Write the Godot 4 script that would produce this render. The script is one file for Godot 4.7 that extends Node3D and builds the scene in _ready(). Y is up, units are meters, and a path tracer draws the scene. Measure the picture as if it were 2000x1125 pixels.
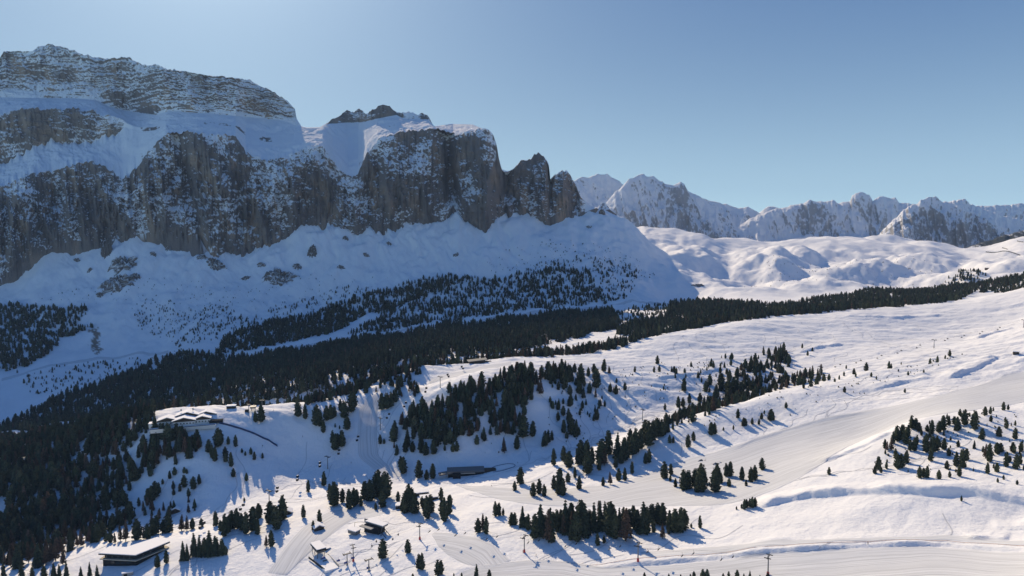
extends Node3D
# A ski area under a rock massif on a clear winter day. Units are metres, y is up, the valley
# runs along -z. "d" below is always the distance northwards (d = -z).

const EYE := 320.0

const GROUND_KNOTS := [
	0.5184, 5.9915, -122.6560, 0.4230, 6.0521, 80.5162, 0.3230, 6.1092, -77.0296, 0.2196, 6.1738, -178.7438,
	0.1114, 6.2246, 6.7018, 0, 6.2634, -42.7791, -0.1138, 6.3008, 2.0056, -0.2301, 6.3421, -98.5777,
	-0.3477, 6.3716, -111.0353, -0.4662, 6.3936, -148.6360, -0.5861, 6.4167, 77.0551, 0.5363, 6.1092, 16.3269,
	0.3828, 6.1738, 144.0234, 0.2774, 6.2246, 270.8694, 0.1420, 6.3099, -64.3055, 0, 6.3544, 87.3063,
	-0.1162, 6.3969, -5.4619, -0.2046, 6.4216, 101.2644, -0.2940, 6.4457, 51.9963, -0.3843, 6.4693, 173.1797,
	-0.4764, 6.4998, 512.3653, -0.5439, 6.5653, -199.7249, -0.6062, 6.5793, -323.1837, 0.5498, 6.2046, -523.3117,
	0.4448, 6.2442, -312.4059, 0.3388, 6.3008, -194.0209, 0.2577, 6.3544, -10.0318, 0.1737, 6.3969, 127.5994,
	0.0586, 6.4457, -24.7801, -0.0295, 6.4770, 57.6317, -0.1191, 6.5147, -61.6975, -0.2094, 6.5367, -33.3139,
	-0.2886, 6.5582, 227.4356, -0.3953, 6.6107, -1009.3991, -0.4889, 6.6333, 61.4500, -0.6127, 6.6464, -114.7980,
	0.5558, 6.2538, 568.9498, 0.4504, 6.3008, 485.3666, 0.3720, 6.3630, 57.1807, 0.2915, 6.4378, -30.4917,
	0.2358, 6.4846, -167.9757, 0.1193, 6.5367, 204.1606, 0.0301, 6.5723, -123.0272, -0.0302, 6.5999, 166.1715,
	-0.1220, 6.6399, 357.5170, -0.2141, 6.6529, 693.2532, -0.2697, 6.6619, -37.2995, -0.3362, 6.6490, -808.1732,
	-0.3665, 6.6451, 887.9151, -0.4925, 6.6846, -540.0891, -0.6172, 6.6970, 732.0896, 0.5680, 6.3456, -340.7787,
	0.5147, 6.3716, -148.2632, 0.4334, 6.4135, -83.1865, 0.3261, 6.5221, 91.9308, 0.2402, 6.5793, 247.3393,
	0.1815, 6.6134, -339.1989, 0.1217, 6.6399, -4134.3715, 0.0612, 6.6657, -464.0637, 0.0308, 6.6970, -819.0903,
	0, 6.6995, 132.1970, -0.0616, 6.7044, -1638.3999, -0.1236, 6.7190, -808.6170, -0.1735, 6.7310, -862.9525,
	-0.2168, 6.7310, -819.9407, -0.2723, 6.7262, -1698.6463, -0.3083, 6.7069, -236.9826, -0.3501, 6.6871, 1180.2987,
	-0.4308, 6.6970, -373.0965, -0.5280, 6.7452, -846.6222, -0.6265, 6.7912, -249.4039, 0.5762, 6.4135, 223.3636,
	0.4955, 6.4615, -1421.6790, 0.4185, 6.5723, -876.7330, 0.3331, 6.6333, -92.7062, 0.2615, 6.6529, 311.3747,
	0.2136, 6.6695, -2129.2571, -0.2732, 6.7593, -376.8031, -0.3097, 6.7452, 753.3342, -0.3706, 6.7310, -1957.2823,
	-0.2175, 6.7627, 1009.2823, -0.1741, 6.7662, 373.0740, -0.0618, 6.7334, 2035.2636, 0.0488, 6.6529, 1367.1745,
	0.1218, 6.6529, 4243.3507, 0.1707, 6.6619, 821.5862, 0.2142, 6.6896, 1980.6401, 0.2581, 6.7190, 1082.7427,
	0.3084, 6.7476, 1367.2646, 0.3465, 6.7685, 992.4693, 0.4369, 6.8244, 620.8603, 0.5384, 6.9226, -14.9531,
	0.6313, 7.0475, 312.9474, 0.1493, 6.7742, 247.4203, 0.2069, 6.8298, -791.4943, 0.1565, 6.8189, 368.5786,
	0.1575, 6.8669, 1036.4992, 0.2210, 6.8824, -464.4048, 0.2220, 6.9177, 651.9333, 0.2855, 6.9177, 69.7636,
	0.2878, 6.9754, -44.2655, 0.3534, 7.0121, -111.7080, 0.3626, 7.0733, 248.1083, 0.4165, 6.9939, -99.9166,
	0.4517, 7.0475, 283.2347, 0.5565, 7.1624, -260.8204, 0.5503, 7.0733, -231.8412, 0.6154, 6.7452, -294.0484,
	0.5967, 6.5793, -272.9591, 0.5455, 6.6593, 150.8467, 0.4829, 6.6333, 332.7184, 0.4937, 6.7569, 124.2763,
	0.6242, 6.8352, 130.4086, 0.6384, 6.9847, -134.2852, 0.3664, 6.6871, 619.8421, 0.3061, 6.6946, -1951.5732,
	0.4315, 6.7452, -939.1088, 0.5256, 6.4770, 1148.0592, 0.5858, 6.4922, -182.9714, 0.4583, 6.4998, 1198.8310,
	-0.1075, 6.9078, 2672.1026, -0.1070, 6.8669, -2493.8981, -0.0318, 6.9470, 540.0225, 0, 6.9660, 377.5935,
	0.1030, 7.0300, 160.4698, 0.1950, 7.1066, 914.5099, 0.2946, 7.1701, 687.5058, 0.3956, 7.2298, 96.8413,
	0.4640, 7.2793, 310.2894, 0.5323, 7.3132, 83.5313, 0.5998, 7.3330, 158.2554, 0.6677, 7.3588, 304.6588,
	0.1925, 7.0031, -480.1229, 0.2917, 7.0817, -451.5746, 0.3909, 7.1229, -483.4871, 0.4923, 7.1854, 22.1893,
	0.6602, 7.2442, -456.5757, -0.0631, 6.8926, -1211.7539, -0.0623, 6.8079, 2841.2077, -0.0620, 6.7662, 56.5220,
	0.0314, 6.8617, 2054.3734, 0.0312, 6.8024, 1268.0410, 0.0311, 6.7662, 4.9877, 0.0309, 6.7334, 244.7549,
	0.0951, 6.9226, -44.1564, 0.0942, 6.8459, -1555.7831, 0.0936, 6.7912, -752.1341, 0.0929, 6.7393, -1071.8714,
	-0.0125, 6.8298, -1196.0684, -0.0124, 6.7452, -1523.6559, 0, 6.9078, -1023.8121, -0.3896, 6.7452, 1002.1282,
	-0.4268, 6.7452, 1214.5608, -0.3541, 6.7754, 763.6780, -0.3248, 6.8079, 61.7985, -0.2753, 6.8189, -180.8251,
	-0.2745, 6.8002, 895.9141, -0.2383, 6.8352, -26.5378, -0.2186, 6.8079, 892.4782, -0.1885, 6.8512, 845.5352,
	-0.1762, 6.8617, -628.3760, -0.1750, 6.8112, -1110.7538, -0.1512, 6.8721, 1218.6400, -0.1373, 6.8024, -546.9566,
	-0.1366, 6.7593, 129.5984, -0.4361, 6.7912, 180.0658, -0.5012, 6.8134, 489.3532, -0.5678, 6.8459, 554.1372,
	-0.6354, 6.8773, -129.0594, -0.6548, 7.3132, -1822.5061, -0.5457, 7.2079, 7388.8278, -0.6116, 7.4085, 1438.7439,
	-0.6824, 7.4501, -1113.7139, -0.6842, 7.4955, -174.2788, -0.6442, 7.5229, 454.0178, -0.5499, 7.5704, -862.9898,
	-0.4601, 7.5653, -805.9056, -0.3411, 7.4955, -213.9779, -0.4027, 7.3132, 508.9808, -0.3981, 7.2079, 1580.1350,
	-0.2659, 7.2442, -760.8473, -0.2618, 7.1148, 1617.8302, -0.1332, 7.2793, -189.3506, -0.1315, 7.1701, 775.9141,
	-0.2459, 7.5229, 177.9410, -0.1162, 7.5496, 161.0607, 0, 7.5909, 58.2606, 0.1374, 7.6256, -258.4111,
	0.1344, 7.3778, -204.6908, 0, 7.3132, 210.3807, 0, 7.1701, 212.4966, 0.1993, 7.2793, 338.6027,
	0.2037, 7.4955, 159.9944, 0.3037, 7.4384, 159.3869, 0.2997, 7.3132, 185.6657, 0.4091, 7.5496, -92.1967,
	0.4036, 7.4085, -326.6427, 0.5497, 7.6497, 356.1864, 0.5410, 7.4674, 145.4284, 0.6888, 7.6962, -558.5230,
	0.6788, 7.5229, -2092.0957, -0.6886, 7.6256, 404.4077, -0.6916, 7.7319, -1924.5775, -0.5519, 7.6732, 1200.5133,
	-0.5531, 7.7407, -3489.1549, -0.5046, 7.7956, 2872.5282, -0.6222, 7.7749, 2229.3344, -0.2763, 7.6962, -636.0817,
	-0.2767, 7.7622, -2350.0781, -0.2766, 7.8160, 3796.8043, -0.4012, 7.7749, -1054.2376, -0.4001, 7.6732, -190.8276,
	-0.3980, 7.5756, 1157.4248, -0.1382, 7.7187, 297.9530, -0.1384, 7.7832, -1621.2659, -0.1385, 7.8320, -95.6204,
	-0.0900, 7.8399, 1941.7735, -0.0346, 7.8200, -846.0121, -0.0346, 7.7407, -1151.9779, 0.0069, 7.8709, 2923.6914,
	0.0555, 7.8633, -3777.5208, 0.1041, 7.8936, -177.1222, 0.0692, 7.7832, 253.7359, 0.0690, 7.6962, 134.6323,
	0.1383, 7.7407, 1239.4851, 0.1388, 7.8438, -3854.7821, 0.1320, 7.9084, 10201.5995, 0.1495, 7.9065, 2684.6745,
	0.1642, 7.9010, 3816.6569, 0.1739, 7.8823, -1656.1945, 0.1820, 7.8438, 1372.0024, 0.1979, 7.8038, -860.4807,
	0.2321, 7.7407, -1967.5613, 0.1770, 8.1887, 5562.6074, 0.2294, 8.1167, -1251.6005, 0.2608, 8.0864, 4322.8077,
	0.2887, 8.0552, -538.5758, 0.2106, 7.9896, 1163.6821, 0.2447, 7.9084, -2263.3518, 0.2183, 8.0552, -1220.1079,
	0.2780, 7.8038, 801.0185, 0.3474, 8.1315, -2222.8241, 0.3152, 7.9374, 673.5189, 0.3769, 8.1605, -1317.9351,
	0.4218, 8.1887, 1031.8014, 0.4507, 8.2161, 2350.6567, 0.4834, 8.2428, -4385.3185, 0.5165, 8.2940, 5819.0012,
	0.5515, 8.2558, -3059.4437, 0.5788, 8.2161, 3580.4486, 0.6130, 8.1605, 1281.9770, 0.6525, 8.1017, -736.4437,
	0.3853, 7.9374, -421.6366, 0.3823, 7.8038, 72.8495, 0.4568, 8.0064, 859.7689, 0.4539, 7.8823, 486.2630,
	0.5282, 8.0392, -238.8431, 0.5244, 7.9010, -887.3194, 0.5954, 7.9374, 1191.9129, 0.6277, 7.8633, 425.6657,
	0.2751, 7.6497, 579.5506, 0.3445, 7.6732, 114.3809, 0.6471, 8.2161, -5368.0170, 0.7109, 8.2428, 3223.6246,
	0.6671, 7.9725, -1258.9269, 0.7045, 8.0392, 105.7713, 0.6954, 7.8240, -832.1916, -0.7547, 5.7991, -4.1866,
	-0.2830, 5.7991, -5.6692, 0.1887, 5.7991, 63.7012, 0.5660, 5.7991, -3.4093, -0.8750, 6.3969, 113.2843,
	-0.9091, 6.8024, -34.1916, 0.6774, 6.0403, 92.3117, 0.7778, 6.5511, -8.7418, 0.7692, 7.0031, 70.4011,
	0.7143, 7.5496, 1944.3444, 0.8571, 7.8633, 921.4700, 0.8947, 8.1887, -234.9873, -0.2727, 6.9177, -357.8878,
	-0.2500, 7.0211, -1361.2178, -0.4000, 6.9078, -504.1197, -0.3609, 7.0300, -311.8205, -0.4815, 7.0475, -444.6972,
	-0.1562, 6.9847, -175.4820, -0.1449, 7.0733, -1131.3555, -0.0606, 7.0211, -245.9359, 0.0699, 7.1148, -536.5984,
	0.1623, 7.2004, -646.3222, 0.2577, 7.2654, -490.2494, -0.5161, 7.2079, -7894.5857, 0.1206, 7.9896, -6463.4517,
	0.1292, 8.0229, 3609.6978, 0.0794, 7.9896, 1749.2592, 0.1639, 7.9551, -8910.7127, 0.1622, 8.1605, -4022.1798,
	0.2565, 6.7708, -323.2574, 0.3051, 6.8002, -851.6308, 0.3568, 6.8405, -515.7607, 0.2048, 6.7452, -512.2743,
	-0.7143, 7.8633, 736.4233, -0.5000, 7.9374, -596.3819, -0.2581, 7.9725, -664.0374, 0, 8.0064, -238.2672,
	-1.2381, 7.5496, -107.6623, -0.8333, 7.6962, 246.1161, -0.8333, 7.3778, 745.2062, -1.6667, 6.9078, 37.3642,
	-1.2000, 6.6846, -86.2472, 0.1556, 8.3664, -1593.5868, 0.2653, 8.4553, -554.2202, 0.4286, 8.4553, -1896.8264,
	0.6000, 8.4764, 711.0152, 0.5870, 8.3894, -1955.2199, 0.3736, 8.3779, 1734.8592, 0, 8.4118, 353.7780,
	-0.4255, 8.4118, -284.1313, -0.9459, 8.1605, -206.9409, 0.3611, 8.8537, 520.4647, -0.2083, 8.8537, 136.5382,
	0.1111, 8.8537, -143.1367, 0.6944, 8.8537, -176.1378, 0, 9.5468, -3.3069, 0.6338, 9.5468, -30.4989,
	-0.6338, 9.5468, 0.8980, -0.8333, 8.8537, 57.6640]
const GROUND_PLANE := [
	510.4071, 168.6840, -88.6167]
const WALL_FOOT := [
	-2102, 85, 2230, -2064, 94, 2235, -2026, 102, 2241, -1988, 110, 2246, -1950, 119, 2251, -1911, 127, 2256, -1872, 136, 2262, -1834, 145, 2267,
	-1810, 150, 2270, -1795, 154, 2273, -1759, 164, 2282, -1721, 174, 2290, -1713, 181, 2296, -1692, 200, 2311, -1682, 208, 2318, -1674, 216, 2323,
	-1662, 232, 2332, -1649, 248, 2340, -1646, 253, 2343, -1643, 257, 2347, -1639, 264, 2351, -1634, 265, 2357, -1633, 265, 2358, -1609, 272, 2384,
	-1608, 272, 2385, -1588, 279, 2388, -1572, 285, 2391, -1567, 287, 2392, -1555, 291, 2393, -1539, 297, 2396, -1534, 299, 2397, -1529, 301, 2398,
	-1526, 302, 2398, -1485, 295, 2405, -1480, 294, 2406, -1469, 292, 2408, -1448, 288, 2411, -1444, 288, 2411, -1436, 289, 2413, -1428, 291, 2414,
	-1426, 292, 2414, -1403, 297, 2418, -1398, 298, 2419, -1378, 302, 2422, -1376, 303, 2422, -1371, 305, 2423, -1364, 308, 2424, -1361, 310, 2425,
	-1349, 315, 2427, -1347, 316, 2427, -1335, 322, 2429, -1327, 325, 2430, -1319, 325, 2429, -1317, 325, 2428, -1287, 325, 2424, -1267, 325, 2421,
	-1260, 324, 2420, -1248, 324, 2418, -1222, 324, 2414, -1218, 324, 2414, -1209, 324, 2412, -1184, 314, 2408, -1170, 309, 2406, -1151, 302, 2403,
	-1131, 311, 2400, -1121, 316, 2398, -1102, 325, 2396, -1076, 282, 2391, -1074, 279, 2391, -1056, 249, 2388, -1037, 242, 2385, -1029, 238, 2387,
	-1022, 234, 2390, -1006, 227, 2394, -998, 227, 2396, -990, 228, 2398, -973, 228, 2403, -970, 228, 2404, -949, 229, 2410, -941, 230, 2412,
	-927, 239, 2416, -907, 252, 2421, -874, 275, 2430, -866, 281, 2433, -861, 284, 2436, -833, 305, 2447, -825, 311, 2451, -812, 321, 2456,
	-809, 324, 2458, -784, 333, 2468, -783, 333, 2468, -778, 335, 2471, -769, 338, 2474, -761, 341, 2477, -743, 348, 2485, -697, 336, 2486,
	-688, 334, 2486, -669, 329, 2487, -664, 327, 2487, -662, 326, 2487, -658, 325, 2487, -651, 322, 2488, -646, 320, 2488, -629, 314, 2488,
	-605, 305, 2489, -603, 304, 2489, -596, 301, 2489, -577, 311, 2490, -559, 320, 2490, -555, 320, 2491, -544, 322, 2492, -537, 323, 2494,
	-532, 323, 2494, -526, 324, 2495, -519, 325, 2497, -514, 326, 2498, -496, 328, 2500, -492, 329, 2501, -488, 329, 2502, -486, 329, 2502,
	-468, 331, 2505, -459, 332, 2506, -441, 334, 2510, -423, 336, 2512, -406, 338, 2515, -404, 338, 2516, -399, 338, 2516, -395, 339, 2517,
	-393, 339, 2517, -377, 344, 2520, -362, 348, 2523, -347, 352, 2526, -333, 355, 2529, -331, 356, 2529, -314, 360, 2532, -307, 362, 2534,
	-303, 363, 2534, -290, 367, 2537, -288, 367, 2537, -284, 368, 2538, -247, 377, 2545, -239, 395, 2563, -231, 413, 2582, -223, 432, 2600,
	-197, 388, 2556, -190, 377, 2545, -145, 352, 2520, -141, 350, 2518, -110, 333, 2500, -101, 328, 2494, -93, 324, 2490, -84, 327, 2501,
	-70, 333, 2518, -61, 336, 2529, -48, 341, 2544, -38, 345, 2555, -29, 349, 2566, -21, 362, 2574, 0, 400, 2598, 6, 410, 2605,
	10, 417, 2609, 20, 412, 2620, 31, 405, 2618, 49, 394, 2616, 51, 393, 2615, 59, 388, 2614, 72, 383, 2612, 88, 376, 2610,
	97, 372, 2609, 105, 369, 2607, 117, 365, 2606, 121, 367, 2605, 140, 382, 2602, 146, 386, 2601, 155, 393, 2600, 159, 396, 2602,
	175, 407, 2611, 186, 404, 2617, 196, 401, 2623, 206, 398, 2629, 227, 392, 2640, 237, 389, 2646, 247, 393, 2651, 268, 402, 2663,
	296, 414, 2678, 300, 416, 2680, 321, 424, 2690, 332, 428, 2695, 338, 424, 2698, 347, 418, 2702, 353, 419, 2705, 360, 420, 2708,
	372, 421, 2714, 385, 423, 2720, 387, 423, 2720, 406, 409, 2722, 427, 393, 2725]
const WALL_TOP := [
	-2187, 460, 2349, -2146, 462, 2353, -2106, 465, 2357, -2065, 468, 2361, -2024, 471, 2364, -1983, 474, 2368, -1942, 477, 2372, -1900, 480, 2376,
	-1876, 481, 2378, -1860, 482, 2381, -1820, 486, 2387, -1781, 489, 2393, -1772, 495, 2399, -1749, 511, 2413, -1739, 518, 2420, -1730, 524, 2425,
	-1716, 533, 2431, -1702, 542, 2438, -1698, 543, 2440, -1694, 543, 2442, -1689, 544, 2445, -1684, 545, 2451, -1683, 546, 2452, -1658, 551, 2478,
	-1657, 551, 2479, -1636, 558, 2482, -1619, 563, 2484, -1614, 565, 2485, -1602, 568, 2487, -1585, 574, 2489, -1580, 575, 2490, -1575, 577, 2491,
	-1571, 578, 2491, -1531, 589, 2502, -1527, 590, 2504, -1515, 585, 2505, -1492, 575, 2507, -1488, 573, 2507, -1479, 569, 2507, -1470, 565, 2506,
	-1468, 564, 2506, -1441, 545, 2504, -1436, 541, 2503, -1413, 525, 2501, -1411, 524, 2501, -1406, 529, 2502, -1399, 535, 2504, -1396, 538, 2505,
	-1384, 549, 2508, -1383, 551, 2509, -1371, 562, 2512, -1363, 575, 2516, -1356, 586, 2518, -1354, 588, 2518, -1328, 628, 2524, -1309, 646, 2526,
	-1302, 654, 2526, -1291, 665, 2527, -1267, 689, 2530, -1263, 690, 2529, -1253, 690, 2528, -1228, 692, 2527, -1214, 693, 2527, -1195, 695, 2526,
	-1174, 695, 2521, -1163, 694, 2518, -1142, 692, 2512, -1119, 691, 2518, -1118, 691, 2519, -1101, 691, 2524, -1082, 689, 2522, -1074, 689, 2525,
	-1066, 689, 2529, -1050, 688, 2535, -1041, 688, 2537, -1033, 687, 2539, -1016, 686, 2543, -1012, 680, 2542, -987, 643, 2538, -978, 629, 2537,
	-962, 622, 2536, -940, 610, 2535, -902, 592, 2534, -894, 594, 2536, -888, 596, 2538, -859, 605, 2546, -850, 607, 2549, -837, 612, 2553,
	-833, 613, 2554, -808, 628, 2566, -806, 629, 2566, -801, 632, 2569, -793, 637, 2573, -785, 643, 2577, -766, 654, 2586, -719, 658, 2591,
	-710, 659, 2592, -690, 628, 2586, -684, 618, 2584, -682, 615, 2583, -678, 609, 2582, -670, 597, 2580, -664, 591, 2579, -647, 574, 2577,
	-621, 549, 2573, -619, 547, 2573, -612, 539, 2572, -592, 544, 2571, -573, 548, 2571, -570, 559, 2574, -560, 590, 2583, -553, 611, 2590,
	-548, 627, 2594, -543, 634, 2597, -536, 644, 2601, -530, 652, 2603, -512, 677, 2612, -509, 683, 2614, -505, 684, 2615, -503, 685, 2615,
	-484, 691, 2619, -475, 694, 2622, -456, 701, 2626, -438, 708, 2630, -421, 714, 2634, -419, 714, 2634, -413, 715, 2635, -409, 715, 2636,
	-407, 716, 2636, -390, 718, 2638, -375, 719, 2640, -359, 721, 2643, -344, 723, 2645, -342, 723, 2645, -325, 725, 2648, -317, 726, 2649,
	-313, 727, 2649, -300, 728, 2652, -298, 728, 2652, -294, 727, 2652, -255, 720, 2655, -247, 720, 2669, -238, 720, 2682, -229, 720, 2696,
	-203, 710, 2661, -196, 710, 2652, -150, 716, 2635, -146, 716, 2633, -114, 722, 2622, -104, 723, 2618, -97, 721, 2614, -87, 720, 2624,
	-72, 705, 2636, -62, 672, 2637, -49, 608, 2635, -39, 570, 2634, -29, 566, 2643, -22, 563, 2648, 0, 574, 2664, 6, 577, 2669,
	10, 582, 2673, 20, 595, 2688, 32, 609, 2692, 50, 612, 2693, 52, 613, 2693, 60, 615, 2694, 74, 619, 2695, 90, 635, 2698,
	100, 637, 2698, 108, 639, 2699, 120, 631, 2696, 124, 629, 2694, 143, 593, 2678, 148, 535, 2661, 158, 543, 2660, 162, 547, 2662,
	179, 560, 2672, 189, 568, 2680, 200, 570, 2687, 210, 571, 2694, 231, 556, 2703, 241, 530, 2703, 251, 510, 2702, 272, 470, 2701,
	298, 445, 2706, 303, 443, 2707, 324, 433, 2712, 334, 431, 2715, 341, 429, 2719, 350, 446, 2729, 356, 448, 2732, 363, 450, 2736,
	376, 444, 2740, 388, 429, 2741, 390, 426, 2741, 409, 411, 2743, 430, 394, 2745]
const BLOCK_FOOT := [
	-2409, 551, 2595, -2364, 555, 2598, -2318, 559, 2601, -2272, 564, 2604, -2226, 568, 2607, -2180, 572, 2610, -2134, 576, 2613, -2087, 581, 2616,
	-2060, 583, 2618, -2042, 585, 2620, -1998, 590, 2626, -1953, 595, 2632, -1941, 600, 2635, -1909, 613, 2641, -1895, 619, 2643, -1883, 627, 2646,
	-1864, 638, 2647, -1845, 650, 2649, -1840, 653, 2651, -1836, 657, 2653, -1829, 660, 2656, -1823, 665, 2662, -1822, 665, 2663, -1792, 685, 2688,
	-1791, 686, 2689, -1766, 695, 2688, -1746, 690, 2688, -1740, 689, 2688, -1726, 686, 2687, -1707, 681, 2687, -1700, 681, 2687, -1694, 681, 2687,
	-1690, 681, 2686, -1643, 681, 2690, -1637, 681, 2691, -1625, 689, 2695, -1600, 703, 2696, -1596, 705, 2696, -1585, 710, 2696, -1575, 714, 2696,
	-1573, 714, 2696, -1547, 726, 2700, -1541, 729, 2701, -1519, 735, 2704, -1517, 735, 2704, -1510, 736, 2702, -1500, 736, 2699, -1495, 735, 2698,
	-1479, 734, 2693, -1476, 734, 2692, -1460, 728, 2687, -1447, 725, 2682, -1437, 723, 2677, -1434, 722, 2675, -1393, 720, 2655, -1368, 721, 2643,
	-1358, 722, 2639, -1344, 727, 2636, -1315, 742, 2630, -1311, 743, 2630, -1301, 745, 2630, -1275, 745, 2626, -1260, 745, 2625, -1240, 745, 2622,
	-1217, 744, 2615, -1206, 743, 2612, -1184, 740, 2606, -1160, 739, 2613, -1158, 739, 2613, -1141, 739, 2618, -1121, 737, 2617, -1113, 737, 2620,
	-1105, 737, 2623, -1088, 736, 2629, -1079, 736, 2632, -1070, 735, 2634, -1053, 734, 2638, -1050, 731, 2640, -1031, 712, 2655, -1024, 704, 2661,
	-1009, 700, 2664, -987, 693, 2668, -950, 681, 2674, -941, 682, 2675, -935, 683, 2676, -902, 686, 2678, -892, 686, 2678, -876, 686, 2677,
	-872, 686, 2677, -842, 689, 2676, -840, 690, 2676, -834, 690, 2676, -824, 691, 2676, -814, 693, 2676, -792, 697, 2676, -744, 700, 2681,
	-735, 703, 2684, -719, 691, 2699, -714, 688, 2703, -713, 686, 2705, -709, 683, 2707, -703, 677, 2712, -697, 674, 2714, -681, 666, 2721,
	-658, 653, 2732, -656, 652, 2733, -649, 649, 2736, -628, 651, 2733, -607, 654, 2730, -602, 660, 2728, -588, 677, 2721, -579, 688, 2717,
	-572, 697, 2714, -566, 702, 2714, -558, 708, 2713, -552, 713, 2713, -531, 729, 2711, -527, 732, 2711, -523, 733, 2711, -521, 734, 2712,
	-502, 739, 2715, -492, 742, 2716, -472, 748, 2719, -453, 753, 2722, -434, 750, 2717, -431, 750, 2716, -425, 748, 2714, -421, 748, 2715,
	-419, 748, 2715, -401, 749, 2716, -386, 750, 2718, -370, 752, 2719, -354, 753, 2720, -352, 753, 2721, -334, 754, 2722, -326, 755, 2723,
	-322, 752, 2720, -307, 742, 2711, -304, 741, 2710, -301, 741, 2711, -261, 739, 2720, -253, 740, 2735, -244, 742, 2750, -235, 742, 2762,
	-207, 734, 2724, -201, 733, 2714, -153, 732, 2681, -148, 731, 2678, -116, 726, 2649, -105, 724, 2633, -97, 721, 2629, -88, 721, 2639,
	-73, 705, 2651, -63, 672, 2652, -49, 608, 2650, -39, 569, 2649, -30, 566, 2658, -22, 563, 2663, 0, 573, 2679, 6, 576, 2684,
	10, 581, 2688, 20, 594, 2703, 32, 608, 2707, 50, 612, 2708, 52, 612, 2708, 60, 615, 2709, 74, 619, 2710, 91, 635, 2713,
	101, 637, 2713, 109, 639, 2714, 121, 631, 2711, 125, 628, 2709, 144, 593, 2693, 149, 534, 2676, 159, 543, 2675, 163, 546, 2677,
	180, 559, 2687, 190, 568, 2695, 201, 569, 2702, 211, 571, 2709, 232, 556, 2718, 243, 530, 2718, 253, 509, 2717, 273, 469, 2716,
	300, 443, 2721, 304, 441, 2722, 325, 432, 2727, 336, 429, 2730, 343, 428, 2734, 352, 444, 2744, 358, 447, 2747, 365, 449, 2751,
	378, 443, 2755, 391, 427, 2756, 393, 425, 2756, 412, 409, 2758, 433, 392, 2760]
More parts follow.
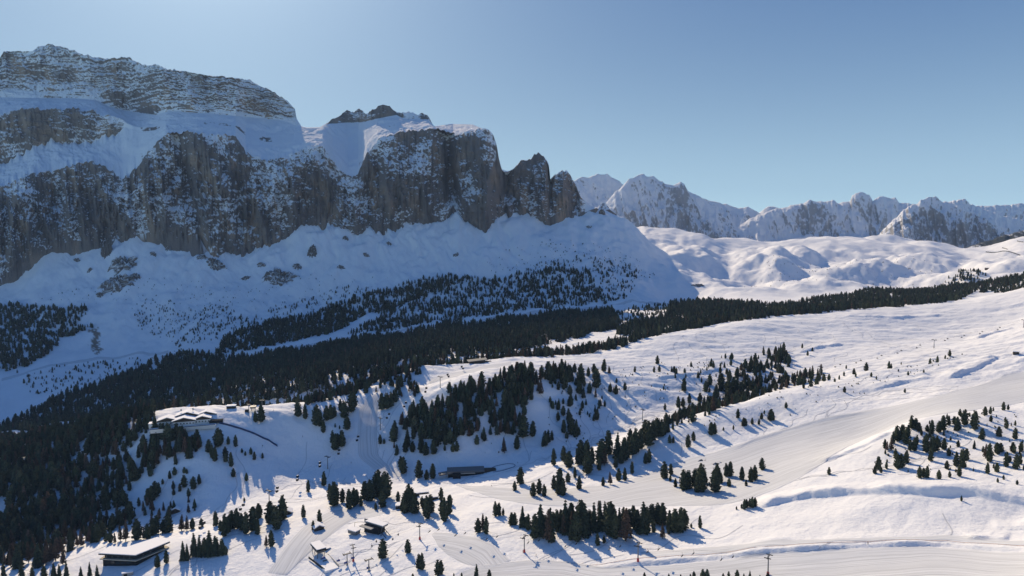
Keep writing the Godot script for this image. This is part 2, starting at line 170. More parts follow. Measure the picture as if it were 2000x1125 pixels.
const BLOCK_TOP := [
	-2430, 766, 2634, -2384, 768, 2636, -2338, 770, 2639, -2291, 772, 2642, -2244, 774, 2644, -2198, 776, 2647, -2151, 778, 2649, -2104, 780, 2652,
	-2076, 781, 2654, -2058, 782, 2656, -2013, 784, 2661, -1968, 787, 2667, -1956, 790, 2669, -1923, 798, 2674, -1909, 801, 2677, -1896, 804, 2678,
	-1877, 808, 2678, -1857, 808, 2678, -1852, 808, 2680, -1847, 809, 2681, -1840, 809, 2683, -1834, 810, 2688, -1832, 810, 2689, -1801, 813, 2711,
	-1800, 813, 2712, -1775, 813, 2710, -1755, 813, 2710, -1749, 812, 2710, -1735, 812, 2711, -1715, 811, 2711, -1709, 810, 2711, -1703, 809, 2710,
	-1699, 809, 2710, -1651, 805, 2713, -1646, 804, 2714, -1633, 803, 2716, -1606, 797, 2714, -1602, 796, 2713, -1591, 794, 2712, -1580, 791, 2710,
	-1578, 790, 2710, -1551, 784, 2711, -1545, 783, 2711, -1522, 769, 2712, -1520, 768, 2712, -1513, 764, 2710, -1504, 758, 2707, -1499, 756, 2706,
	-1484, 749, 2702, -1481, 748, 2702, -1466, 743, 2700, -1455, 741, 2696, -1444, 739, 2692, -1442, 738, 2691, -1403, 736, 2673, -1378, 735, 2664,
	-1368, 736, 2659, -1355, 741, 2657, -1325, 754, 2651, -1322, 755, 2651, -1312, 758, 2652, -1285, 757, 2649, -1270, 757, 2647, -1250, 756, 2644,
	-1227, 755, 2636, -1215, 754, 2633, -1193, 751, 2627, -1169, 750, 2634, -1167, 750, 2634, -1150, 750, 2639, -1130, 748, 2638, -1122, 748, 2641,
	-1113, 748, 2644, -1096, 747, 2651, -1088, 747, 2653, -1079, 746, 2655, -1061, 745, 2659, -1058, 743, 2662, -1041, 728, 2681, -1034, 721, 2689,
	-1019, 718, 2692, -997, 712, 2697, -961, 702, 2706, -951, 703, 2706, -945, 703, 2706, -911, 705, 2708, -901, 704, 2707, -884, 703, 2705,
	-880, 703, 2704, -849, 703, 2701, -847, 704, 2701, -841, 704, 2700, -831, 704, 2699, -820, 705, 2698, -798, 706, 2696, -749, 710, 2701,
	-740, 713, 2704, -725, 706, 2724, -721, 704, 2730, -720, 703, 2732, -716, 701, 2735, -710, 696, 2741, -705, 694, 2744, -689, 687, 2753,
	-666, 678, 2767, -664, 677, 2768, -657, 674, 2772, -636, 677, 2769, -614, 679, 2766, -609, 684, 2762, -595, 697, 2752, -585, 706, 2745,
	-578, 713, 2741, -571, 717, 2740, -563, 723, 2738, -557, 727, 2737, -535, 741, 2733, -531, 743, 2732, -527, 744, 2733, -525, 745, 2733,
	-505, 750, 2736, -496, 753, 2737, -476, 758, 2740, -456, 764, 2743, -436, 758, 2735, -434, 758, 2734, -428, 755, 2732, -424, 756, 2732,
	-422, 756, 2732, -404, 757, 2733, -388, 758, 2735, -372, 758, 2736, -356, 759, 2737, -354, 759, 2737, -336, 760, 2739, -328, 761, 2740,
	-323, 757, 2736, -308, 746, 2725, -306, 744, 2723, -302, 744, 2724, -263, 743, 2734, -254, 745, 2749, -245, 747, 2765, -236, 747, 2777,
	-208, 739, 2738, -202, 738, 2728, -153, 735, 2691, -149, 734, 2687, -116, 727, 2655, -105, 722, 2638, -97, 720, 2634, -88, 719, 2644,
	-73, 704, 2656, -63, 671, 2657, -49, 607, 2655, -39, 568, 2654, -30, 564, 2663, -22, 561, 2668, 0, 572, 2684, 6, 575, 2689,
	10, 580, 2693, 20, 593, 2708, 32, 607, 2712, 50, 611, 2713, 52, 611, 2713, 60, 613, 2714, 74, 617, 2715, 91, 633, 2718,
	101, 636, 2718, 109, 637, 2719, 121, 630, 2716, 125, 627, 2714, 144, 592, 2698, 149, 533, 2681, 159, 541, 2680, 163, 545, 2682,
	180, 558, 2692, 191, 566, 2700, 201, 568, 2707, 212, 569, 2714, 233, 554, 2723, 243, 528, 2723, 253, 508, 2722, 274, 468, 2721,
	301, 442, 2726, 305, 440, 2727, 326, 430, 2732, 337, 427, 2735, 343, 426, 2739, 352, 443, 2749, 359, 445, 2752, 366, 447, 2756,
	379, 441, 2760, 391, 425, 2761, 393, 423, 2761, 412, 407, 2763, 433, 390, 2765]
const UPPER_FOOT := [
	-2635, 877, 2861, -2584, 878, 2863, -2533, 880, 2865, -2482, 881, 2868, -2431, 883, 2870, -2380, 884, 2872, -2329, 886, 2874, -2278, 887, 2876,
	-2247, 888, 2878, -2227, 889, 2880, -2178, 891, 2885, -2129, 893, 2891, -2114, 893, 2890, -2073, 891, 2887, -2055, 891, 2886, -2040, 890, 2885,
	-2016, 889, 2881, -1993, 888, 2878, -1988, 888, 2880, -1983, 889, 2882, -1976, 889, 2884, -1969, 890, 2890, -1967, 890, 2891, -1935, 894, 2915,
	-1933, 894, 2916, -1905, 893, 2912, -1881, 892, 2908, -1874, 892, 2907, -1857, 892, 2905, -1834, 891, 2901, -1826, 891, 2900, -1819, 891, 2899,
	-1814, 890, 2898, -1759, 885, 2894, -1752, 884, 2893, -1741, 885, 2900, -1715, 872, 2901, -1711, 870, 2902, -1700, 865, 2901, -1689, 860, 2901,
	-1688, 860, 2901, -1664, 854, 2912, -1659, 852, 2915, -1639, 847, 2924, -1638, 847, 2925, -1628, 845, 2920, -1616, 843, 2913, -1610, 841, 2910,
	-1588, 837, 2897, -1585, 836, 2896, -1564, 832, 2884, -1546, 828, 2870, -1531, 824, 2858, -1527, 823, 2855, -1471, 810, 2808, -1438, 803, 2783,
	-1425, 800, 2774, -1409, 803, 2766, -1374, 810, 2751, -1370, 812, 2752, -1361, 816, 2754, -1332, 813, 2748, -1316, 812, 2745, -1294, 809, 2740,
	-1269, 806, 2731, -1258, 805, 2728, -1235, 802, 2722, -1210, 801, 2728, -1208, 801, 2729, -1190, 801, 2734, -1169, 799, 2732, -1161, 799, 2735,
	-1152, 798, 2738, -1135, 798, 2745, -1125, 798, 2748, -1116, 797, 2750, -1098, 797, 2755, -1096, 797, 2761, -1084, 801, 2798, -1080, 803, 2813,
	-1066, 802, 2820, -1044, 802, 2830, -1009, 801, 2846, -998, 799, 2845, -991, 799, 2844, -954, 795, 2840, -942, 790, 2836, -924, 784, 2829,
	-919, 782, 2828, -883, 769, 2811, -880, 769, 2810, -873, 766, 2807, -861, 762, 2802, -850, 758, 2797, -824, 751, 2787, -773, 754, 2791,
	-764, 759, 2796, -754, 774, 2837, -751, 779, 2849, -750, 780, 2853, -748, 781, 2860, -743, 784, 2872, -738, 785, 2879, -724, 789, 2898,
	-702, 795, 2926, -701, 795, 2928, -694, 797, 2936, -671, 797, 2931, -648, 797, 2925, -642, 796, 2917, -623, 792, 2890, -611, 790, 2873,
	-602, 789, 2861, -595, 790, 2857, -585, 791, 2851, -578, 792, 2847, -554, 795, 2832, -549, 796, 2829, -545, 797, 2829, -543, 797, 2830,
	-523, 801, 2831, -512, 804, 2832, -492, 808, 2834, -471, 812, 2835, -449, 797, 2818, -447, 795, 2816, -440, 790, 2811, -436, 790, 2811,
	-434, 790, 2811, -415, 790, 2811, -399, 790, 2812, -382, 790, 2812, -366, 790, 2813, -363, 790, 2813, -345, 790, 2814, -337, 790, 2814,
	-332, 783, 2807, -315, 760, 2784, -312, 757, 2782, -309, 757, 2783, -269, 762, 2799, -260, 765, 2816, -251, 769, 2832, -242, 770, 2844,
	-213, 763, 2802, -206, 761, 2789, -156, 752, 2737, -151, 749, 2731, -117, 731, 2682, -106, 720, 2658, -98, 717, 2654, -89, 717, 2664,
	-73, 701, 2676, -63, 668, 2677, -50, 603, 2675, -40, 564, 2674, -30, 560, 2683, -22, 557, 2688, 0, 568, 2704, 6, 571, 2709,
	10, 576, 2713, 20, 589, 2728, 32, 603, 2732, 51, 607, 2733, 53, 607, 2733, 61, 609, 2734, 75, 613, 2735, 91, 630, 2738,
	102, 632, 2738, 110, 634, 2739, 122, 626, 2736, 126, 623, 2734, 145, 588, 2718, 151, 528, 2701, 161, 537, 2700, 165, 540, 2702,
	181, 553, 2712, 192, 562, 2720, 203, 563, 2727, 213, 565, 2734, 234, 550, 2743, 245, 523, 2743, 255, 503, 2742, 276, 463, 2741,
	303, 436, 2746, 307, 434, 2747, 328, 424, 2752, 339, 422, 2755, 346, 421, 2759, 355, 437, 2769, 362, 440, 2772, 368, 442, 2776,
	381, 436, 2780, 394, 420, 2781, 396, 417, 2781, 415, 402, 2783, 437, 384, 2785]
const SUMMIT := [
	-2686, 1048, 2929, -2635, 1053, 2932, -2584, 1059, 2936, -2533, 1064, 2939, -2481, 1069, 2942, -2430, 1074, 2946, -2378, 1079, 2949, -2325, 1076, 2950,
	-2293, 1075, 2951, -2273, 1074, 2952, -2222, 1073, 2957, -2171, 1071, 2961, -2161, 1101, 2969, -2120, 1100, 2967, -2102, 1100, 2965, -2086, 1100, 2964,
	-2062, 1099, 2961, -2038, 1098, 2958, -2032, 1099, 2960, -2028, 1104, 2963, -2022, 1111, 2968, -2016, 1121, 2976, -2015, 1122, 2978, -1983, 1136, 3005,
	-1981, 1136, 3006, -1951, 1130, 3000, -1926, 1125, 2995, -1919, 1122, 2993, -1901, 1115, 2989, -1875, 1105, 2982, -1867, 1102, 2980, -1860, 1099, 2978,
	-1855, 1097, 2977, -1796, 1077, 2968, -1789, 1077, 2968, -1778, 1077, 2975, -1752, 1076, 2980, -1749, 1076, 2980, -1738, 1074, 2981, -1728, 1073, 2982,
	-1726, 1073, 2982, -1703, 1072, 2995, -1698, 1072, 2998, -1678, 1071, 3009, -1676, 1071, 3010, -1666, 1069, 3004, -1654, 1066, 2997, -1647, 1065, 2994,
	-1625, 1059, 2982, -1622, 1058, 2980, -1600, 1048, 2966, -1581, 1039, 2951, -1565, 1032, 2937, -1562, 1031, 2934, -1505, 1018, 2887, -1471, 1011, 2863,
	-1458, 1008, 2853, -1441, 1005, 2844, -1402, 987, 2821, -1398, 987, 2821, -1388, 987, 2822, -1359, 986, 2817, -1343, 983, 2813, -1320, 979, 2808,
	-1295, 973, 2798, -1283, 971, 2795, -1259, 966, 2787, -1234, 963, 2794, -1232, 963, 2794, -1213, 961, 2799, -1192, 959, 2797, -1183, 958, 2800,
	-1174, 958, 2803, -1156, 957, 2810, -1147, 957, 2812, -1138, 956, 2814, -1119, 954, 2819, -1117, 955, 2825, -1105, 960, 2863, -1100, 961, 2877,
	-1086, 961, 2884, -1063, 948, 2890, -1025, 927, 2901, -1013, 921, 2898, -1006, 917, 2896, -967, 896, 2886, -955, 890, 2882, -936, 879, 2874,
	-931, 875, 2871, -893, 841, 2849, -890, 839, 2847, -880, 797, 2831, -867, 779, 2821, -854, 761, 2812, -829, 756, 2803, -778, 758, 2807,
	-769, 765, 2812, -759, 783, 2854, -756, 789, 2866, -755, 792, 2871, -753, 799, 2879, -748, 805, 2893, -743, 809, 2901, -729, 823, 2923,
	-709, 849, 2957, -707, 851, 2960, -701, 851, 2968, -677, 847, 2961, -654, 854, 2958, -648, 854, 2949, -629, 844, 2921, -616, 832, 2901,
	-607, 823, 2886, -600, 831, 2884, -591, 837, 2880, -583, 839, 2876, -559, 846, 2863, -555, 848, 2860, -551, 850, 2861, -548, 850, 2861,
	-527, 853, 2862, -517, 854, 2862, -495, 841, 2859, -474, 826, 2854, -453, 819, 2839, -450, 820, 2838, -444, 822, 2836, -439, 824, 2837,
	-437, 825, 2837, -418, 822, 2836, -402, 819, 2835, -385, 812, 2834, -368, 819, 2836, -366, 818, 2836, -347, 812, 2835, -339, 801, 2832,
	-334, 792, 2824, -316, 759, 2798, -314, 759, 2797, -310, 760, 2798, -270, 769, 2815, -262, 773, 2832, -253, 778, 2850, -243, 779, 2861,
	-215, 772, 2819, -207, 770, 2806, -157, 760, 2754, -152, 758, 2748, -118, 736, 2698, -107, 719, 2668, -98, 717, 2664, -89, 716, 2674,
	-74, 700, 2686, -64, 667, 2687, -50, 602, 2685, -40, 563, 2684, -30, 559, 2693, -22, 556, 2698, 0, 567, 2714, 6, 570, 2719,
	10, 575, 2723, 20, 588, 2738, 33, 602, 2742, 51, 606, 2743, 53, 606, 2743, 61, 608, 2744, 75, 612, 2745, 92, 629, 2748,
	102, 631, 2748, 110, 633, 2749, 122, 625, 2746, 126, 622, 2744, 146, 587, 2728, 151, 527, 2711, 161, 535, 2710, 165, 539, 2712,
	182, 552, 2722, 193, 561, 2730, 203, 562, 2737, 214, 564, 2744, 235, 549, 2753, 246, 522, 2753, 256, 502, 2752, 277, 461, 2751,
	304, 435, 2756, 308, 433, 2757, 330, 423, 2762, 340, 420, 2765, 347, 419, 2769, 356, 436, 2779, 363, 438, 2782, 370, 440, 2786,
	383, 434, 2790, 396, 418, 2791, 398, 415, 2791, 417, 400, 2793, 438, 382, 2795]
const GLACIER_SKYLINE := [
	164, 811, 11000, 655, 1014, 11000, 859, 1119, 11000, 981, 1184, 11000, 1112, 1257, 11000, 1226, 1241, 11000, 1348, 1298, 11000, 1520, 1298, 11000,
	1602, 1241, 11000, 1717, 1184, 11000, 1784, 1111, 11000, 1965, 1038, 11000, 2254, 892, 11000]
const GLACIER_BASE := [
	153, 168, 10200, 917, 168, 10200, 2100, 168, 10200]
const PYRAMID_SKYLINE := [
	836, 352, 8600, 1027, 576, 8600, 1217, 780, 8600, 1312, 882, 8600, 1388, 945, 8600, 1445, 1008, 8600, 1502, 1040, 8600, 1578, 1078, 8600,
	1629, 1084, 8600, 1687, 1053, 8600, 1757, 1053, 8600, 1854, 1002, 8600, 1931, 970, 8600, 2009, 932, 8600, 2059, 958, 8600, 2110, 983, 8600,
	2155, 958, 8600, 2195, 882, 8600, 2280, 831, 8600, 2370, 786, 8600, 2500, 691, 8600, 2644, 576, 8600, 2841, 410, 8600, 3088, 307, 8600,
	3394, 179, 8600]
const PYRAMID_BASE := [
	776, -37, 7950, 1790, -37, 7950, 3145, -37, 7950]
const BACK_RANGE_SKYLINE := [
	2828, 901, 11500, 3170, 935, 11500, 3402, 884, 11500, 3600, 841, 11500, 3790, 773, 11500, 3876, 790, 11500, 3944, 807, 11500, 4031, 765, 11500,
	4136, 696, 11500, 4219, 765, 11500, 4287, 807, 11500, 4373, 799, 11500, 4468, 765, 11500, 4676, 705, 11500, 4978, 662, 11500]
const BACK_RANGE_BASE := [
	2643, 240, 10700, 3684, 240, 10700, 4645, 240, 10700]
const BENCH_RANGE_SKYLINE := [
	2926, 451, 8800, 3087, 549, 8800, 3217, 608, 8800, 3347, 647, 8800, 3491, 673, 8800, 3640, 719, 8800, 3809, 765, 8800, 3934, 752, 8800,
	4046, 752, 8800, 4104, 778, 8800, 4171, 732, 8800, 4262, 758, 8800, 4328, 752, 8800, 4357, 836, 8800, 4402, 862, 8800, 4454, 875, 8800,
	4520, 862, 8800, 4574, 836, 8800, 4622, 765, 8800, 4654, 791, 8800, 4693, 810, 8800, 4785, 804, 8800, 4902, 810, 8800, 4965, 732, 8800,
	5109, 732, 8800, 5248, 699, 8800, 5577, 680, 8800, 5905, 693, 8800, 6134, 699, 8800, 6350, 706, 8800, 6461, 719, 8800, 6559, 732, 8800,
	6950, 765, 8800, 7544, 712, 8800]
const BENCH_RANGE_BASE := [
	2636, 54, 7900, 3555, 54, 7900, 6813, 54, 7900]
const NEAR_RANGE_SKYLINE := [
	3459, 231, 6600, 3515, 310, 6600, 3577, 379, 6600, 3638, 438, 6600, 3695, 497, 6600, 3751, 556, 6600, 3813, 600, 6600, 3886, 624, 6600,
	3934, 663, 6600, 3986, 688, 6600, 4040, 697, 6600, 4080, 678, 6600, 4121, 653, 6600, 4190, 644, 6600, 4254, 653, 6600, 4302, 668, 6600,
	4342, 663, 6600, 4402, 634, 6600, 4478, 595, 6600, 4578, 556, 6600, 4679, 516, 6600, 4804, 492, 6600, 4929, 458, 6600, 5325, 418, 6600]
const NEAR_RANGE_BASE := [
	3205, 46, 6100, 3892, 46, 6100, 4945, 46, 6100]
const WOODED_RIDGE_SKYLINE := [
	3377, 162, 5300, 3494, 209, 5300, 3591, 249, 5300, 3689, 280, 5300, 3786, 312, 5300, 3884, 340, 5300, 3962, 363, 5300, 4197, 399, 5300,
	4554, 399, 5300]
const WOODED_RIDGE_BASE := [
	2999, 91, 4700, 3529, 91, 4700, 4058, 91, 4700]
const PISTE_MAIN := [
	794.1, 919.6, 650.8, 750.1, 763.6, 909.8, 623.1, 744.2, 733.1, 900, 595.3, 738.3, 702.6, 890.2, 567.6, 732.4, 672.1, 880.4,
	541.4, 722.2, 641, 873.3, 516.3, 709.1, 613.5, 857, 491.1, 696.1, 585.9, 840.6, 465.8, 683.8, 558.4, 824.2, 437.5, 684.1,
	531, 807.7, 411.4, 690.3, 503.5, 791.2, 388.3, 698.4, 473, 785.4, 361.7, 688.5, 440.9, 784.8, 337.8, 674.1, 408.9, 784.6,
	315.9, 656.1, 376.9, 784.5, 292.9, 639.6, 344.9, 782.8, 269, 624.3, 313.4, 778.4, 243.6, 611.9, 283.2, 767.7, 217.4, 601.5,
	254.3, 754, 189.3, 599.2, 223.5, 745.8, 161.9, 606.2, 192.1, 739.5, 135.2, 615.7, 160.9, 732.5, 108.5, 625.2, 133.8, 716.8,
	81.5, 634, 108, 698.6, 54.4, 642.2, 76, 697.8, 29, 654.6, 44.5, 700.3, 4, 668, 14.1, 710.4, -15.6, 688,
	-14.2, 724.8, -34, 709.6, -40.2, 743.4, -49, 733.6, -64.7, 764.1, -64.1, 757.6]
const PISTE_LOWER := [
	362.9, 410.8, 294.8, 332, 350, 423, 288.4, 347.3, 337.2, 435.3, 282, 362.6, 324.4, 447.5, 275.6, 377.8, 311.5, 459.7,
	269.2, 393.1, 296, 466.7, 258.9, 404.6, 278.6, 469.9, 243.9, 411.6, 261.2, 473.2, 228.9, 418.5, 243.9, 476.9, 214.2, 426.1,
	226.6, 480.8, 199.6, 433.8, 209.3, 484.8, 184.9, 441.4, 192.4, 489.9, 170.1, 448.9, 175.4, 495, 155.4, 456.3, 158.2, 499.3,
	140.2, 463, 140.9, 503.2, 125, 469.6, 123.6, 507.1, 109.8, 476.1, 106.5, 511.7, 94, 481, 89.5, 516.6, 78.2, 485.9,
	72.5, 521.6, 62.4, 490.5, 57, 530.1, 46.4, 494.9, 41.4, 538.6, 30.4, 499.1, 24.4, 543.4, 14.4, 503.2, 7, 545.9,
	-1.7, 507.1, -10.7, 546.4, -17.8, 510.9, -28.4, 545.5, -32.6, 517.2, -43.8, 537, -45.2, 527.9]
const PISTE_TERRACE := [
	382, 433.1, 370.2, 419.4, 369, 442.4, 358.4, 429.5, 356.1, 451.6, 346.7, 439.5, 343.2, 460.8, 334.9, 449.6, 330.3, 470,
	323.1, 459.6, 317.3, 479.2, 311.3, 469.6, 301.8, 481.4, 296.4, 473.1, 286, 482.6, 281.2, 475.7, 270.2, 483.9, 265.9, 478.4,
	254.7, 487, 250.7, 481.4, 239.7, 492, 235.6, 484.7, 224.6, 497, 220.5, 488, 209.6, 502.1, 205.5, 491.9, 194.6, 507.3,
	190.6, 496.3, 179.6, 512.5, 175.8, 500.8, 164.7, 518, 161, 505.2, 149.8, 523.5, 146.2, 509.7, 134.9, 529, 131.3, 514.2,
	119.3, 532, 116.2, 517.5, 103.7, 535.1, 101.1, 520.9]
const PISTE_CHAIRS := [
	-73.8, 615.1, -74.7, 611.1, -65.9, 612.9, -72, 603, -58, 610.7, -69.3, 594.9, -50.9, 606.7, -66.6, 586.8, -44, 602.3,
	-62.9, 579.1, -37.1, 597.9, -58.5, 571.8, -30.2, 593.5, -53.9, 564.6, -24.1, 588.2, -48.2, 558.2, -18.5, 582.2, -42.5, 551.8,
	-13.2, 576, -35.7, 547, -10.4, 568.4, -28.1, 542.9, -7.6, 560.7, -20.6, 539.1, -3.8, 553.4, -12.4, 541.6, 0, 546.2,
	-4.2, 544.1]
const PISTE_CHUTE := [
	-199, 940.2, -181.2, 937, -201.6, 929.6, -180.7, 926.5, -204.2, 919, -180.3, 916.1, -206.8, 908.4, -179.7, 905.7, -206.3, 897.6,
	-178.1, 895.4, -204.9, 886.8, -176.6, 885, -203.5, 876, -175, 874.7, -201.7, 865.2, -173, 864.5, -198.6, 854.8, -170.1, 854.4,
	-195.5, 844.3, -167.2, 844.4, -187.3, 837.1, -160.8, 836.4, -179.1, 829.9, -153.5, 828.9, -171.1, 822.5, -146.1, 821.6, -163.3, 815,
	-138.4, 814.5, -155.4, 807.4, -130.8, 807.5, -147.6, 799.8, -123.1, 800.4]
const PISTE_CREST := [
	-120.7, 962, -116.2, 943.2, -111.1, 966.6, -105.9, 944.4, -101.5, 971.1, -95.6, 945.6, -91.9, 975.7, -85.3, 946.8, -82.3, 980.2,
	-75, 948, -72.9, 985.1, -66.6, 953.3, -64.2, 991.2, -58.9, 960.3, -55.6, 997.4, -51.2, 967.3, -46.9, 1003.6, -43.5, 974.3,
	-37.9, 1009.1, -35.6, 981, -28.4, 1013.9, -26.7, 986.3, -19, 1018.7, -17.8, 991.6, -9.5, 1023.5, -8.9, 997, 0, 1028.2,
	0, 1002.3]
const PISTE_CENTRE := [
	-62.8, 741.6, -21.7, 705.4, -58.1, 726.6, -19.3, 692.7, -53.4, 711.5, -16.8, 680.1, -48.8, 696.5, -14.3, 667.4, -44.1, 681.5,
	-11.8, 654.7, -39.4, 666.5, -9.4, 642, -34.7, 651.4, -6.7, 629.4, -30, 636.4, -3.3, 617, -25.4, 621.4, 0.1, 604.5,
	-20.7, 606.4, 3.5, 592.1, -15.5, 591.5, 7.5, 579.8, -9.9, 576.8, 11.7, 567.6, -4.7, 561.9, 15.5, 555.2, 0, 546.9,
	19, 542.8]
const PISTE_LEFT := [
	-127.9, 738.1, -124.6, 728.3, -139.8, 728.7, -126.1, 713.8, -151.7, 719.3, -127.7, 699.3, -163.5, 709.9, -129.2, 684.8, -176.1, 701.5,
	-130.7, 670.3, -188.7, 693.1, -141.5, 665.4, -196.2, 680.5, -156.1, 664.4, -202, 666.5, -162.9, 653.3, -207.5, 652.5, -167.6, 639.5,
	-209.6, 637.5, -172.9, 625.9, -211.8, 622.5, -179.1, 612.7, -213.6, 607.5, -185.2, 599.5, -214.5, 592.4, -190.6, 585.9, -215.4, 577.3,
	-195.8, 572.3]
const PISTE_JUNCTION := [
	-56.3, 771.1, -52.6, 682.4, -46.2, 759.6, -44.8, 673.2, -36.1, 748, -36.9, 664, -26, 736.5, -29.1, 654.7, -15.4, 725.4,
	-19.5, 647.9, -4.4, 714.7, -8.3, 643.5, 6.7, 704, 3.2, 640.3, 18.3, 694, 15.3, 640.4, 29.9, 684, 27.4, 640.6,
	41.5, 674, 39.6, 640.8]
const ROAD_UPPER := [
	-687.1, 1805.8, -677.5, 1780.2, -656.9, 1810.4, -647.8, 1783.6, -626.6, 1815.1, -618, 1787, -597.2, 1822.3, -588.8, 1792.8, -569.4, 1835.1,
	-561.2, 1804.4, -541.7, 1847.9, -533.6, 1815.9, -513.9, 1860.8, -506, 1827.5, -484.2, 1867.1, -476.8, 1833.3, -454, 1871.6, -447.1, 1836.9,
	-423.7, 1876.1, -417.4, 1840.6, -393.5, 1880.6, -387.6, 1844.3, -363.4, 1885.8, -358, 1848.6, -333.7, 1893.2, -329, 1856, -304, 1900.5,
	-300, 1863.3, -274.3, 1907.9, -270.9, 1870.7, -244.6, 1915.3, -241.9, 1878, -214.8, 1921.8, -212.7, 1884.6, -184.9, 1928.2, -183.5, 1891.3,
	-155, 1934.7, -154.2, 1897.9, -125.1, 1941.2, -125, 1904.5, -96.1, 1950.8, -96.8, 1914.3, -67.4, 1961.4, -69.2, 1925.7, -38.8, 1972,
	-41.5, 1937.2, -10.1, 1982.6, -13.8, 1948.6, 19.7, 1989, 14.9, 1956.5, 50, 1993.1, 44.5, 1960.8, 80.3, 1997.2, 74.2, 1965.1,
	110.6, 2001.3, 103.8, 1969.4, 140.9, 2005.3, 133.4, 1973.7, 170.5, 2012.7, 162.5, 1980.5, 199.7, 2021.8, 190.9, 1990.1, 228.9, 2030.8,
	219.2, 1999.7, 258.1, 2039.9, 247.6, 2009.3, 287.3, 2048.9, 276, 2018.9, 316.4, 2058.2, 304.4, 2028.5, 345.3, 2068.3, 333.6, 2035.1,
	374.2, 2078.4, 362.8, 2041.6, 403, 2088.4, 392, 2048.1, 431.9, 2098.5, 421.3, 2054.6, 460.8, 2108.6, 450.5, 2061.1]
const ROAD_LOWER := [
	-1372.5, 1809.3, -1362.4, 1795.4, -1354.7, 1823.4, -1345, 1809.8, -1336.9, 1837.4, -1327.7, 1824.3, -1319.1, 1851.4, -1310.2, 1838.5, -1300.7, 1864.7,
	-1291.6, 1851.4, -1282.3, 1878, -1273, 1864.3, -1263.9, 1891.2, -1254.5, 1877.1, -1244.1, 1902.3, -1234.8, 1888.3, -1224.2, 1913.2, -1215.2, 1899.4,
	-1204.4, 1924.1, -1195.5, 1910.6, -1184.5, 1935, -1175.9, 1921.7, -1163, 1940.8, -1154.5, 1927.3, -1140.4, 1943, -1132, 1929.6, -1117.9, 1945.3,
	-1109.5, 1932, -1095.3, 1947.6, -1087.1, 1934.3, -1072.8, 1945.6, -1064.7, 1931.7, -1050.2, 1943.1, -1042.3, 1928.8, -1027.7, 1940.5, -1019.9, 1925.9,
	-1005.2, 1938, -997.5, 1922.9, -982.6, 1935.5, -975.1, 1920]
const SNOW_BANKS := [
	[5.5, [213.2, 578.1, 233.3, 581.9, 258.7, 578.9, 284, 567.2, 306.6, 553, 331.2, 537.6, 364.2, 525.3, 421.6, 479.8]],
	[2.6, [56.8, 522.5, 100.1, 515.5, 138, 508.1, 170, 498, 210.9, 485.8, 257.8, 475.3, 307.1, 466.3, 365.5, 413.9]],
	[2.5, [322.7, 468.1, 336.2, 466.9, 344.7, 458.8]],
	[2.0, [348.4, 481.9, 389.8, 458.6]],
	[5.0, [807.9, 1179.6, 859.9, 1209.6, 921.2, 1237.4]],
	[5.0, [560.2, 866.9, 606.3, 896.9, 658.1, 932.5, 689.9, 957.7]],
	[3.0, [457, 857.6, 505, 873.7, 554.6, 879]],
	[2.5, [299.4, 650.1, 321.1, 654.2, 353, 658.5, 379.4, 665.9]],
	[1.2, [244.1, 740.5, 276.2, 759.6, 318.9, 775.2, 365.9, 779.1, 436.4, 775.2]],
	[3, [211.6, 994.3, 260.8, 1009.5, 336.2, 1054.3]],
	[4, [482.6, 1136.8, 529.4, 1164.8, 587.6, 1193.8]],
	[4, [667.4, 1381.4, 783.8, 1384.3, 911.3, 1420.6]],
	[3, [0, 892.9, 56, 919.1, 110.6, 969.1]]]
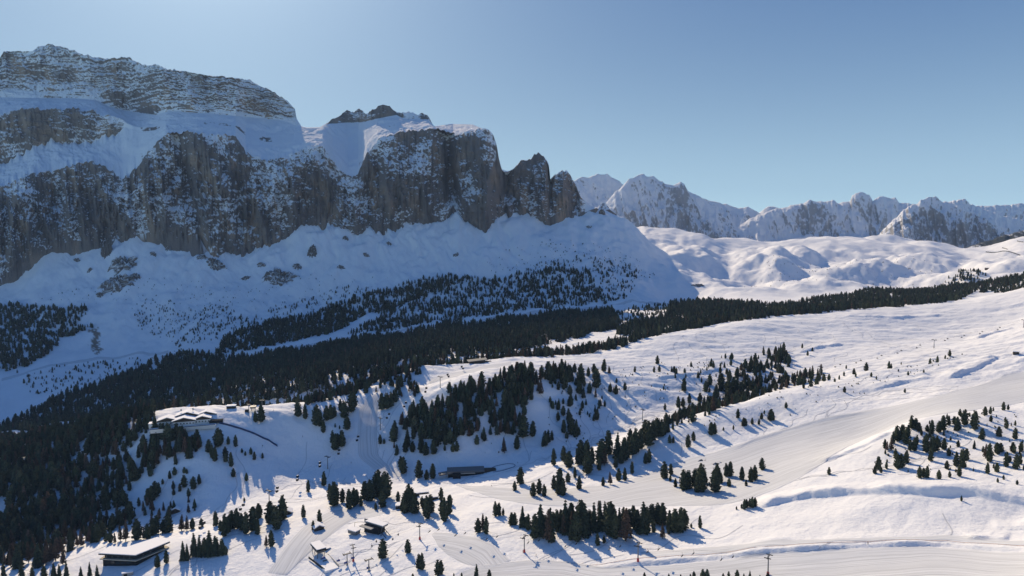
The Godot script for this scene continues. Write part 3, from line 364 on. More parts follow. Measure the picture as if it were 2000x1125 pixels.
const TREES := [
	-332, 868, 14.9, 0, 0, -325.4, 870.8, 23.7, 0, 0, -369.1, 812.4, 16.3, 0, 1, -361.6, 804.9, 16.1, 0, 1,
	-356, 800.2, 18.3, 0, 1, -361.6, 823.2, 23.6, 0, 1, -360.5, 827.6, 19, 0, 1, -336, 798.3, 18.3, 0, 1,
	-342.1, 828.1, 15.4, 0, 1, -486.8, 801.6, 13.8, 0, 2, -463, 761.8, 15.3, 0, 2, -454.7, 763.8, 20.8, 0, 2,
	-451.5, 764.7, 19.7, 0, 2, -445.8, 763.5, 18.6, 0, 2, -450, 782.1, 13.4, 0, 2, -416.6, 760.5, 17.4, 0, 2,
	-413.5, 762.6, 18.6, 0, 2, -411.9, 766.4, 19.7, 0, 2, -409.3, 770.9, 13.2, 0, 2, -380.4, 772.2, 15, 0, 2,
	-368.1, 768.1, 15, 0, 2, -481.4, 746.1, 13.2, 0, 3, -437.8, 727, 16.2, 0, 3, -433.9, 733.5, 16.8, 0, 3,
	-425.3, 738.4, 21.1, 0, 3, -423.2, 674.3, 20.3, 0, 4, -412.3, 671.4, 11.5, 0, 4, -402.1, 662, 13.3, 0, 4,
	-377.1, 664.2, 21.9, 0, 4, -365.6, 663.1, 15.9, 0, 4, -367.8, 677.4, 17.5, 0, 4, -367.9, 684.5, 19.6, 0, 4,
	-362.2, 688, 14.2, 0, 4, -356.1, 687, 21.6, 0, 4, -332.3, 688.2, 11.8, 0, 4, -439, 687.6, 15.7, 2, 4,
	-395.2, 657.9, 11.3, 2, 4, -394, 665.3, 17.1, 2, 4, -386, 660.8, 22.7, 2, 4, -368.8, 662.3, 13.3, 2, 4,
	-342.8, 686.8, 17.7, 2, 4, -335.8, 683.7, 16.4, 2, 4, -325.7, 605.3, 12.5, 0, 5, -319.7, 609.8, 12.6, 0, 5,
	-286.6, 616.1, 17.6, 0, 5, -268.8, 612.5, 16.1, 0, 5, -304.7, 610.9, 19.2, 1, 5, -300.9, 611.2, 16.1, 1, 5,
	-297, 616.7, 23, 1, 5, -291.5, 615.7, 21.2, 1, 5, -282.1, 615.4, 24.7, 1, 5, -276, 613.6, 19.3, 1, 5,
	-273.9, 614.7, 17.6, 1, 5, -307.9, 688.3, 15.8, 0, 6, -283, 651.7, 22.4, 0, 6, -282.9, 660.9, 17, 0, 6,
	-283, 668.9, 19.2, 0, 6, -276.7, 666.9, 21, 0, 6, -269.7, 660.6, 17.4, 0, 6, -261.2, 650.4, 22.7, 0, 6,
	-256.7, 657.2, 24.5, 0, 6, -249, 647.7, 15.6, 0, 6, -263.9, 690.1, 15.8, 0, 6, -244.6, 671, 23.1, 0, 7,
	-225.7, 619.8, 16, 0, 7, -246.1, 685.8, 13.7, 0, 7, -232.5, 654.5, 24.4, 0, 7, -235, 669.7, 13.4, 0, 7,
	-233.9, 677.4, 26.2, 0, 7, -230.8, 619.9, 11.7, 2, 7, -439.7, 603.6, 10.6, 0, 8, -427.7, 601.8, 12.3, 0, 8,
	-471.2, 610.2, 16.1, 1, 8, -472, 629.7, 25.2, 1, 8, -452.1, 607, 12.8, 1, 8, -452.1, 628.4, 23.4, 1, 8,
	-417.7, 600.4, 14.1, 1, 8, -413.4, 601.3, 12.3, 1, 8, -407.3, 601.9, 14.8, 1, 8, -391.6, 598, 10.5, 1, 8,
	-384.8, 600.2, 13.4, 1, 8, -376.1, 596.9, 12.2, 1, 8, -483.8, 636.2, 16.4, 2, 8, -471.2, 643, 22.1, 2, 8,
	-446.4, 631.4, 18.1, 2, 8, -440.1, 636.2, 21.9, 2, 8, -426.3, 625.9, 14.3, 2, 8, -282.5, 886.3, 21.6, 0, 9,
	-272.3, 883.8, 20.7, 0, 9, -255.4, 876.5, 27.6, 0, 9, -251, 875.1, 22.5, 0, 9, -244.3, 868, 17.9, 0, 9,
	-243.7, 882.9, 20.2, 0, 9, -238.8, 885.3, 19.8, 0, 9, -230.3, 857.5, 17.2, 0, 9, -235.2, 888.8, 15.3, 0, 9,
	-225.1, 850.2, 21.9, 0, 9, -230.2, 901, 16, 0, 9, -217.2, 853.7, 22, 0, 9, -222.8, 890, 23.4, 0, 9,
	-215.6, 873.7, 18.8, 0, 9, -215.5, 899.8, 28.9, 0, 9, -213.1, 908.4, 20.8, 0, 9, -175.7, 905.8, 23.3, 0, 10,
	-169.1, 907, 21.8, 0, 10, -163.6, 909.4, 20.8, 0, 10, -158.8, 914.4, 18.3, 0, 10, -263.1, 688.4, 16.2, 0, 11,
	-212.7, 676.5, 13.9, 0, 11, -233.4, 761.2, 14.8, 0, 11, -192.4, 663.3, 13.3, 0, 11, -221.3, 783.1, 17.9, 0, 11,
	-200, 728.8, 18.8, 0, 11, -190.1, 707.5, 26.3, 0, 11, -189.4, 716.8, 18.5, 0, 11, -184.1, 720.5, 15.7, 0, 11,
	-170.5, 696.3, 21.9, 0, 12, -167.6, 704, 20.2, 0, 12, -166.2, 710.4, 16.3, 0, 12, -159.7, 702.7, 12.1, 0, 12,
	-159.6, 722.8, 20.7, 0, 12, -158.4, 729.9, 16.7, 0, 12, -153.5, 718.9, 23.1, 0, 12, -147.6, 733.3, 30, 0, 12,
	-143.5, 727.6, 22.9, 0, 12, -135.5, 695.9, 18.3, 0, 12, -137.8, 725.4, 29.5, 0, 12, -112, 678.9, 13.6, 0, 13,
	-108.7, 675.5, 23.2, 0, 13, -105.6, 679, 29.2, 0, 13, -104, 690.4, 21.7, 0, 13, -98.3, 669.2, 21.5, 0, 13,
	-92.9, 687.5, 11.8, 0, 13, -88.8, 670.1, 13.4, 0, 13, -83.9, 652.4, 22.8, 0, 13, -81.7, 666.9, 19.1, 0, 13,
	-75.1, 704.3, 14.1, 0, 13, -68.9, 652.7, 17.2, 0, 13, -64.7, 637.4, 24.1, 0, 13, -62, 655.5, 19.1, 0, 13,
	-113.4, 578.6, 17.6, 0, 14, -91.6, 581, 12.6, 0, 14, -78.4, 553.6, 12.7, 0, 14, -74.9, 550, 15.1, 0, 14,
	-60.9, 539.2, 13.6, 0, 14, -58.3, 539.6, 12.7, 0, 14, -30.9, 601.8, 13.8, 0, 15, -23.3, 594.6, 16.3, 0, 15,
	-26.8, 601.4, 17.2, 2, 15, -136.9, 820.3, 14.6, 0, 16, -131.7, 808, 20.8, 0, 16, -111.1, 793, 21.8, 0, 16,
	-94.1, 788.2, 18.1, 0, 16, -16.2, 637.4, 15, 0, 17, -12.8, 638.3, 12.8, 0, 17, -0.7, 611.4, 12.3, 0, 17,
	2.7, 609.7, 12.2, 0, 17, 14.7, 593.1, 15.6, 0, 17, 19.8, 577.1, 21.8, 0, 17, 29.1, 581, 18.6, 0, 17,
	37.3, 594.2, 15.3, 0, 17, 39.9, 584.9, 20.4, 0, 17, 43.6, 592.7, 17, 0, 17, 52.5, 593.5, 22.4, 0, 17,
	50.3, 567.4, 13, 0, 17, 54.8, 565.8, 24.6, 0, 17, 59.4, 581, 28.6, 0, 17, 62.4, 595.6, 20.5, 0, 17,
	68.6, 585.8, 17.1, 0, 17, 71.7, 553.4, 11.1, 0, 17, 84.3, 568.1, 29.6, 0, 17, 88.4, 580.4, 21.9, 0, 17,
	87.8, 560.8, 24.4, 0, 17, 98.1, 581.8, 18.3, 0, 17, 102, 577.1, 18.2, 0, 17, 106.2, 578.6, 20.2, 0, 17,
	108, 571.2, 18.3, 0, 17, 115, 565.7, 23, 0, 17, 122.3, 580.6, 18.6, 0, 17, 120.7, 563.7, 11.6, 0, 17,
	127, 579, 18.6, 0, 17, 129.6, 574.5, 20.1, 0, 17, 131.8, 573.7, 16.8, 0, 17, 133.1, 562.7, 18, 0, 17,
	136.6, 557.9, 21.1, 0, 17, 139.4, 560.3, 16.4, 0, 17, 141.4, 556, 22.6, 0, 17, 145.7, 561.3, 18, 0, 17,
	9.2, 602.1, 20, 1, 17, 24.6, 578.7, 29.8, 1, 17, 33.5, 570.4, 30, 1, 17, 46.7, 580.6, 30, 1, 17,
	63.1, 572.1, 30, 1, 17, 71.6, 578, 26.8, 1, 17, 77.4, 580, 26.9, 1, 17, 81.2, 578.9, 26.9, 1, 17,
	93.9, 578.1, 20.2, 1, 17, 112.5, 566.4, 27.9, 1, 17, 31.6, 569.2, 29.3, 2, 17, 44.9, 577.6, 18.5, 2, 17,
	53.5, 585.9, 17.1, 2, 17, 78.1, 594.4, 20.8, 2, 17, 95.4, 555.7, 29, 2, 17, 125.2, 550.6, 12.9, 2, 17,
	158.3, 557.5, 11.2, 0, 18, 9.1, 728.6, 19.2, 0, 19, 21.9, 684.2, 14.9, 0, 19, 28.2, 691.2, 16.2, 0, 19,
	33, 680.8, 12.9, 0, 19, 43.8, 701.3, 15.3, 0, 19, 47.3, 682.3, 19.9, 0, 19, 49.5, 687.6, 26, 0, 19,
	51.5, 677.9, 15.9, 0, 19, 69, 728.5, 12.9, 0, 19, 69.9, 693.1, 14.3, 0, 19, 114.1, 711.3, 13.8, 0, 19,
	120.7, 711.6, 14.3, 0, 19, 131.5, 729.6, 14.2, 0, 19, 148.7, 744.5, 13.2, 0, 19, 153.2, 744.8, 16.2, 0, 19,
	103.1, 698.8, 14, 2, 19, 159.7, 699.1, 18.4, 0, 20, 168.6, 706.6, 12.5, 0, 20, 169.8, 657, 21.1, 0, 20,
	174, 658.3, 19.2, 0, 20, 181.5, 661, 19.3, 0, 20, 179.2, 644.5, 15.1, 0, 20, 183.5, 645.6, 28.1, 0, 20,
	193.3, 666.9, 11.8, 0, 20, 195.5, 639.4, 22.3, 0, 20, 204.9, 666.7, 19.5, 0, 20, 207, 660.1, 11.7, 0, 20,
	217.3, 676, 13.9, 0, 20, 220.9, 674, 15.8, 0, 20, 227.4, 658.2, 13.6, 0, 20, 232.1, 648.2, 15.2, 0, 20,
	237.2, 650.3, 15.3, 0, 20, 253.5, 675.6, 12, 0, 20, 48, 771, 20.3, 0, 21, 60.6, 786.7, 18.5, 0, 21,
	62.3, 768.1, 13.6, 0, 21, 64.6, 757.4, 20, 0, 21, 75.3, 762.6, 20.1, 0, 21, 79.5, 764, 28.9, 0, 21,
	85.1, 758.9, 30, 0, 21, 84.1, 739.8, 25.8, 0, 21, 91.6, 761.9, 20.1, 0, 21, 97.7, 745.2, 15.4, 0, 21,
	101.7, 760.5, 28.7, 0, 21, 111.5, 772.5, 29.2, 0, 21, 116.6, 750.5, 13.3, 0, 21, 123.5, 755.8, 17.7, 0, 21,
	128.6, 760.1, 26.6, 0, 21, 137.8, 780.7, 20.6, 0, 21, 137.7, 765.3, 24.5, 0, 21, 142.6, 766.6, 29, 0, 21,
	148.5, 770.6, 24.7, 0, 21, 156.8, 785.2, 25.2, 0, 21, 157.9, 774.2, 29.3, 0, 21, 165.3, 782.4, 25.1, 0, 21,
	171.1, 790.1, 23.1, 0, 21, 175.4, 788.1, 20.8, 0, 21, 120.9, 765.6, 30, 1, 21, 104.7, 756.8, 22.1, 2, 21,
	201.1, 763.6, 15.3, 0, 22, 232.5, 780.9, 15.7, 0, 22, 236.4, 781.6, 13.9, 0, 22, 5.8, 831.2, 17.6, 0, 23,
	42, 839.9, 19.7, 0, 23, 66.6, 866.4, 17.9, 0, 23, 75.1, 886.2, 15.7, 0, 23, 79.7, 912.4, 16.2, 0, 23,
	76.5, 873.7, 23, 0, 23, 82.7, 864.7, 20.3, 0, 23, 228.5, 921.4, 16.4, 0, 23, 247.6, 968.7, 20, 0, 23,
	307.3, 952.8, 24.6, 0, 23, 315.3, 957.9, 24.7, 0, 23, 327, 954.6, 19.1, 0, 23, 329.5, 599.5, 12.4, 0, 24,
	364.9, 640.5, 11.4, 0, 24, 342.9, 593.3, 13.9, 0, 24, 371.3, 644.6, 15.1, 0, 24, 346.6, 593.7, 12.9, 0, 24,
	375.8, 645.8, 15.2, 0, 24, 380.3, 650.9, 11.6, 0, 24, 355.5, 601.4, 11.4, 0, 24, 374.7, 635.3, 16.7, 0, 24,
	384, 648.7, 11.5, 0, 24, 370.7, 622.4, 11, 0, 24, 393.3, 659.1, 13.6, 0, 24, 374.1, 621.1, 12.8, 0, 24,
	395.3, 656.4, 11.7, 0, 24, 344.6, 563.6, 10.7, 0, 24, 380.9, 614.3, 17.9, 0, 24, 349.5, 560.9, 10.6, 0, 24,
	373.2, 594.9, 12.3, 0, 24, 404.5, 645.5, 14, 0, 24, 385.4, 612.3, 16.1, 0, 24, 390.7, 614.3, 14.4, 0, 24,
	412, 646.5, 11.5, 0, 24, 417.1, 647.9, 15.2, 0, 24, 397.8, 615.2, 10.9, 0, 24, 383, 575.4, 13.5, 0, 24,
	426.8, 641.5, 14, 0, 24, 372.5, 554.7, 9.8, 0, 24, 385.9, 571.7, 16.7, 0, 24, 436.9, 646.7, 15.2, 0, 24,
	400.1, 587.5, 10.4, 0, 24, 438.5, 634.8, 18.5, 0, 24, 446.1, 645, 11.4, 0, 24, 434.2, 618.3, 11, 0, 24,
	393.4, 551.6, 9.8, 0, 24, 412.8, 577.4, 16.9, 0, 24, 428.8, 590.4, 10.5, 0, 24, 417.6, 563.6, 13.2, 0, 24,
	456.4, 606.9, 10.8, 0, 24, 420.5, 556.3, 13.7, 0, 24, 430.1, 564.8, 10, 0, 24, 356.8, 628.9, 13, 2, 24,
	414.9, 585, 13.7, 2, 24, 227.2, 658.3, 13.6, 0, 25, 233.1, 647.4, 13.3, 0, 25, 252.8, 672.8, 12.7, 0, 25,
	311.4, 804.5, 14.3, 0, 25, -28.4, 526.2, 13.1, 1, 26, 168.5, 466.3, 6.3, 1, 27, -50.7, 887.1, 19.9, 0, 29,
	-40.2, 899.5, 22, 0, 29, -10.6, 931.7, 17.5, 0, 29, -5.2, 908.3, 20.4, 0, 29, 0, 938.9, 17.6, 0, 29,
	10.6, 926.7, 22.7, 0, 29, 18.4, 920, 26.3, 0, 29, 25.6, 929.2, 26.5, 0, 29, 41.1, 939.6, 18.4, 0, 29,
	53.7, 941.4, 23.8, 0, 29, 70.7, 953.5, 23.3, 0, 29, 67.1, 866.4, 17.7, 0, 29, 73.3, 939.5, 23, 0, 29,
	74.5, 886.7, 17, 0, 29, 80.8, 955, 17.5, 0, 29, 77.1, 867.2, 23, 0, 29, 95.2, 943.5, 19.2, 0, 29,
	99.1, 965, 30, 0, 29, 121, 963.7, 29.5, 0, 29, 137.8, 1010.8, 19, 0, 29, -107.2, 828.1, 16.9, 0, 30,
	-96.7, 826.8, 18.5, 0, 30, -93.2, 839.9, 22.3, 0, 30, 6.1, 831.9, 17.6, 0, 30, 13.8, 849.4, 30, 0, 30,
	26.1, 852.3, 20.8, 0, 30, 46.1, 845.6, 17.2, 0, 30, -9.5, 824.7, 20.2, 2, 30]
const SMALL_PINES := [
	-351.9, 829.4, 10.7, -348.2, 810, 12.8, -344.5, 803, 11.5, -328.2, 785.6, 10.8, -312.1, 783, 10.1, -300.4, 744.8, 4.7,
	-322.2, 823.7, 9.4, -315.8, 818.1, 10.5, -308.4, 824.9, 7.1, -332.5, 821.9, 5.9, -327.4, 819.8, 5.9, -393.3, 772.6, 10.6,
	-389.9, 765.9, 7.5, -384, 768.7, 9.9, -363.6, 773.1, 12.2, -370.5, 760.8, 10.5, -409.8, 780.6, 6.7, -426.6, 758.8, 10.4,
	-403.6, 785.6, 10.1, -399.4, 788.9, 10.2, -387.8, 788.5, 7.9, -384, 787.1, 6.8, -478.9, 784, 11.2, -468.1, 761.6, 13.1,
	-477.1, 762.7, 10.9, -450.9, 792.7, 7.7, -466.4, 778.9, 13.4, -443.5, 798.5, 9.1, -431, 794.6, 7.7, -482.1, 803.1, 11.5,
	-470.9, 798.8, 12.6, -451.3, 734.7, 10.1, -474.3, 749.4, 8.6, -435.5, 744.1, 10.7, -323.8, 690.1, 9.9, -266.2, 613.4, 8.8,
	-294.9, 669.1, 11.5, -223.2, 856.4, 14.7, -230.9, 874.3, 6, -224.7, 872.7, 5.5, -169.1, 856.7, 12.8, -164, 856.4, 7.4,
	-194.2, 646.7, 9.3, -141.7, 688.9, 7.9, -122.4, 713.5, 11.2, -63.7, 684, 11, -100.7, 786.9, 12.4, -8.4, 637.1, 7.7,
	12.4, 600.1, 10.3, 131.7, 556.4, 6.7, 77.3, 556.2, 6.7, 152.1, 562.4, 4, 202.7, 579.4, 9.3, 205.7, 582.6, 7.7,
	210, 580.1, 10, 212.8, 581.4, 8.3, 208.7, 583.3, 7.7, 201.3, 582.1, 4.3, 196.7, 581.7, 3.3, 2.7, 709.5, 10.6,
	60.5, 719.5, 10.7, 95.3, 696.7, 9.6, 163.7, 688.2, 7.1, 164.3, 669.4, 9.2, 211.6, 648.2, 8.5, 225, 639.9, 6.6,
	243.2, 664.5, 8, 180.1, 792.2, 13.6, 182.3, 773.9, 10.2, 186.4, 773.5, 8, 210.5, 776.8, 11.1, 248, 785.3, 4.5,
	259.5, 784.9, 5.8, 272.5, 809.1, 11.6, 276.8, 794.5, 9.1, 286.7, 799.9, 6.9, 294.4, 798.5, 6.9, 310, 804.9, 13.8,
	312.9, 804, 9.2, 301.6, 809.6, 7, 235.9, 926.1, 13.3, 246.7, 934.5, 13.9, 208.7, 915.5, 9.4, 139.7, 957, 12.6,
	147, 950.7, 12.5, 160.4, 958.8, 11.5, 128, 926.5, 9.5, 96, 916.1, 11, 61.5, 897.1, 11.8, 68.4, 892.5, 13.3,
	114, 902.2, 12.9, 290.8, 988.9, 17, 278.5, 968.3, 16.6, 290.5, 956.2, 16.4, 262.1, 936.1, 13.4, 308.2, 989.5, 17,
	396.4, 652.4, 9.3, 394.8, 645.1, 6.6, 426, 653.8, 9.7, 430.9, 653.4, 7.9, 463.6, 657.4, 9, 471.3, 660.8, 7.9,
	495.8, 677.2, 8.9, 504.5, 682.8, 5.9, 462.6, 626.4, 9, 448.7, 616.7, 9.9, 446.7, 585.9, 9.4, 433.2, 592.1, 8.8,
	374.2, 573.8, 7.6, 392.3, 600, 7.9, 354.8, 553.8, 8.2, 348.4, 564.2, 8.4, 364.5, 555, 5.7, 402, 552.6, 8.2,
	388.4, 532.4, 4, 397.3, 523.6, 3.9, 396, 536.5, 4, 327.1, 590.5, 5.4, 321.7, 590.7, 7.1, 335.9, 597.9, 7.2,
	354.2, 634.9, 9.5, 383.1, 632.4, 9.4, 274.4, 793.7, 10.5, 285.9, 798.1, 8.2, 293.7, 797.2, 6.8, 300.7, 807.8, 8.3,
	334.3, 819.5, 8, 420.3, 849.8, 7.8, 307.5, 817.7, 5.2, 292.8, 615.3, 7.4, 350.8, 518.7, 4.5, 486.9, 833.4, 5.7,
	-18.2, 526, 7.4, -40.8, 532.2, 4, -47.1, 533.1, 3.5, -81.3, 540.1, 4.7, 99.3, 494, 5.2, 116.6, 489.5, 3.7,
	124.9, 487.2, 2.8, 131.5, 485.4, 2.6, 133.6, 483.9, 5.1, 139, 479.5, 7.9, 141.7, 478.4, 7.9, 152.5, 475.6, 3.7,
	155.9, 473.8, 5.1, 160.8, 470.4, 6.4, 165.1, 468.8, 3.5, 174.9, 464.4, 2, 178.8, 460.2, 4.8, 499.7, 1164.3, 8.8,
	509.5, 1145.7, 7, 490, 1118.9, 8.8, 493.5, 996.1, 6.4, 475.1, 936.3, 9.1, 463.8, 941.8, 6.8, 497.6, 946.6, 13.2,
	484, 907.3, 6.5, 526.7, 942.4, 11.8, 527.8, 938.8, 7.6, 560.9, 972.2, 4.2, 594.2, 959.3, 9.6, 607.4, 963.3, 11.1,
	643.3, 992.3, 10.3, 629.6, 981.1, 6, 441.6, 937.7, 9.8, 435.3, 939.2, 10.4, 415.2, 918.6, 12.2, 389.6, 878.1, 12,
	374.7, 864.1, 9.3, 550.8, 901.5, 4.9, 528.5, 899.2, 5.8, 420.1, 849.1, 7.6, 489.5, 837.3, 4.5, 484.2, 894.8, 4.8,
	527.7, 920.6, 3.3, 437.5, 912.6, 5.6, 449.4, 924.9, 6.6, 467.5, 916.5, 6.6, -83.1, 891.2, 15.3, -68.6, 889.6, 10.9,
	46.4, 939.7, 13.4, 80, 934.4, 14.5, 92.3, 992, 14.2, 112.1, 991.9, 14.2, 121.9, 1002.7, 14.3, 109.3, 949.2, 15.5,
	80.1, 913.9, 15.6, 62.2, 898.1, 12.8, 68.2, 893.5, 12.7, 60.3, 882.7, 12.6, 82.6, 864, 14.1, 96.5, 920, 8.3,
	113.5, 900.7, 14.7, 140.1, 958.5, 10.9, 147.1, 951.5, 13.6, 160.9, 958.5, 11.7, 185.7, 1018.5, 9.1, 227.8, 1057.9, 13.8,
	223.7, 1024.5, 10.4, 215.1, 1020.5, 9.6, -23.8, 929.4, 6.8, -43.8, 832.4, 12.9, -34.5, 838, 11.6, -83.1, 834.4, 13.6,
	-83.2, 827.5, 8.4, -72.7, 824.9, 12.8, -68, 825.1, 13.5, 38.5, 838.5, 10.3, -71.1, 835, 10.2]
const TREE_PLACES := [
	"on the sunlit brow beside the lodge",
	"below the mountain lodge beside the blue safety net",
	"on the shaded snow slope below the lodge",
	"at the forest edge above the angular station",
	"in the row behind the angular station",
	"in the row right of the angular station",
	"along the bright track below the blue shadow",
	"by the buried hut left of the winding track",
	"in the bottom left corner below the dark forest",
	"between the lodge terrace and the steep chute",
	"on the right bank of the steep chute",
	"on the sunny flat below the shaded piste",
	"in the clump left of the narrow track",
	"in the clump around the snowed-in houses",
	"standing alone below the lift stations",
	"in the trio beside the lower chairlift",
	"in front of the dark lift hall",
	"in the big wood above the lower piste",
	"on the bright snow right of the big wood",
	"on the bank between the two central pistes",
	"on the rocky island in the groomed piste",
	"in the tree line along the long rib",
	"on the sunny bank below the long rib",
	"in the hollow above the long rib",
	"on the snowy knoll at the right edge",
	"scattered along the upper edge of the wide piste",
	"poking up along the bottom edge",
	"poking up along the bottom edge at right",
	"in the upper row beside the second chairlift",
	"along the upper edge of the hillside wood",
	"at the foot of the hillside wood"]
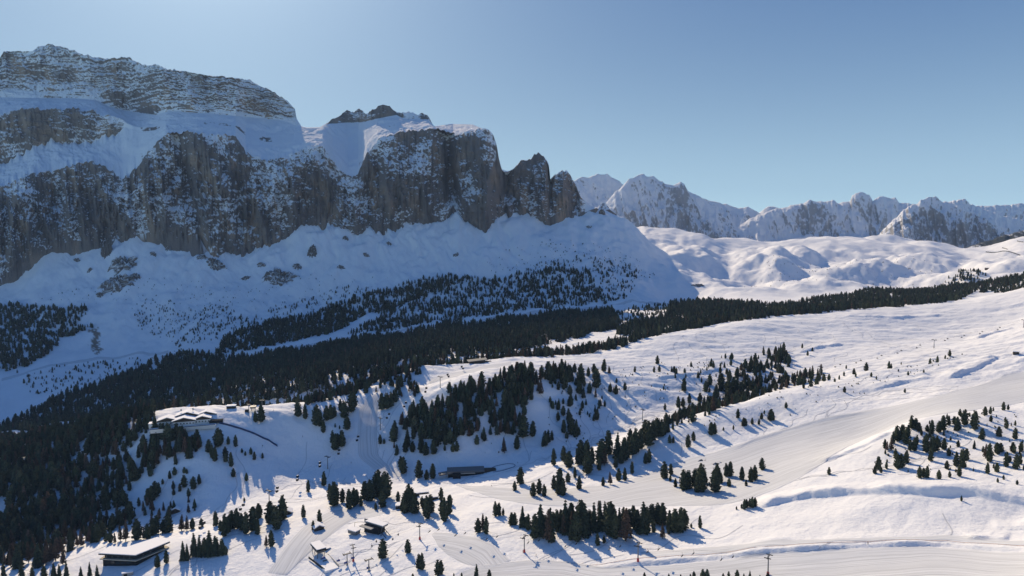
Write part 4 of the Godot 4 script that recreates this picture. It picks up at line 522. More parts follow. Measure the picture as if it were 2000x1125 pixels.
const FORESTS := [
	["near", 230, 13, 22, 0.22, 0.1, [-932.2, 1159.2, -869.8, 1292.7, -475.8, 884.3, -441, 838, -384.3, 829.9, -378.3, 801.6, -412.9, 802.9, -433.5, 794.3, -462.7, 785.5,
	-476.1, 761.5, -481.5, 732.3, -502, 720.5, -532.1, 715.5, -559.1, 686.3]],
	["near", 130, 12, 21, 0.5, 0.2, [-559.1, 686.3, -535.4, 720.1, -505.2, 725.1, -473.4, 757, -434.7, 740.4, -425.2, 669.3, -446.7, 639.4, -520.9, 638.4]],
	["near", 110, 10, 17, 0.55, 0.2, [-463.9, 750.9, -409.4, 758.3, -353.2, 751, -349.4, 736, -378.1, 730.5, -418.3, 721.2]],
	["near", 95, 9, 17, 0.2, 0.3, [-425.3, 829.3, -380.7, 828.8, -378, 815.3, -392.9, 799.9, -426.5, 792.7, -444.9, 780.8, -469.3, 760, -463.8, 722.3, -480.5, 721.9,
	-481.2, 770.2, -464.6, 788.9]],
	["near", 250, 15, 24, 0.25, 0.26, [-158.9, 865.4, -135.3, 886.6, -100.2, 876.1, -67.3, 883, -34.2, 899.3, 0, 920, 35.4, 932.2, 41.5, 907.2, 13.5, 882.4,
	26.2, 857.2, 0, 848.2, -32.1, 838, -76.6, 833, -114.8, 831.6, -144.6, 838.3]],
	["near", 190, 13, 21, 0.25, 0.27, [-100.2, 876.1, -48, 902, 0, 946.7, 43.9, 963.9, 91.3, 1001.7, 88.1, 965.1, 42, 920.6, -13.6, 893.4, -66.4, 870.9]],
	["near", 65, 6, 15, 0.12, 0.4, [35.4, 932.2, 139.6, 1021.1, 180.6, 989.8, 127.9, 932, 99.7, 868.9, 38.6, 840.6, 26.1, 853.9, 41, 895.7]],
	["near", 150, 12, 18, 0.3, 0.1, [-286.3, 915.9, -329.2, 1200.6, -277.8, 1216.8, -226.8, 1243.7, -132.6, 1003.6, -127.1, 960.6, -150.2, 940, -182.6, 940.6, -215.6, 943.8,
	-246.7, 924.8, -276, 904.7]],
	["near", 90, 9, 15, 0.2, 0.3, [-177.9, 915.1, -149.2, 933.4, -129.7, 946.9, -126.7, 914.2, -153.2, 913.7]],
	["near", 120, 10, 17, 0.15, 0.3, [299.2, 983.2, 348.7, 1043.5, 409.3, 1124.8, 468, 1165.7, 435.5, 1052.3, 374.4, 984.4, 316.2, 943.3, 274.6, 923.6]],
	["near", 40, 5, 12, 0.1, 0.4, [221.4, 1004.4, 335.2, 1104.9, 365.7, 1095.6, 311.5, 974.5, 254.3, 953.8, 210.5, 953.2]],
	["near", 150, 10, 16, 0.25, 0.2, [175.3, 790.1, 216.6, 810.1, 268.6, 838.5, 357.3, 938.5, 374.4, 984.4, 303.3, 947.9, 233.6, 900.2, 178.1, 832.1]],
	["near", 150, 10, 15, 0.25, 0.2, [342.3, 936.3, 403.6, 947.1, 442.1, 953.3, 463.3, 1008, 428.1, 1005.9, 369.1, 990.5]],
	["far", 150, 13, 19, 0.35, 0.05, [-560, 905, -420, 905, -330, 935, -250, 955, -150, 975, -130, 1010, -40, 1055, 80, 1090, 150, 1145,
	150, 1200, 60, 1180, -60, 1120, -200, 1060, -350, 1030, -560, 1010]],
	["far", 150, 12, 17, 0.1, 0.1, [160, 1150, 270, 1240, 400, 1330, 560, 1420, 760, 1500, 760, 1540, 560, 1480, 400, 1400, 250, 1310,
	150, 1220]],
	["valley", 150, 13, 21, 0.08, 0.22, [-1218.5, 1518.1, -1109, 1673.9, -1002.1, 1887, -916.2, 1888.5, -667.9, 1761.5, -491.8, 1804.3, -238.5, 1855.6, 0, 1933.9, 294, 1999.5,
	256.6, 1579.1, 0, 1275.6, -164.6, 1276, -331.6, 1210, -406, 1211, -557.2, 1282, -781.6, 1463.7, -916, 1462.4, -903, 1255.7]],
	["valley", 150, 12, 19, 0.02, 0.2, [-1714, 2164.9, -1536.9, 2168.7, -1423.3, 2144.4, -1355.8, 2153.4, -1282.2, 2074.7, -1335.6, 2005.3, -1320.8, 1935.9, -1338.6, 1876.4, -1438.8, 1803]],
	["valley", 150, 12, 18, 0.02, 0.13, [-831.1, 1962, -695.7, 2094.1, -587.8, 2165.5, -452.3, 2225.3, -287.6, 2248.5, -169.4, 2251.8, -278.2, 2172.3, -412.7, 2103.9, -479.1, 2046.1,
	-521.9, 1916.5, -692.6, 1828.1, -812.2, 1847.6]],
	["valley", 105, 10, 17, 0.05, 0.22, [-452.3, 2225.3, -241.5, 2295.5, 0, 2288.7, 174.2, 2319.9, 260.5, 2312.3, 288.2, 2066.7, 0, 2010.4, -247.8, 1929.5, -458.6, 1894.4,
	-411.2, 2096.2, -261.7, 2171.1]],
	["valley", 65, 6, 13, 0.05, 0.35, [0, 2288.7, 106.4, 2364.3, 327.4, 2425.7, 458.4, 2442.9, 407.9, 2259.3, 345.3, 2082.7, 288.2, 2066.7, 260.5, 2312.3]],
	["valley", 75, 4, 9, 0.0, 0.3, [-1222.2, 2161.8, -1150.7, 2181.9, -1004, 2147.7, -894.7, 2157.7, -830.4, 2074.8, -872.3, 1988.8, -1012.8, 1997.5, -1137.3, 2061.4]],
	["valley", 60, 5, 12, 0.0, 0.4, [-1015.2, 2002.6, -837.1, 2092.2, -728.2, 2196.2, -579.2, 2264.5, -441.1, 2255.3, -587.8, 2165.5, -691.9, 2082.5, -823.4, 1943.2, -956.8, 1912.6]],
	["valley", 45, 5, 12, 0.02, 0.4, [-1356.8, 1841.6, -1163.6, 1917.2, -971.8, 1913.3, -1056.6, 1855.4, -1122.6, 1695, -1228.1, 1715.6]],
	["valley", 115, 12, 20, 0.06, 0.22, [483.1, 2067.8, 591.8, 2066.9, 657.2, 1816, 571.4, 1514.5, 448.8, 1414.9, 324.9, 1386.4, 214.6, 1418.1, 256.6, 1579.1, 380.5, 1680]],
	["valley", 40, 8, 14, 0.05, 0.35, [290.3, 1924, 483.1, 2067.8, 438.5, 1761.1, 329, 1450.9, 217.8, 1440]],
	["valley", 100, 11, 18, 0.08, 0.3, [632.3, 1784.2, 808, 1914.7, 982.1, 2037.7, 1226.8, 2265, 1433.3, 2382.6, 1652.8, 2443.3, 1459.2, 1867.8, 1330.5, 1701.4, 1295.9, 1912.7,
	1008.7, 1574.7, 856.4, 1514.3, 649.1, 1433.6, 489.6, 1379.7]],
	["shrub", 26, 2, 5, 0.0, 0.3, [-89.6, 2390.5, 186.8, 2495.8, 449.2, 2496.4, 526.9, 2417.9, 388.8, 2247, 175.3, 2336.1, -85.9, 2286.3]],
	["shrub", 18, 1.5, 4.5, 0.0, 0.4, [-1620.3, 2193.9, -1389.6, 2252.6, -1147.1, 2278.4, -883.1, 2257.6, -694.9, 2312, -415.5, 2304.2, -504.7, 2235.1, -802.8, 2128.1, -972, 2148.5,
	-1245, 2173.8]],
	["shrub", 11, 1.5, 4, 0.0, 0.35, [720.1, 2393, 1052, 2803.2, 1553.2, 2958.9, 1788.7, 2803.8, 1495.2, 2486.6, 1045.4, 2316, 763.7, 2254]],
	["shrub", 45, 1, 2.6, 0.0, 0.3, [25.7, 839.6, 56, 919.1, 138.2, 1010.9, 243.2, 1068.4, 352.6, 1106.9, 296.9, 975.4, 176.7, 927, 98.5, 857.6]],
	["shrub", 35, 0.8, 2.2, 0.0, 0.3, [-114.6, 830.3, 0, 845, 31.9, 831.7, -62.3, 812.3]],
	["shrub", 35, 1, 2.4, 0.0, 0.3, [184.4, 804, 288.4, 840.7, 445.5, 901.3, 689.4, 1010.6, 548.1, 901.8, 372.6, 814.5, 249.4, 776.2]],
	["shrub", 25, 0.8, 2.0, 0.0, 0.3, [-370.2, 849.7, -304.3, 845.1, -305.6, 830.3, -363, 816.6]],
	["near", 42, 3, 9, 0.1, 0.25, [340.1, 622.7, 383.4, 659.6, 434.1, 668.8, 570.5, 705.9, 440.4, 541, 368.4, 563.9, 345.2, 575.9]],
	["shrub", 40, 1, 2.5, 0.0, 0.2, [333.4, 620.7, 384.6, 661.9, 517.3, 684.9, 417.9, 549.5, 351.6, 571.9]]]
const OUTCROPS := [
	-1409.94, 2371.59, 20, 48, 0.52, -1327, 2326.32, 50, 26, 0.38, -1305.38, 2247.66, 60, 30, 0.40,
	-1787.01, 2381.57, 80, 75, 0.46, -1730.30, 2388.54, 60, 60, 0.46, -785.77, 2297.59, 58, 24, 0.52,
	-696.53, 2382.24, 18, 26, 0.50, -594.44, 2443.92, 14, 9, 0.50, -1018.30, 2338.89, 34, 22, 0.42,
	-196.72, 2385.11, 12, 8, 0.50, 640.73, 2351.67, 24, 8, 0.60, 350.47, 2669.25, 14, 20, 0.60,
	290.58, 2592.86, 16, 6, 0.50, -586.61, 2332.08, 18, 6, 0.55, -1069.56, 2356.48, 22, 9, 0.50,
	-1505.35, 2361.60, 14, 8, 0.50, -1435.17, 2316.40, 12, 7, 0.50, -1256.92, 2265.50, 24, 14, 0.50,
	-1342.42, 2214.77, 18, 9, 0.50, -1236.78, 2356.71, 14, 8, 0.50, -1203.01, 2397.07, 16, 10, 0.50,
	-899.83, 2302.86, 18, 9, 0.50, -862.85, 2346.12, 16, 10, 0.50, -740.28, 2348.35, 20, 10, 0.50,
	-510.47, 2389.10, 14, 8, 0.50, -438.46, 2439.65, 12, 7, 0.50, 218.73, 712.37, 9, 1.80, 0.55,
	206.72, 728.09, 8, 1.60, 0.55]
const OUTCROP_LABELS := [
	"slim rock pillar on the shaded slope below the left wall",
	"snow-streaked rock step right of the slim pillar",
	"lowest snowy crag under the slim rock pillar",
	"big dark rock shoulder at the left picture edge",
	"pointed rock beside the dark shoulder at the left edge",
	"broad bare rock slab on the slope under the central wall",
	"narrow rock fin below the central wall",
	"small rock at the foot of the right wall",
	"rock step at the foot of the long buttress",
	"single boulder alone on the smooth talus",
	"dark rocky mound beside the pass road",
	"rock tower on the end of the spur",
	"low rocks on the spur below the towers",
	"small rock band among scattered shrubs",
	"low rocks left of the long buttress",
	"small crag at the top of the left snow cone",
	"low rocks left of the slim pillar",
	"right-hand crag of the snowy rock group",
	"lowest small rock of the left rock group",
	"boulder group on the wide left snow fan",
	"small crag close under the left wall",
	"rock step below the long buttress",
	"crag right of the long buttress foot",
	"rock rib below the central snow bay",
	"rock rib on the slope below the right wall",
	"small crag under the right wall",
	"small rock on the island in the groomed piste",
	"left small rock on the island in the groomed piste"]
const BARE_CHUTE := [
	-1276.8, 2059.9, -1248.5, 2032.7, -1232, 1996.4, -1198.2, 1956.4]
const LOWER_LIFT := [
	-139.9, 581.4, -84.3, 604.5, 10.4, 557, 98.7, 516.8, 180.7, 464.9]
const GONDOLA_LIFT := [
	-334.8, 645.1, -266.9, 730.2, -228.6, 826.9, -172, 875.3, -96.9, 909.1, -56.5, 1034.8]
const UPPER_LIFT := [
	172.2, 883.8, 447.9, 978.8, 699.7, 1120.9, 912.6, 1208.7]
const CREST_LIFT := [
	-346.6, 883.7, -335.9, 902.4, -422.3, 1204]
const NET := [
	-374, 855.8, -359, 854, -338.6, 851.6, -321.8, 849.4, -308.6, 848.7, -296.7, 845.5]
const TAPE := [
	61.3, 526, 101.1, 520.9, 139.2, 512.4, 171.3, 502.1, 212.6, 489.7, 259.6, 478.7, 309.5, 470, 370.9, 420.2]
const AVALANCHE_FENCE_TOP := [
	2746.9, 3721.1, 2730.5, 3650.6]
const AVALANCHE_FENCE_MIDDLE := [
	2673.2, 3729.3, 2607.9, 3484.8]
const AVALANCHE_FENCE_LOW := [
	2353.3, 3394.1, 2385.1, 3203.6]
const SKIERS := [
	-269.9, 862.5, -201.1, 834.6, -22.5, 732.5, 6.8, 802.6, 256.6, 476.4, 9.1, 557.3, 20, 549.5, -115.5, 987.7, -181.1, 932.7,
	-188.2, 936, -317, 891.5, -293.8, 895.6, 153.1, 583.1]
const HUTS := [
	-188.8, 645.8, -116, 692.9, -88.8, 711.1, -100.2, 730.6, -234.7, 694, -376.4, 743.3, -200, 677.9, 712.9, 955.6]
const LODGE := [
	-449.5, 855.3, -432.1, 850.6, -414.5, 849, -395.9, 853.7, -383.1, 857.4, -374, 859]
const PASS_HOUSES := [
	1802.6, 2809, 1741.1, 2589.8, 1667.8, 2551.5, 1795.3, 2626.9, 1864.9, 2670.4, 1659.6, 2509.6]
const STATIONS := [
	-171.3, 593.3, -135.9, 627.2, -54.4, 786.8, -53, 1026.7, -372.6, 891.4, -342.7, 889.4]
const STATION_ROOF := [
	-383.3, 611.5, -381.6, 626.5, -364.7, 624.6, -346.4, 646.4, -329.2, 636.3, -335, 626.5, -346.7, 607.8]
const STATION_TALL := 11.5
const STATION_ROOF_HEIGHT := 26.6

var rng := RandomNumberGenerator.new()
var used := {}
var M := {}

func _ready():
	rng.seed = 11
	make_camera_and_light()
	make_materials()
	make_ground()
	make_pistes()
	make_tracks()
	make_massif()
	make_far_ranges()
	make_outcrops()
	make_trees()
	make_forests()
	make_station()
	make_lodge()
	make_small_buildings()
	make_lifts()
	make_fences()
	make_people()

# ------------------------------------------------------------------ camera, sky, sun
const SUN_SIDE := -25.0
const SUN_UP := 31.0

func sun_vector() -> Vector3:
	var a := deg_to_rad(SUN_SIDE)
	var e := deg_to_rad(SUN_UP)
	return Vector3(sin(a) * cos(e), sin(e), -cos(a) * cos(e))

func make_camera_and_light():
	var cam := Camera3D.new()
	cam.name = "camera"
	cam.position = Vector3(0, EYE, 0)
	cam.rotation = Vector3(-atan(102.5 / 1333.0), 0, 0)
	cam.fov = rad_to_deg(2.0 * atan(562.5 / 1333.0))
	cam.near = 1.0
	cam.far = 40000.0
	add_child(cam)
	cam.current = true
	var sun := DirectionalLight3D.new()
	sun.name = "sun"
	add_child(sun)
	sun.look_at_from_position(sun_vector() * 100.0, Vector3.ZERO, Vector3.UP)
	sun.light_energy = 1.6
	sun.light_color = Color(1.0, 0.91, 0.775)
	sun.light_angular_distance = 0.5
	sun.shadow_enabled = true
	var env := Environment.new()
	env.background_mode = Environment.BG_SKY
	var sky := Sky.new()
	var pano := PanoramaSkyMaterial.new()
	pano.panorama = sky_texture()
	sky.sky_material = pano
	env.sky = sky
	env.background_energy_multiplier = 1.1
	env.tonemap_mode = Environment.TONE_MAPPER_LINEAR
	env.tonemap_exposure = 1.0
	env.fog_enabled = true
	env.fog_density = 0.000024
	env.fog_light_color = Color(0.72, 0.84, 1.0)
	env.sdfgi_enabled = true
	env.ssao_enabled = true
	env.ssil_enabled = true
	var we := WorldEnvironment.new()
	we.name = "world_environment"
	we.environment = env
	add_child(we)

func sky_texture() -> ImageTexture:
	# clear air: pale towards the horizon, deep blue overhead, paler all round the sun
	var w := 1024
	var h := 512
	var img := Image.create(w, h, false, Image.FORMAT_RGBAF)
	var s := sun_vector()
	for y in h:
		var el := (0.5 - (y + 0.5) / h) * PI
		for x in w:
			var az := (x + 0.5) / w * TAU
			# the left edge of the panorama looks along -z
			var dir := Vector3(sin(az) * cos(el), sin(el), -cos(az) * cos(el))
			var g := rad_to_deg(acos(clampf(dir.dot(s), -1, 1)))
			var e := maxf(rad_to_deg(el), 0.0)
			var k := exp(-e / 9.5)
			var c := Vector3(0.017, 0.088, 0.30).lerp(Vector3(0.56, 0.82, 0.93), k)
			c += Vector3(0.80, 0.93, 0.86) * exp(-g / 14.0)
			c += Vector3(1.3, 1.25, 1.15) * exp(-g / 4.0)
			img.set_pixel(x, y, Color(c.x, c.y, c.z, 1))
	return ImageTexture.create_from_image(img)

# ------------------------------------------------------------------ helpers
func numbered(called: String) -> String:
	if not used.has(called):
		used[called] = 0
		return called
	used[called] += 1
	return "%s_%03d" % [called, used[called]]

func tag(o: Node, label := "", category := "", group := "", kind := ""):
	if label: o.set_meta("label", label)
	if category: o.set_meta("category", category)
	if group: o.set_meta("group", group)
	if kind: o.set_meta("kind", kind)
	return o

func thing(called: String, at: Vector3, turn: float, label: String, category: String, group := "") -> Node3D:
	var o := Node3D.new()
	o.name = numbered(called)
	add_child(o)
	o.position = at
	o.rotation.y = turn
	tag(o, label, category, group)
	return o

func part(parent: Node, called: String, mesh: Mesh, m: Material, at := Vector3.ZERO, turn := Vector3.ZERO) -> MeshInstance3D:
	var o := MeshInstance3D.new()
	o.name = numbered(called) if parent == self else called
	o.mesh = mesh
	if m: o.material_override = m
	parent.add_child(o, true)
	o.position = at
	o.rotation = turn
	return o

func box(parent: Node, called: String, m: Material, size: Vector3, at: Vector3, turn := Vector3.ZERO) -> MeshInstance3D:
	var b := BoxMesh.new()
	b.size = size
	return part(parent, called, b, m, at, turn)

func rod(parent: Node, called: String, m: Material, a: Vector3, b: Vector3, r0: float, r1: float, sides := 10) -> MeshInstance3D:
	var c := CylinderMesh.new()
	c.bottom_radius = r0
	c.top_radius = r1
	c.height = (b - a).length()
	c.radial_segments = sides
	c.rings = 1
	var o := part(parent, called, c, m)
	var up := (b - a).normalized()
	var side := up.cross(Vector3(0.3, 0.1, 1)).normalized()
	o.transform = Transform3D(Basis(side, up, side.cross(up)), (a + b) * 0.5)
	return o

# a flat polygon (x, z) given a thickness: its top at y1 and its underside at y0
func slab(points: PackedVector2Array, y0: float, y1: float) -> ArrayMesh:
	var st := SurfaceTool.new()
	st.begin(Mesh.PRIMITIVE_TRIANGLES)
	st.set_smooth_group(-1)
	var idx := Geometry2D.triangulate_polygon(points)
	for k in range(0, idx.size(), 3):
		var p := points[idx[k]]
		var q := points[idx[k + 1]]
		var r := points[idx[k + 2]]
		if (q - p).cross(r - p) < 0:
			var s := q
			q = r
			r = s
		st.add_vertex(Vector3(p.x, y1, p.y)); st.add_vertex(Vector3(q.x, y1, q.y)); st.add_vertex(Vector3(r.x, y1, r.y))
		st.add_vertex(Vector3(p.x, y0, p.y)); st.add_vertex(Vector3(r.x, y0, r.y)); st.add_vertex(Vector3(q.x, y0, q.y))
	var n := points.size()
	var turn := 0.0
	for k in n: turn += points[k].cross(points[(k + 1) % n])
	for k in n:
		var p := points[k]
		var q := points[(k + 1) % n]
		if turn > 0:
			var s := p
			p = q
			q = s
		var a := Vector3(p.x, y0, p.y)
		var b := Vector3(q.x, y0, q.y)
		var c := Vector3(p.x, y1, p.y)
		var d := Vector3(q.x, y1, q.y)
		for v in [a, c, b, b, c, d]: st.add_vertex(v)
	st.generate_normals()
	return st.commit()

# a profile in x, y drawn out along z from z0 to z1
func prism(profile: PackedVector2Array, z0: float, z1: float) -> ArrayMesh:
	var m := slab(profile, z0, z1)
	var st := SurfaceTool.new()
	var b := Basis(Vector3(1, 0, 0), Vector3(0, 0, 1), Vector3(0, 1, 0))
	# (x, y, z) -> (x, z, y) mirrors, so the faces are turned round
	var src := m.surface_get_arrays(0)
	var vs: PackedVector3Array = src[Mesh.ARRAY_VERTEX]
	st.begin(Mesh.PRIMITIVE_TRIANGLES)
	st.set_smooth_group(-1)
	for k in range(0, vs.size(), 3):
		for j in [0, 2, 1]: st.add_vertex(b * vs[k + j])
	st.generate_normals()
	return st.commit()

# a sheet of rows x columns of points
func sheet(v: PackedVector3Array, cols: int, rows: int, colors: PackedColorArray, normals: PackedVector3Array, uvs := PackedVector2Array()) -> ArrayMesh:
	var ix := PackedInt32Array()
	ix.resize((cols - 1) * (rows - 1) * 6)
	var k := 0
	for j in rows - 1:
		for i in cols - 1:
			var a := j * cols + i
			var c := a + cols
			ix[k] = a; ix[k + 1] = c; ix[k + 2] = a + 1
			ix[k + 3] = a + 1; ix[k + 4] = c; ix[k + 5] = c + 1
			k += 6
	var arr := []
	arr.resize(Mesh.ARRAY_MAX)
	arr[Mesh.ARRAY_VERTEX] = v
	arr[Mesh.ARRAY_NORMAL] = normals
	arr[Mesh.ARRAY_INDEX] = ix
	if colors.size(): arr[Mesh.ARRAY_COLOR] = colors
	if uvs.size(): arr[Mesh.ARRAY_TEX_UV] = uvs
	var m := ArrayMesh.new()
	m.add_surface_from_arrays(Mesh.PRIMITIVE_TRIANGLES, arr)
	return m

func sheet_normals(v: PackedVector3Array, cols: int, rows: int) -> PackedVector3Array:
	var n := PackedVector3Array()
	n.resize(v.size())
	for j in rows:
		var j0 := maxi(j - 1, 0) * cols
		var j1 := mini(j + 1, rows - 1) * cols
		for i in cols:
			var du := v[j * cols + mini(i + 1, cols - 1)] - v[j * cols + maxi(i - 1, 0)]
			var dv := v[j1 + i] - v[j0 + i]
			n[j * cols + i] = du.cross(dv).normalized()
	return n

func noise(kind: int, freq: float, octaves: int, seed_: int, gain := 0.5) -> FastNoiseLite:
	var n := FastNoiseLite.new()
	n.noise_type = FastNoiseLite.TYPE_SIMPLEX_SMOOTH
	n.fractal_type = kind
	n.frequency = freq
	n.fractal_octaves = octaves
	n.fractal_gain = gain
	n.seed = seed_
	return n

func srgb(r: float, g: float, b: float) -> Color:
	return Color(r, g, b).linear_to_srgb()

func plain(c: Color, rough := 0.85, metal := 0.0) -> StandardMaterial3D:
	var m := StandardMaterial3D.new()
	m.albedo_color = c
	m.roughness = rough
	m.metallic = metal
	return m

func grain_texture(freq: float, lo: Color, hi: Color, seed_: int, octaves := 4) -> NoiseTexture2D:
	var t := NoiseTexture2D.new()
	t.width = 512
	t.height = 512
	t.seamless = true
	t.noise = noise(FastNoiseLite.FRACTAL_FBM, freq, octaves, seed_, 0.6)
	var g := Gradient.new()
	g.set_color(0, lo)
	g.set_color(1, hi)
	t.color_ramp = g
	return t

func bump_texture(freq: float, strength: float, seed_: int, octaves := 4) -> NoiseTexture2D:
	var t := NoiseTexture2D.new()
	t.width = 512
	t.height = 512
	t.seamless = true
	t.as_normal_map = true
	t.bump_strength = strength
	t.noise = noise(FastNoiseLite.FRACTAL_FBM, freq, octaves, seed_, 0.6)
	return t

func make_materials():
	var g := StandardMaterial3D.new()
	g.vertex_color_use_as_albedo = true
	g.roughness = 0.75
	g.metallic_specular = 0.25
	g.normal_enabled = true
	g.normal_texture = bump_texture(0.02, 6.0, 5)
	g.normal_scale = 0.7
	g.uv1_triplanar = true
	g.uv1_world_triplanar = true
	g.uv1_scale = Vector3.ONE / 60.0
	M.ground = g
	var rk := StandardMaterial3D.new()
	rk.vertex_color_use_as_albedo = true
	rk.roughness = 0.95
	rk.metallic_specular = 0.2
	rk.normal_enabled = true
	rk.normal_texture = bump_texture(0.03, 14.0, 9, 5)
	rk.normal_scale = 1.0
	rk.uv1_triplanar = true
	rk.uv1_world_triplanar = true
	rk.uv1_scale = Vector3.ONE / 90.0
	M.rock = rk
	var f := StandardMaterial3D.new()
	f.vertex_color_use_as_albedo = true
	f.roughness = 0.9
	f.metallic_specular = 0.2
	M.leaf = f
	M.bark = plain(srgb(0.06, 0.045, 0.035))
	M.snow = plain(srgb(0.84, 0.845, 0.86), 0.8)
	M.roof_snow = plain(srgb(0.86, 0.86, 0.87), 0.8)
	M.dark = plain(srgb(0.022, 0.024, 0.027), 0.9)
	M.dark.metallic_specular = 0.12
	M.glass = plain(srgb(0.02, 0.028, 0.035), 0.08)
	M.timber = plain(srgb(0.055, 0.038, 0.026))
	M.plaster = plain(srgb(0.72, 0.70, 0.66))
	M.concrete = plain(srgb(0.33, 0.32, 0.30))
	M.beige = plain(srgb(0.46, 0.42, 0.33))
	M.steel = plain(srgb(0.18, 0.19, 0.20), 0.45, 0.7)
	M.grey = plain(srgb(0.12, 0.125, 0.13), 0.6)
	M.red = plain(srgb(0.42, 0.03, 0.035), 0.6)
	M.blue = plain(srgb(0.03, 0.07, 0.26), 0.35)
	M.net = plain(srgb(0.015, 0.035, 0.11), 0.8)
	M.tape = plain(srgb(0.78, 0.58, 0.47), 0.8)
	M.asphalt = plain(srgb(0.07, 0.075, 0.085), 0.9)
	M.packed = plain(srgb(0.60, 0.61, 0.63), 0.8)

# ------------------------------------------------------------------ ground
const KP := 140
const KQ := 200
const NC := 780
const NR_NEAR := 880
const NR := 940
var q_start := log(330.0)
var q_mid := log(4700.0)
var q_end := log(14000.0)
var coarse := PackedFloat32Array()
var fine := PackedFloat32Array()
var groomed := PackedFloat32Array()
var rough_noise: FastNoiseLite
var drift_noise: FastNoiseLite
var slope_noise: FastNoiseLite
var dune_noise: FastNoiseLite

func make_coarse():
	var n := GROUND_KNOTS.size() / 3
	var kp := PackedFloat32Array()
	var kq := PackedFloat32Array()
	var kw := PackedFloat32Array()
	for i in n:
		kp.append(GROUND_KNOTS[3 * i])
		kq.append(GROUND_KNOTS[3 * i + 1])
		kw.append(GROUND_KNOTS[3 * i + 2])
	coarse.resize(KP * KQ)
	for j in KQ:
		var q := q_start + (q_end - q_start) * j / (KQ - 1.0)
		for i in KP:
			var p := -1.0 + 2.0 * i / (KP - 1.0)
			var s: float = GROUND_PLANE[0] + GROUND_PLANE[1] * p + GROUND_PLANE[2] * q
			for k in n:
				var a := p - kp[k]
				var b := q - kq[k]
				var r := a * a + b * b
				if r > 1e-9: s += kw[k] * r * log(r)
			coarse[j * KP + i] = s + EYE

func coarse_at(p: float, q: float) -> float:
	var fi := clampf((p + 1.0) * 0.5 * (KP - 1.0), 1.0, KP - 2.001)
	var fj := clampf((q - q_start) / (q_end - q_start) * (KQ - 1.0), 1.0, KQ - 2.001)
	var i := int(fi)
	var j := int(fj)
	i = mini(i, KP - 3)
	j = mini(j, KQ - 3)
	var tx := fi - i
	var ty := fj - j
	var o := (j - 1) * KP + i
	var r0 := cubic_interpolate(coarse[o], coarse[o + 1], coarse[o - 1], coarse[o + 2], tx)
	o += KP
	var r1 := cubic_interpolate(coarse[o], coarse[o + 1], coarse[o - 1], coarse[o + 2], tx)
	o += KP
	var r2 := cubic_interpolate(coarse[o], coarse[o + 1], coarse[o - 1], coarse[o + 2], tx)
	o += KP
	var r3 := cubic_interpolate(coarse[o], coarse[o + 1], coarse[o - 1], coarse[o + 2], tx)
	return cubic_interpolate(r1, r2, r0, r3, ty)

func row_q(j: int) -> float:
	return q_start + (q_mid - q_start) * j / (NR_NEAR - 1.0) if j < NR_NEAR else q_mid + (q_end - q_mid) * (j - NR_NEAR + 1) / (NR - NR_NEAR)

# height of the ground as built at x and distance d
func ground(x: float, d: float) -> float:
	var q := log(d)
	var fi := clampf((x / (d + 200.0) / 0.95 + 1.0) * 0.5 * (NC - 1.0), 0.0, NC - 1.001)
	var fj := (q - q_start) / (q_mid - q_start) * (NR_NEAR - 1.0) if q < q_mid else (NR_NEAR - 1.0) + (q - q_mid) / (q_end - q_mid) * (NR - NR_NEAR)
	fj = clampf(fj, 0.0, NR - 1.001)
	var i := int(fi)
	var j := int(fj)
	var o := j * NC + i
	var tx := fi - i
	return lerpf(lerpf(fine[o], fine[o + 1], tx), lerpf(fine[o + NC], fine[o + NC + 1], tx), fj - j)

func spot(x: float, d: float, up := 0.0) -> Vector3:
	return Vector3(x, ground(x, d) + up, -d)

func strips() -> Array:
	return [PISTE_MAIN, PISTE_LOWER, PISTE_TERRACE, PISTE_CHAIRS, PISTE_CHUTE, PISTE_CREST, PISTE_LEFT]

func outline(s: Array) -> PackedVector2Array:
	var a := PackedVector2Array()
	var n := s.size() / 4
	for i in n: a.append(Vector2(s[4 * i], s[4 * i + 1]))
	for i in n: a.append(Vector2(s[4 * (n - 1 - i) + 2], s[4 * (n - 1 - i) + 3]))
	return a

func bank_rise(x: float, d: float, pts: PackedVector2Array, h: float) -> float:
	var best := 1e9
	var side := 1.0
	var along := 0.0
	var total := float(pts.size() - 1)
	var here := Vector2(x, d)
	for k in pts.size() - 1:
		var c := Geometry2D.get_closest_point_to_segment(here, pts[k], pts[k + 1])
		var e := here.distance_to(c)
		if e < best:
			best = e
			var t := pts[k + 1] - pts[k]
			side = signf(t.cross(here - pts[k]))
			along = k + (c - pts[k]).length() / maxf(t.length(), 0.01)
	var ends := smoothstep(0.0, 0.12 * total, along) * smoothstep(0.0, 0.12 * total, total - along)
	h *= ends * (0.75 + 0.5 * rough_noise.get_noise_2d(x * 1.5, d * 1.5))
	# the line runs from left to right, so that behind it is the left side
	var s := best * side
	if s < 0: return h * smoothstep(-0.95 * absf(h) - 0.6, 0.0, s)
	return h * (1.0 - smoothstep(0.0, 26.0, s))

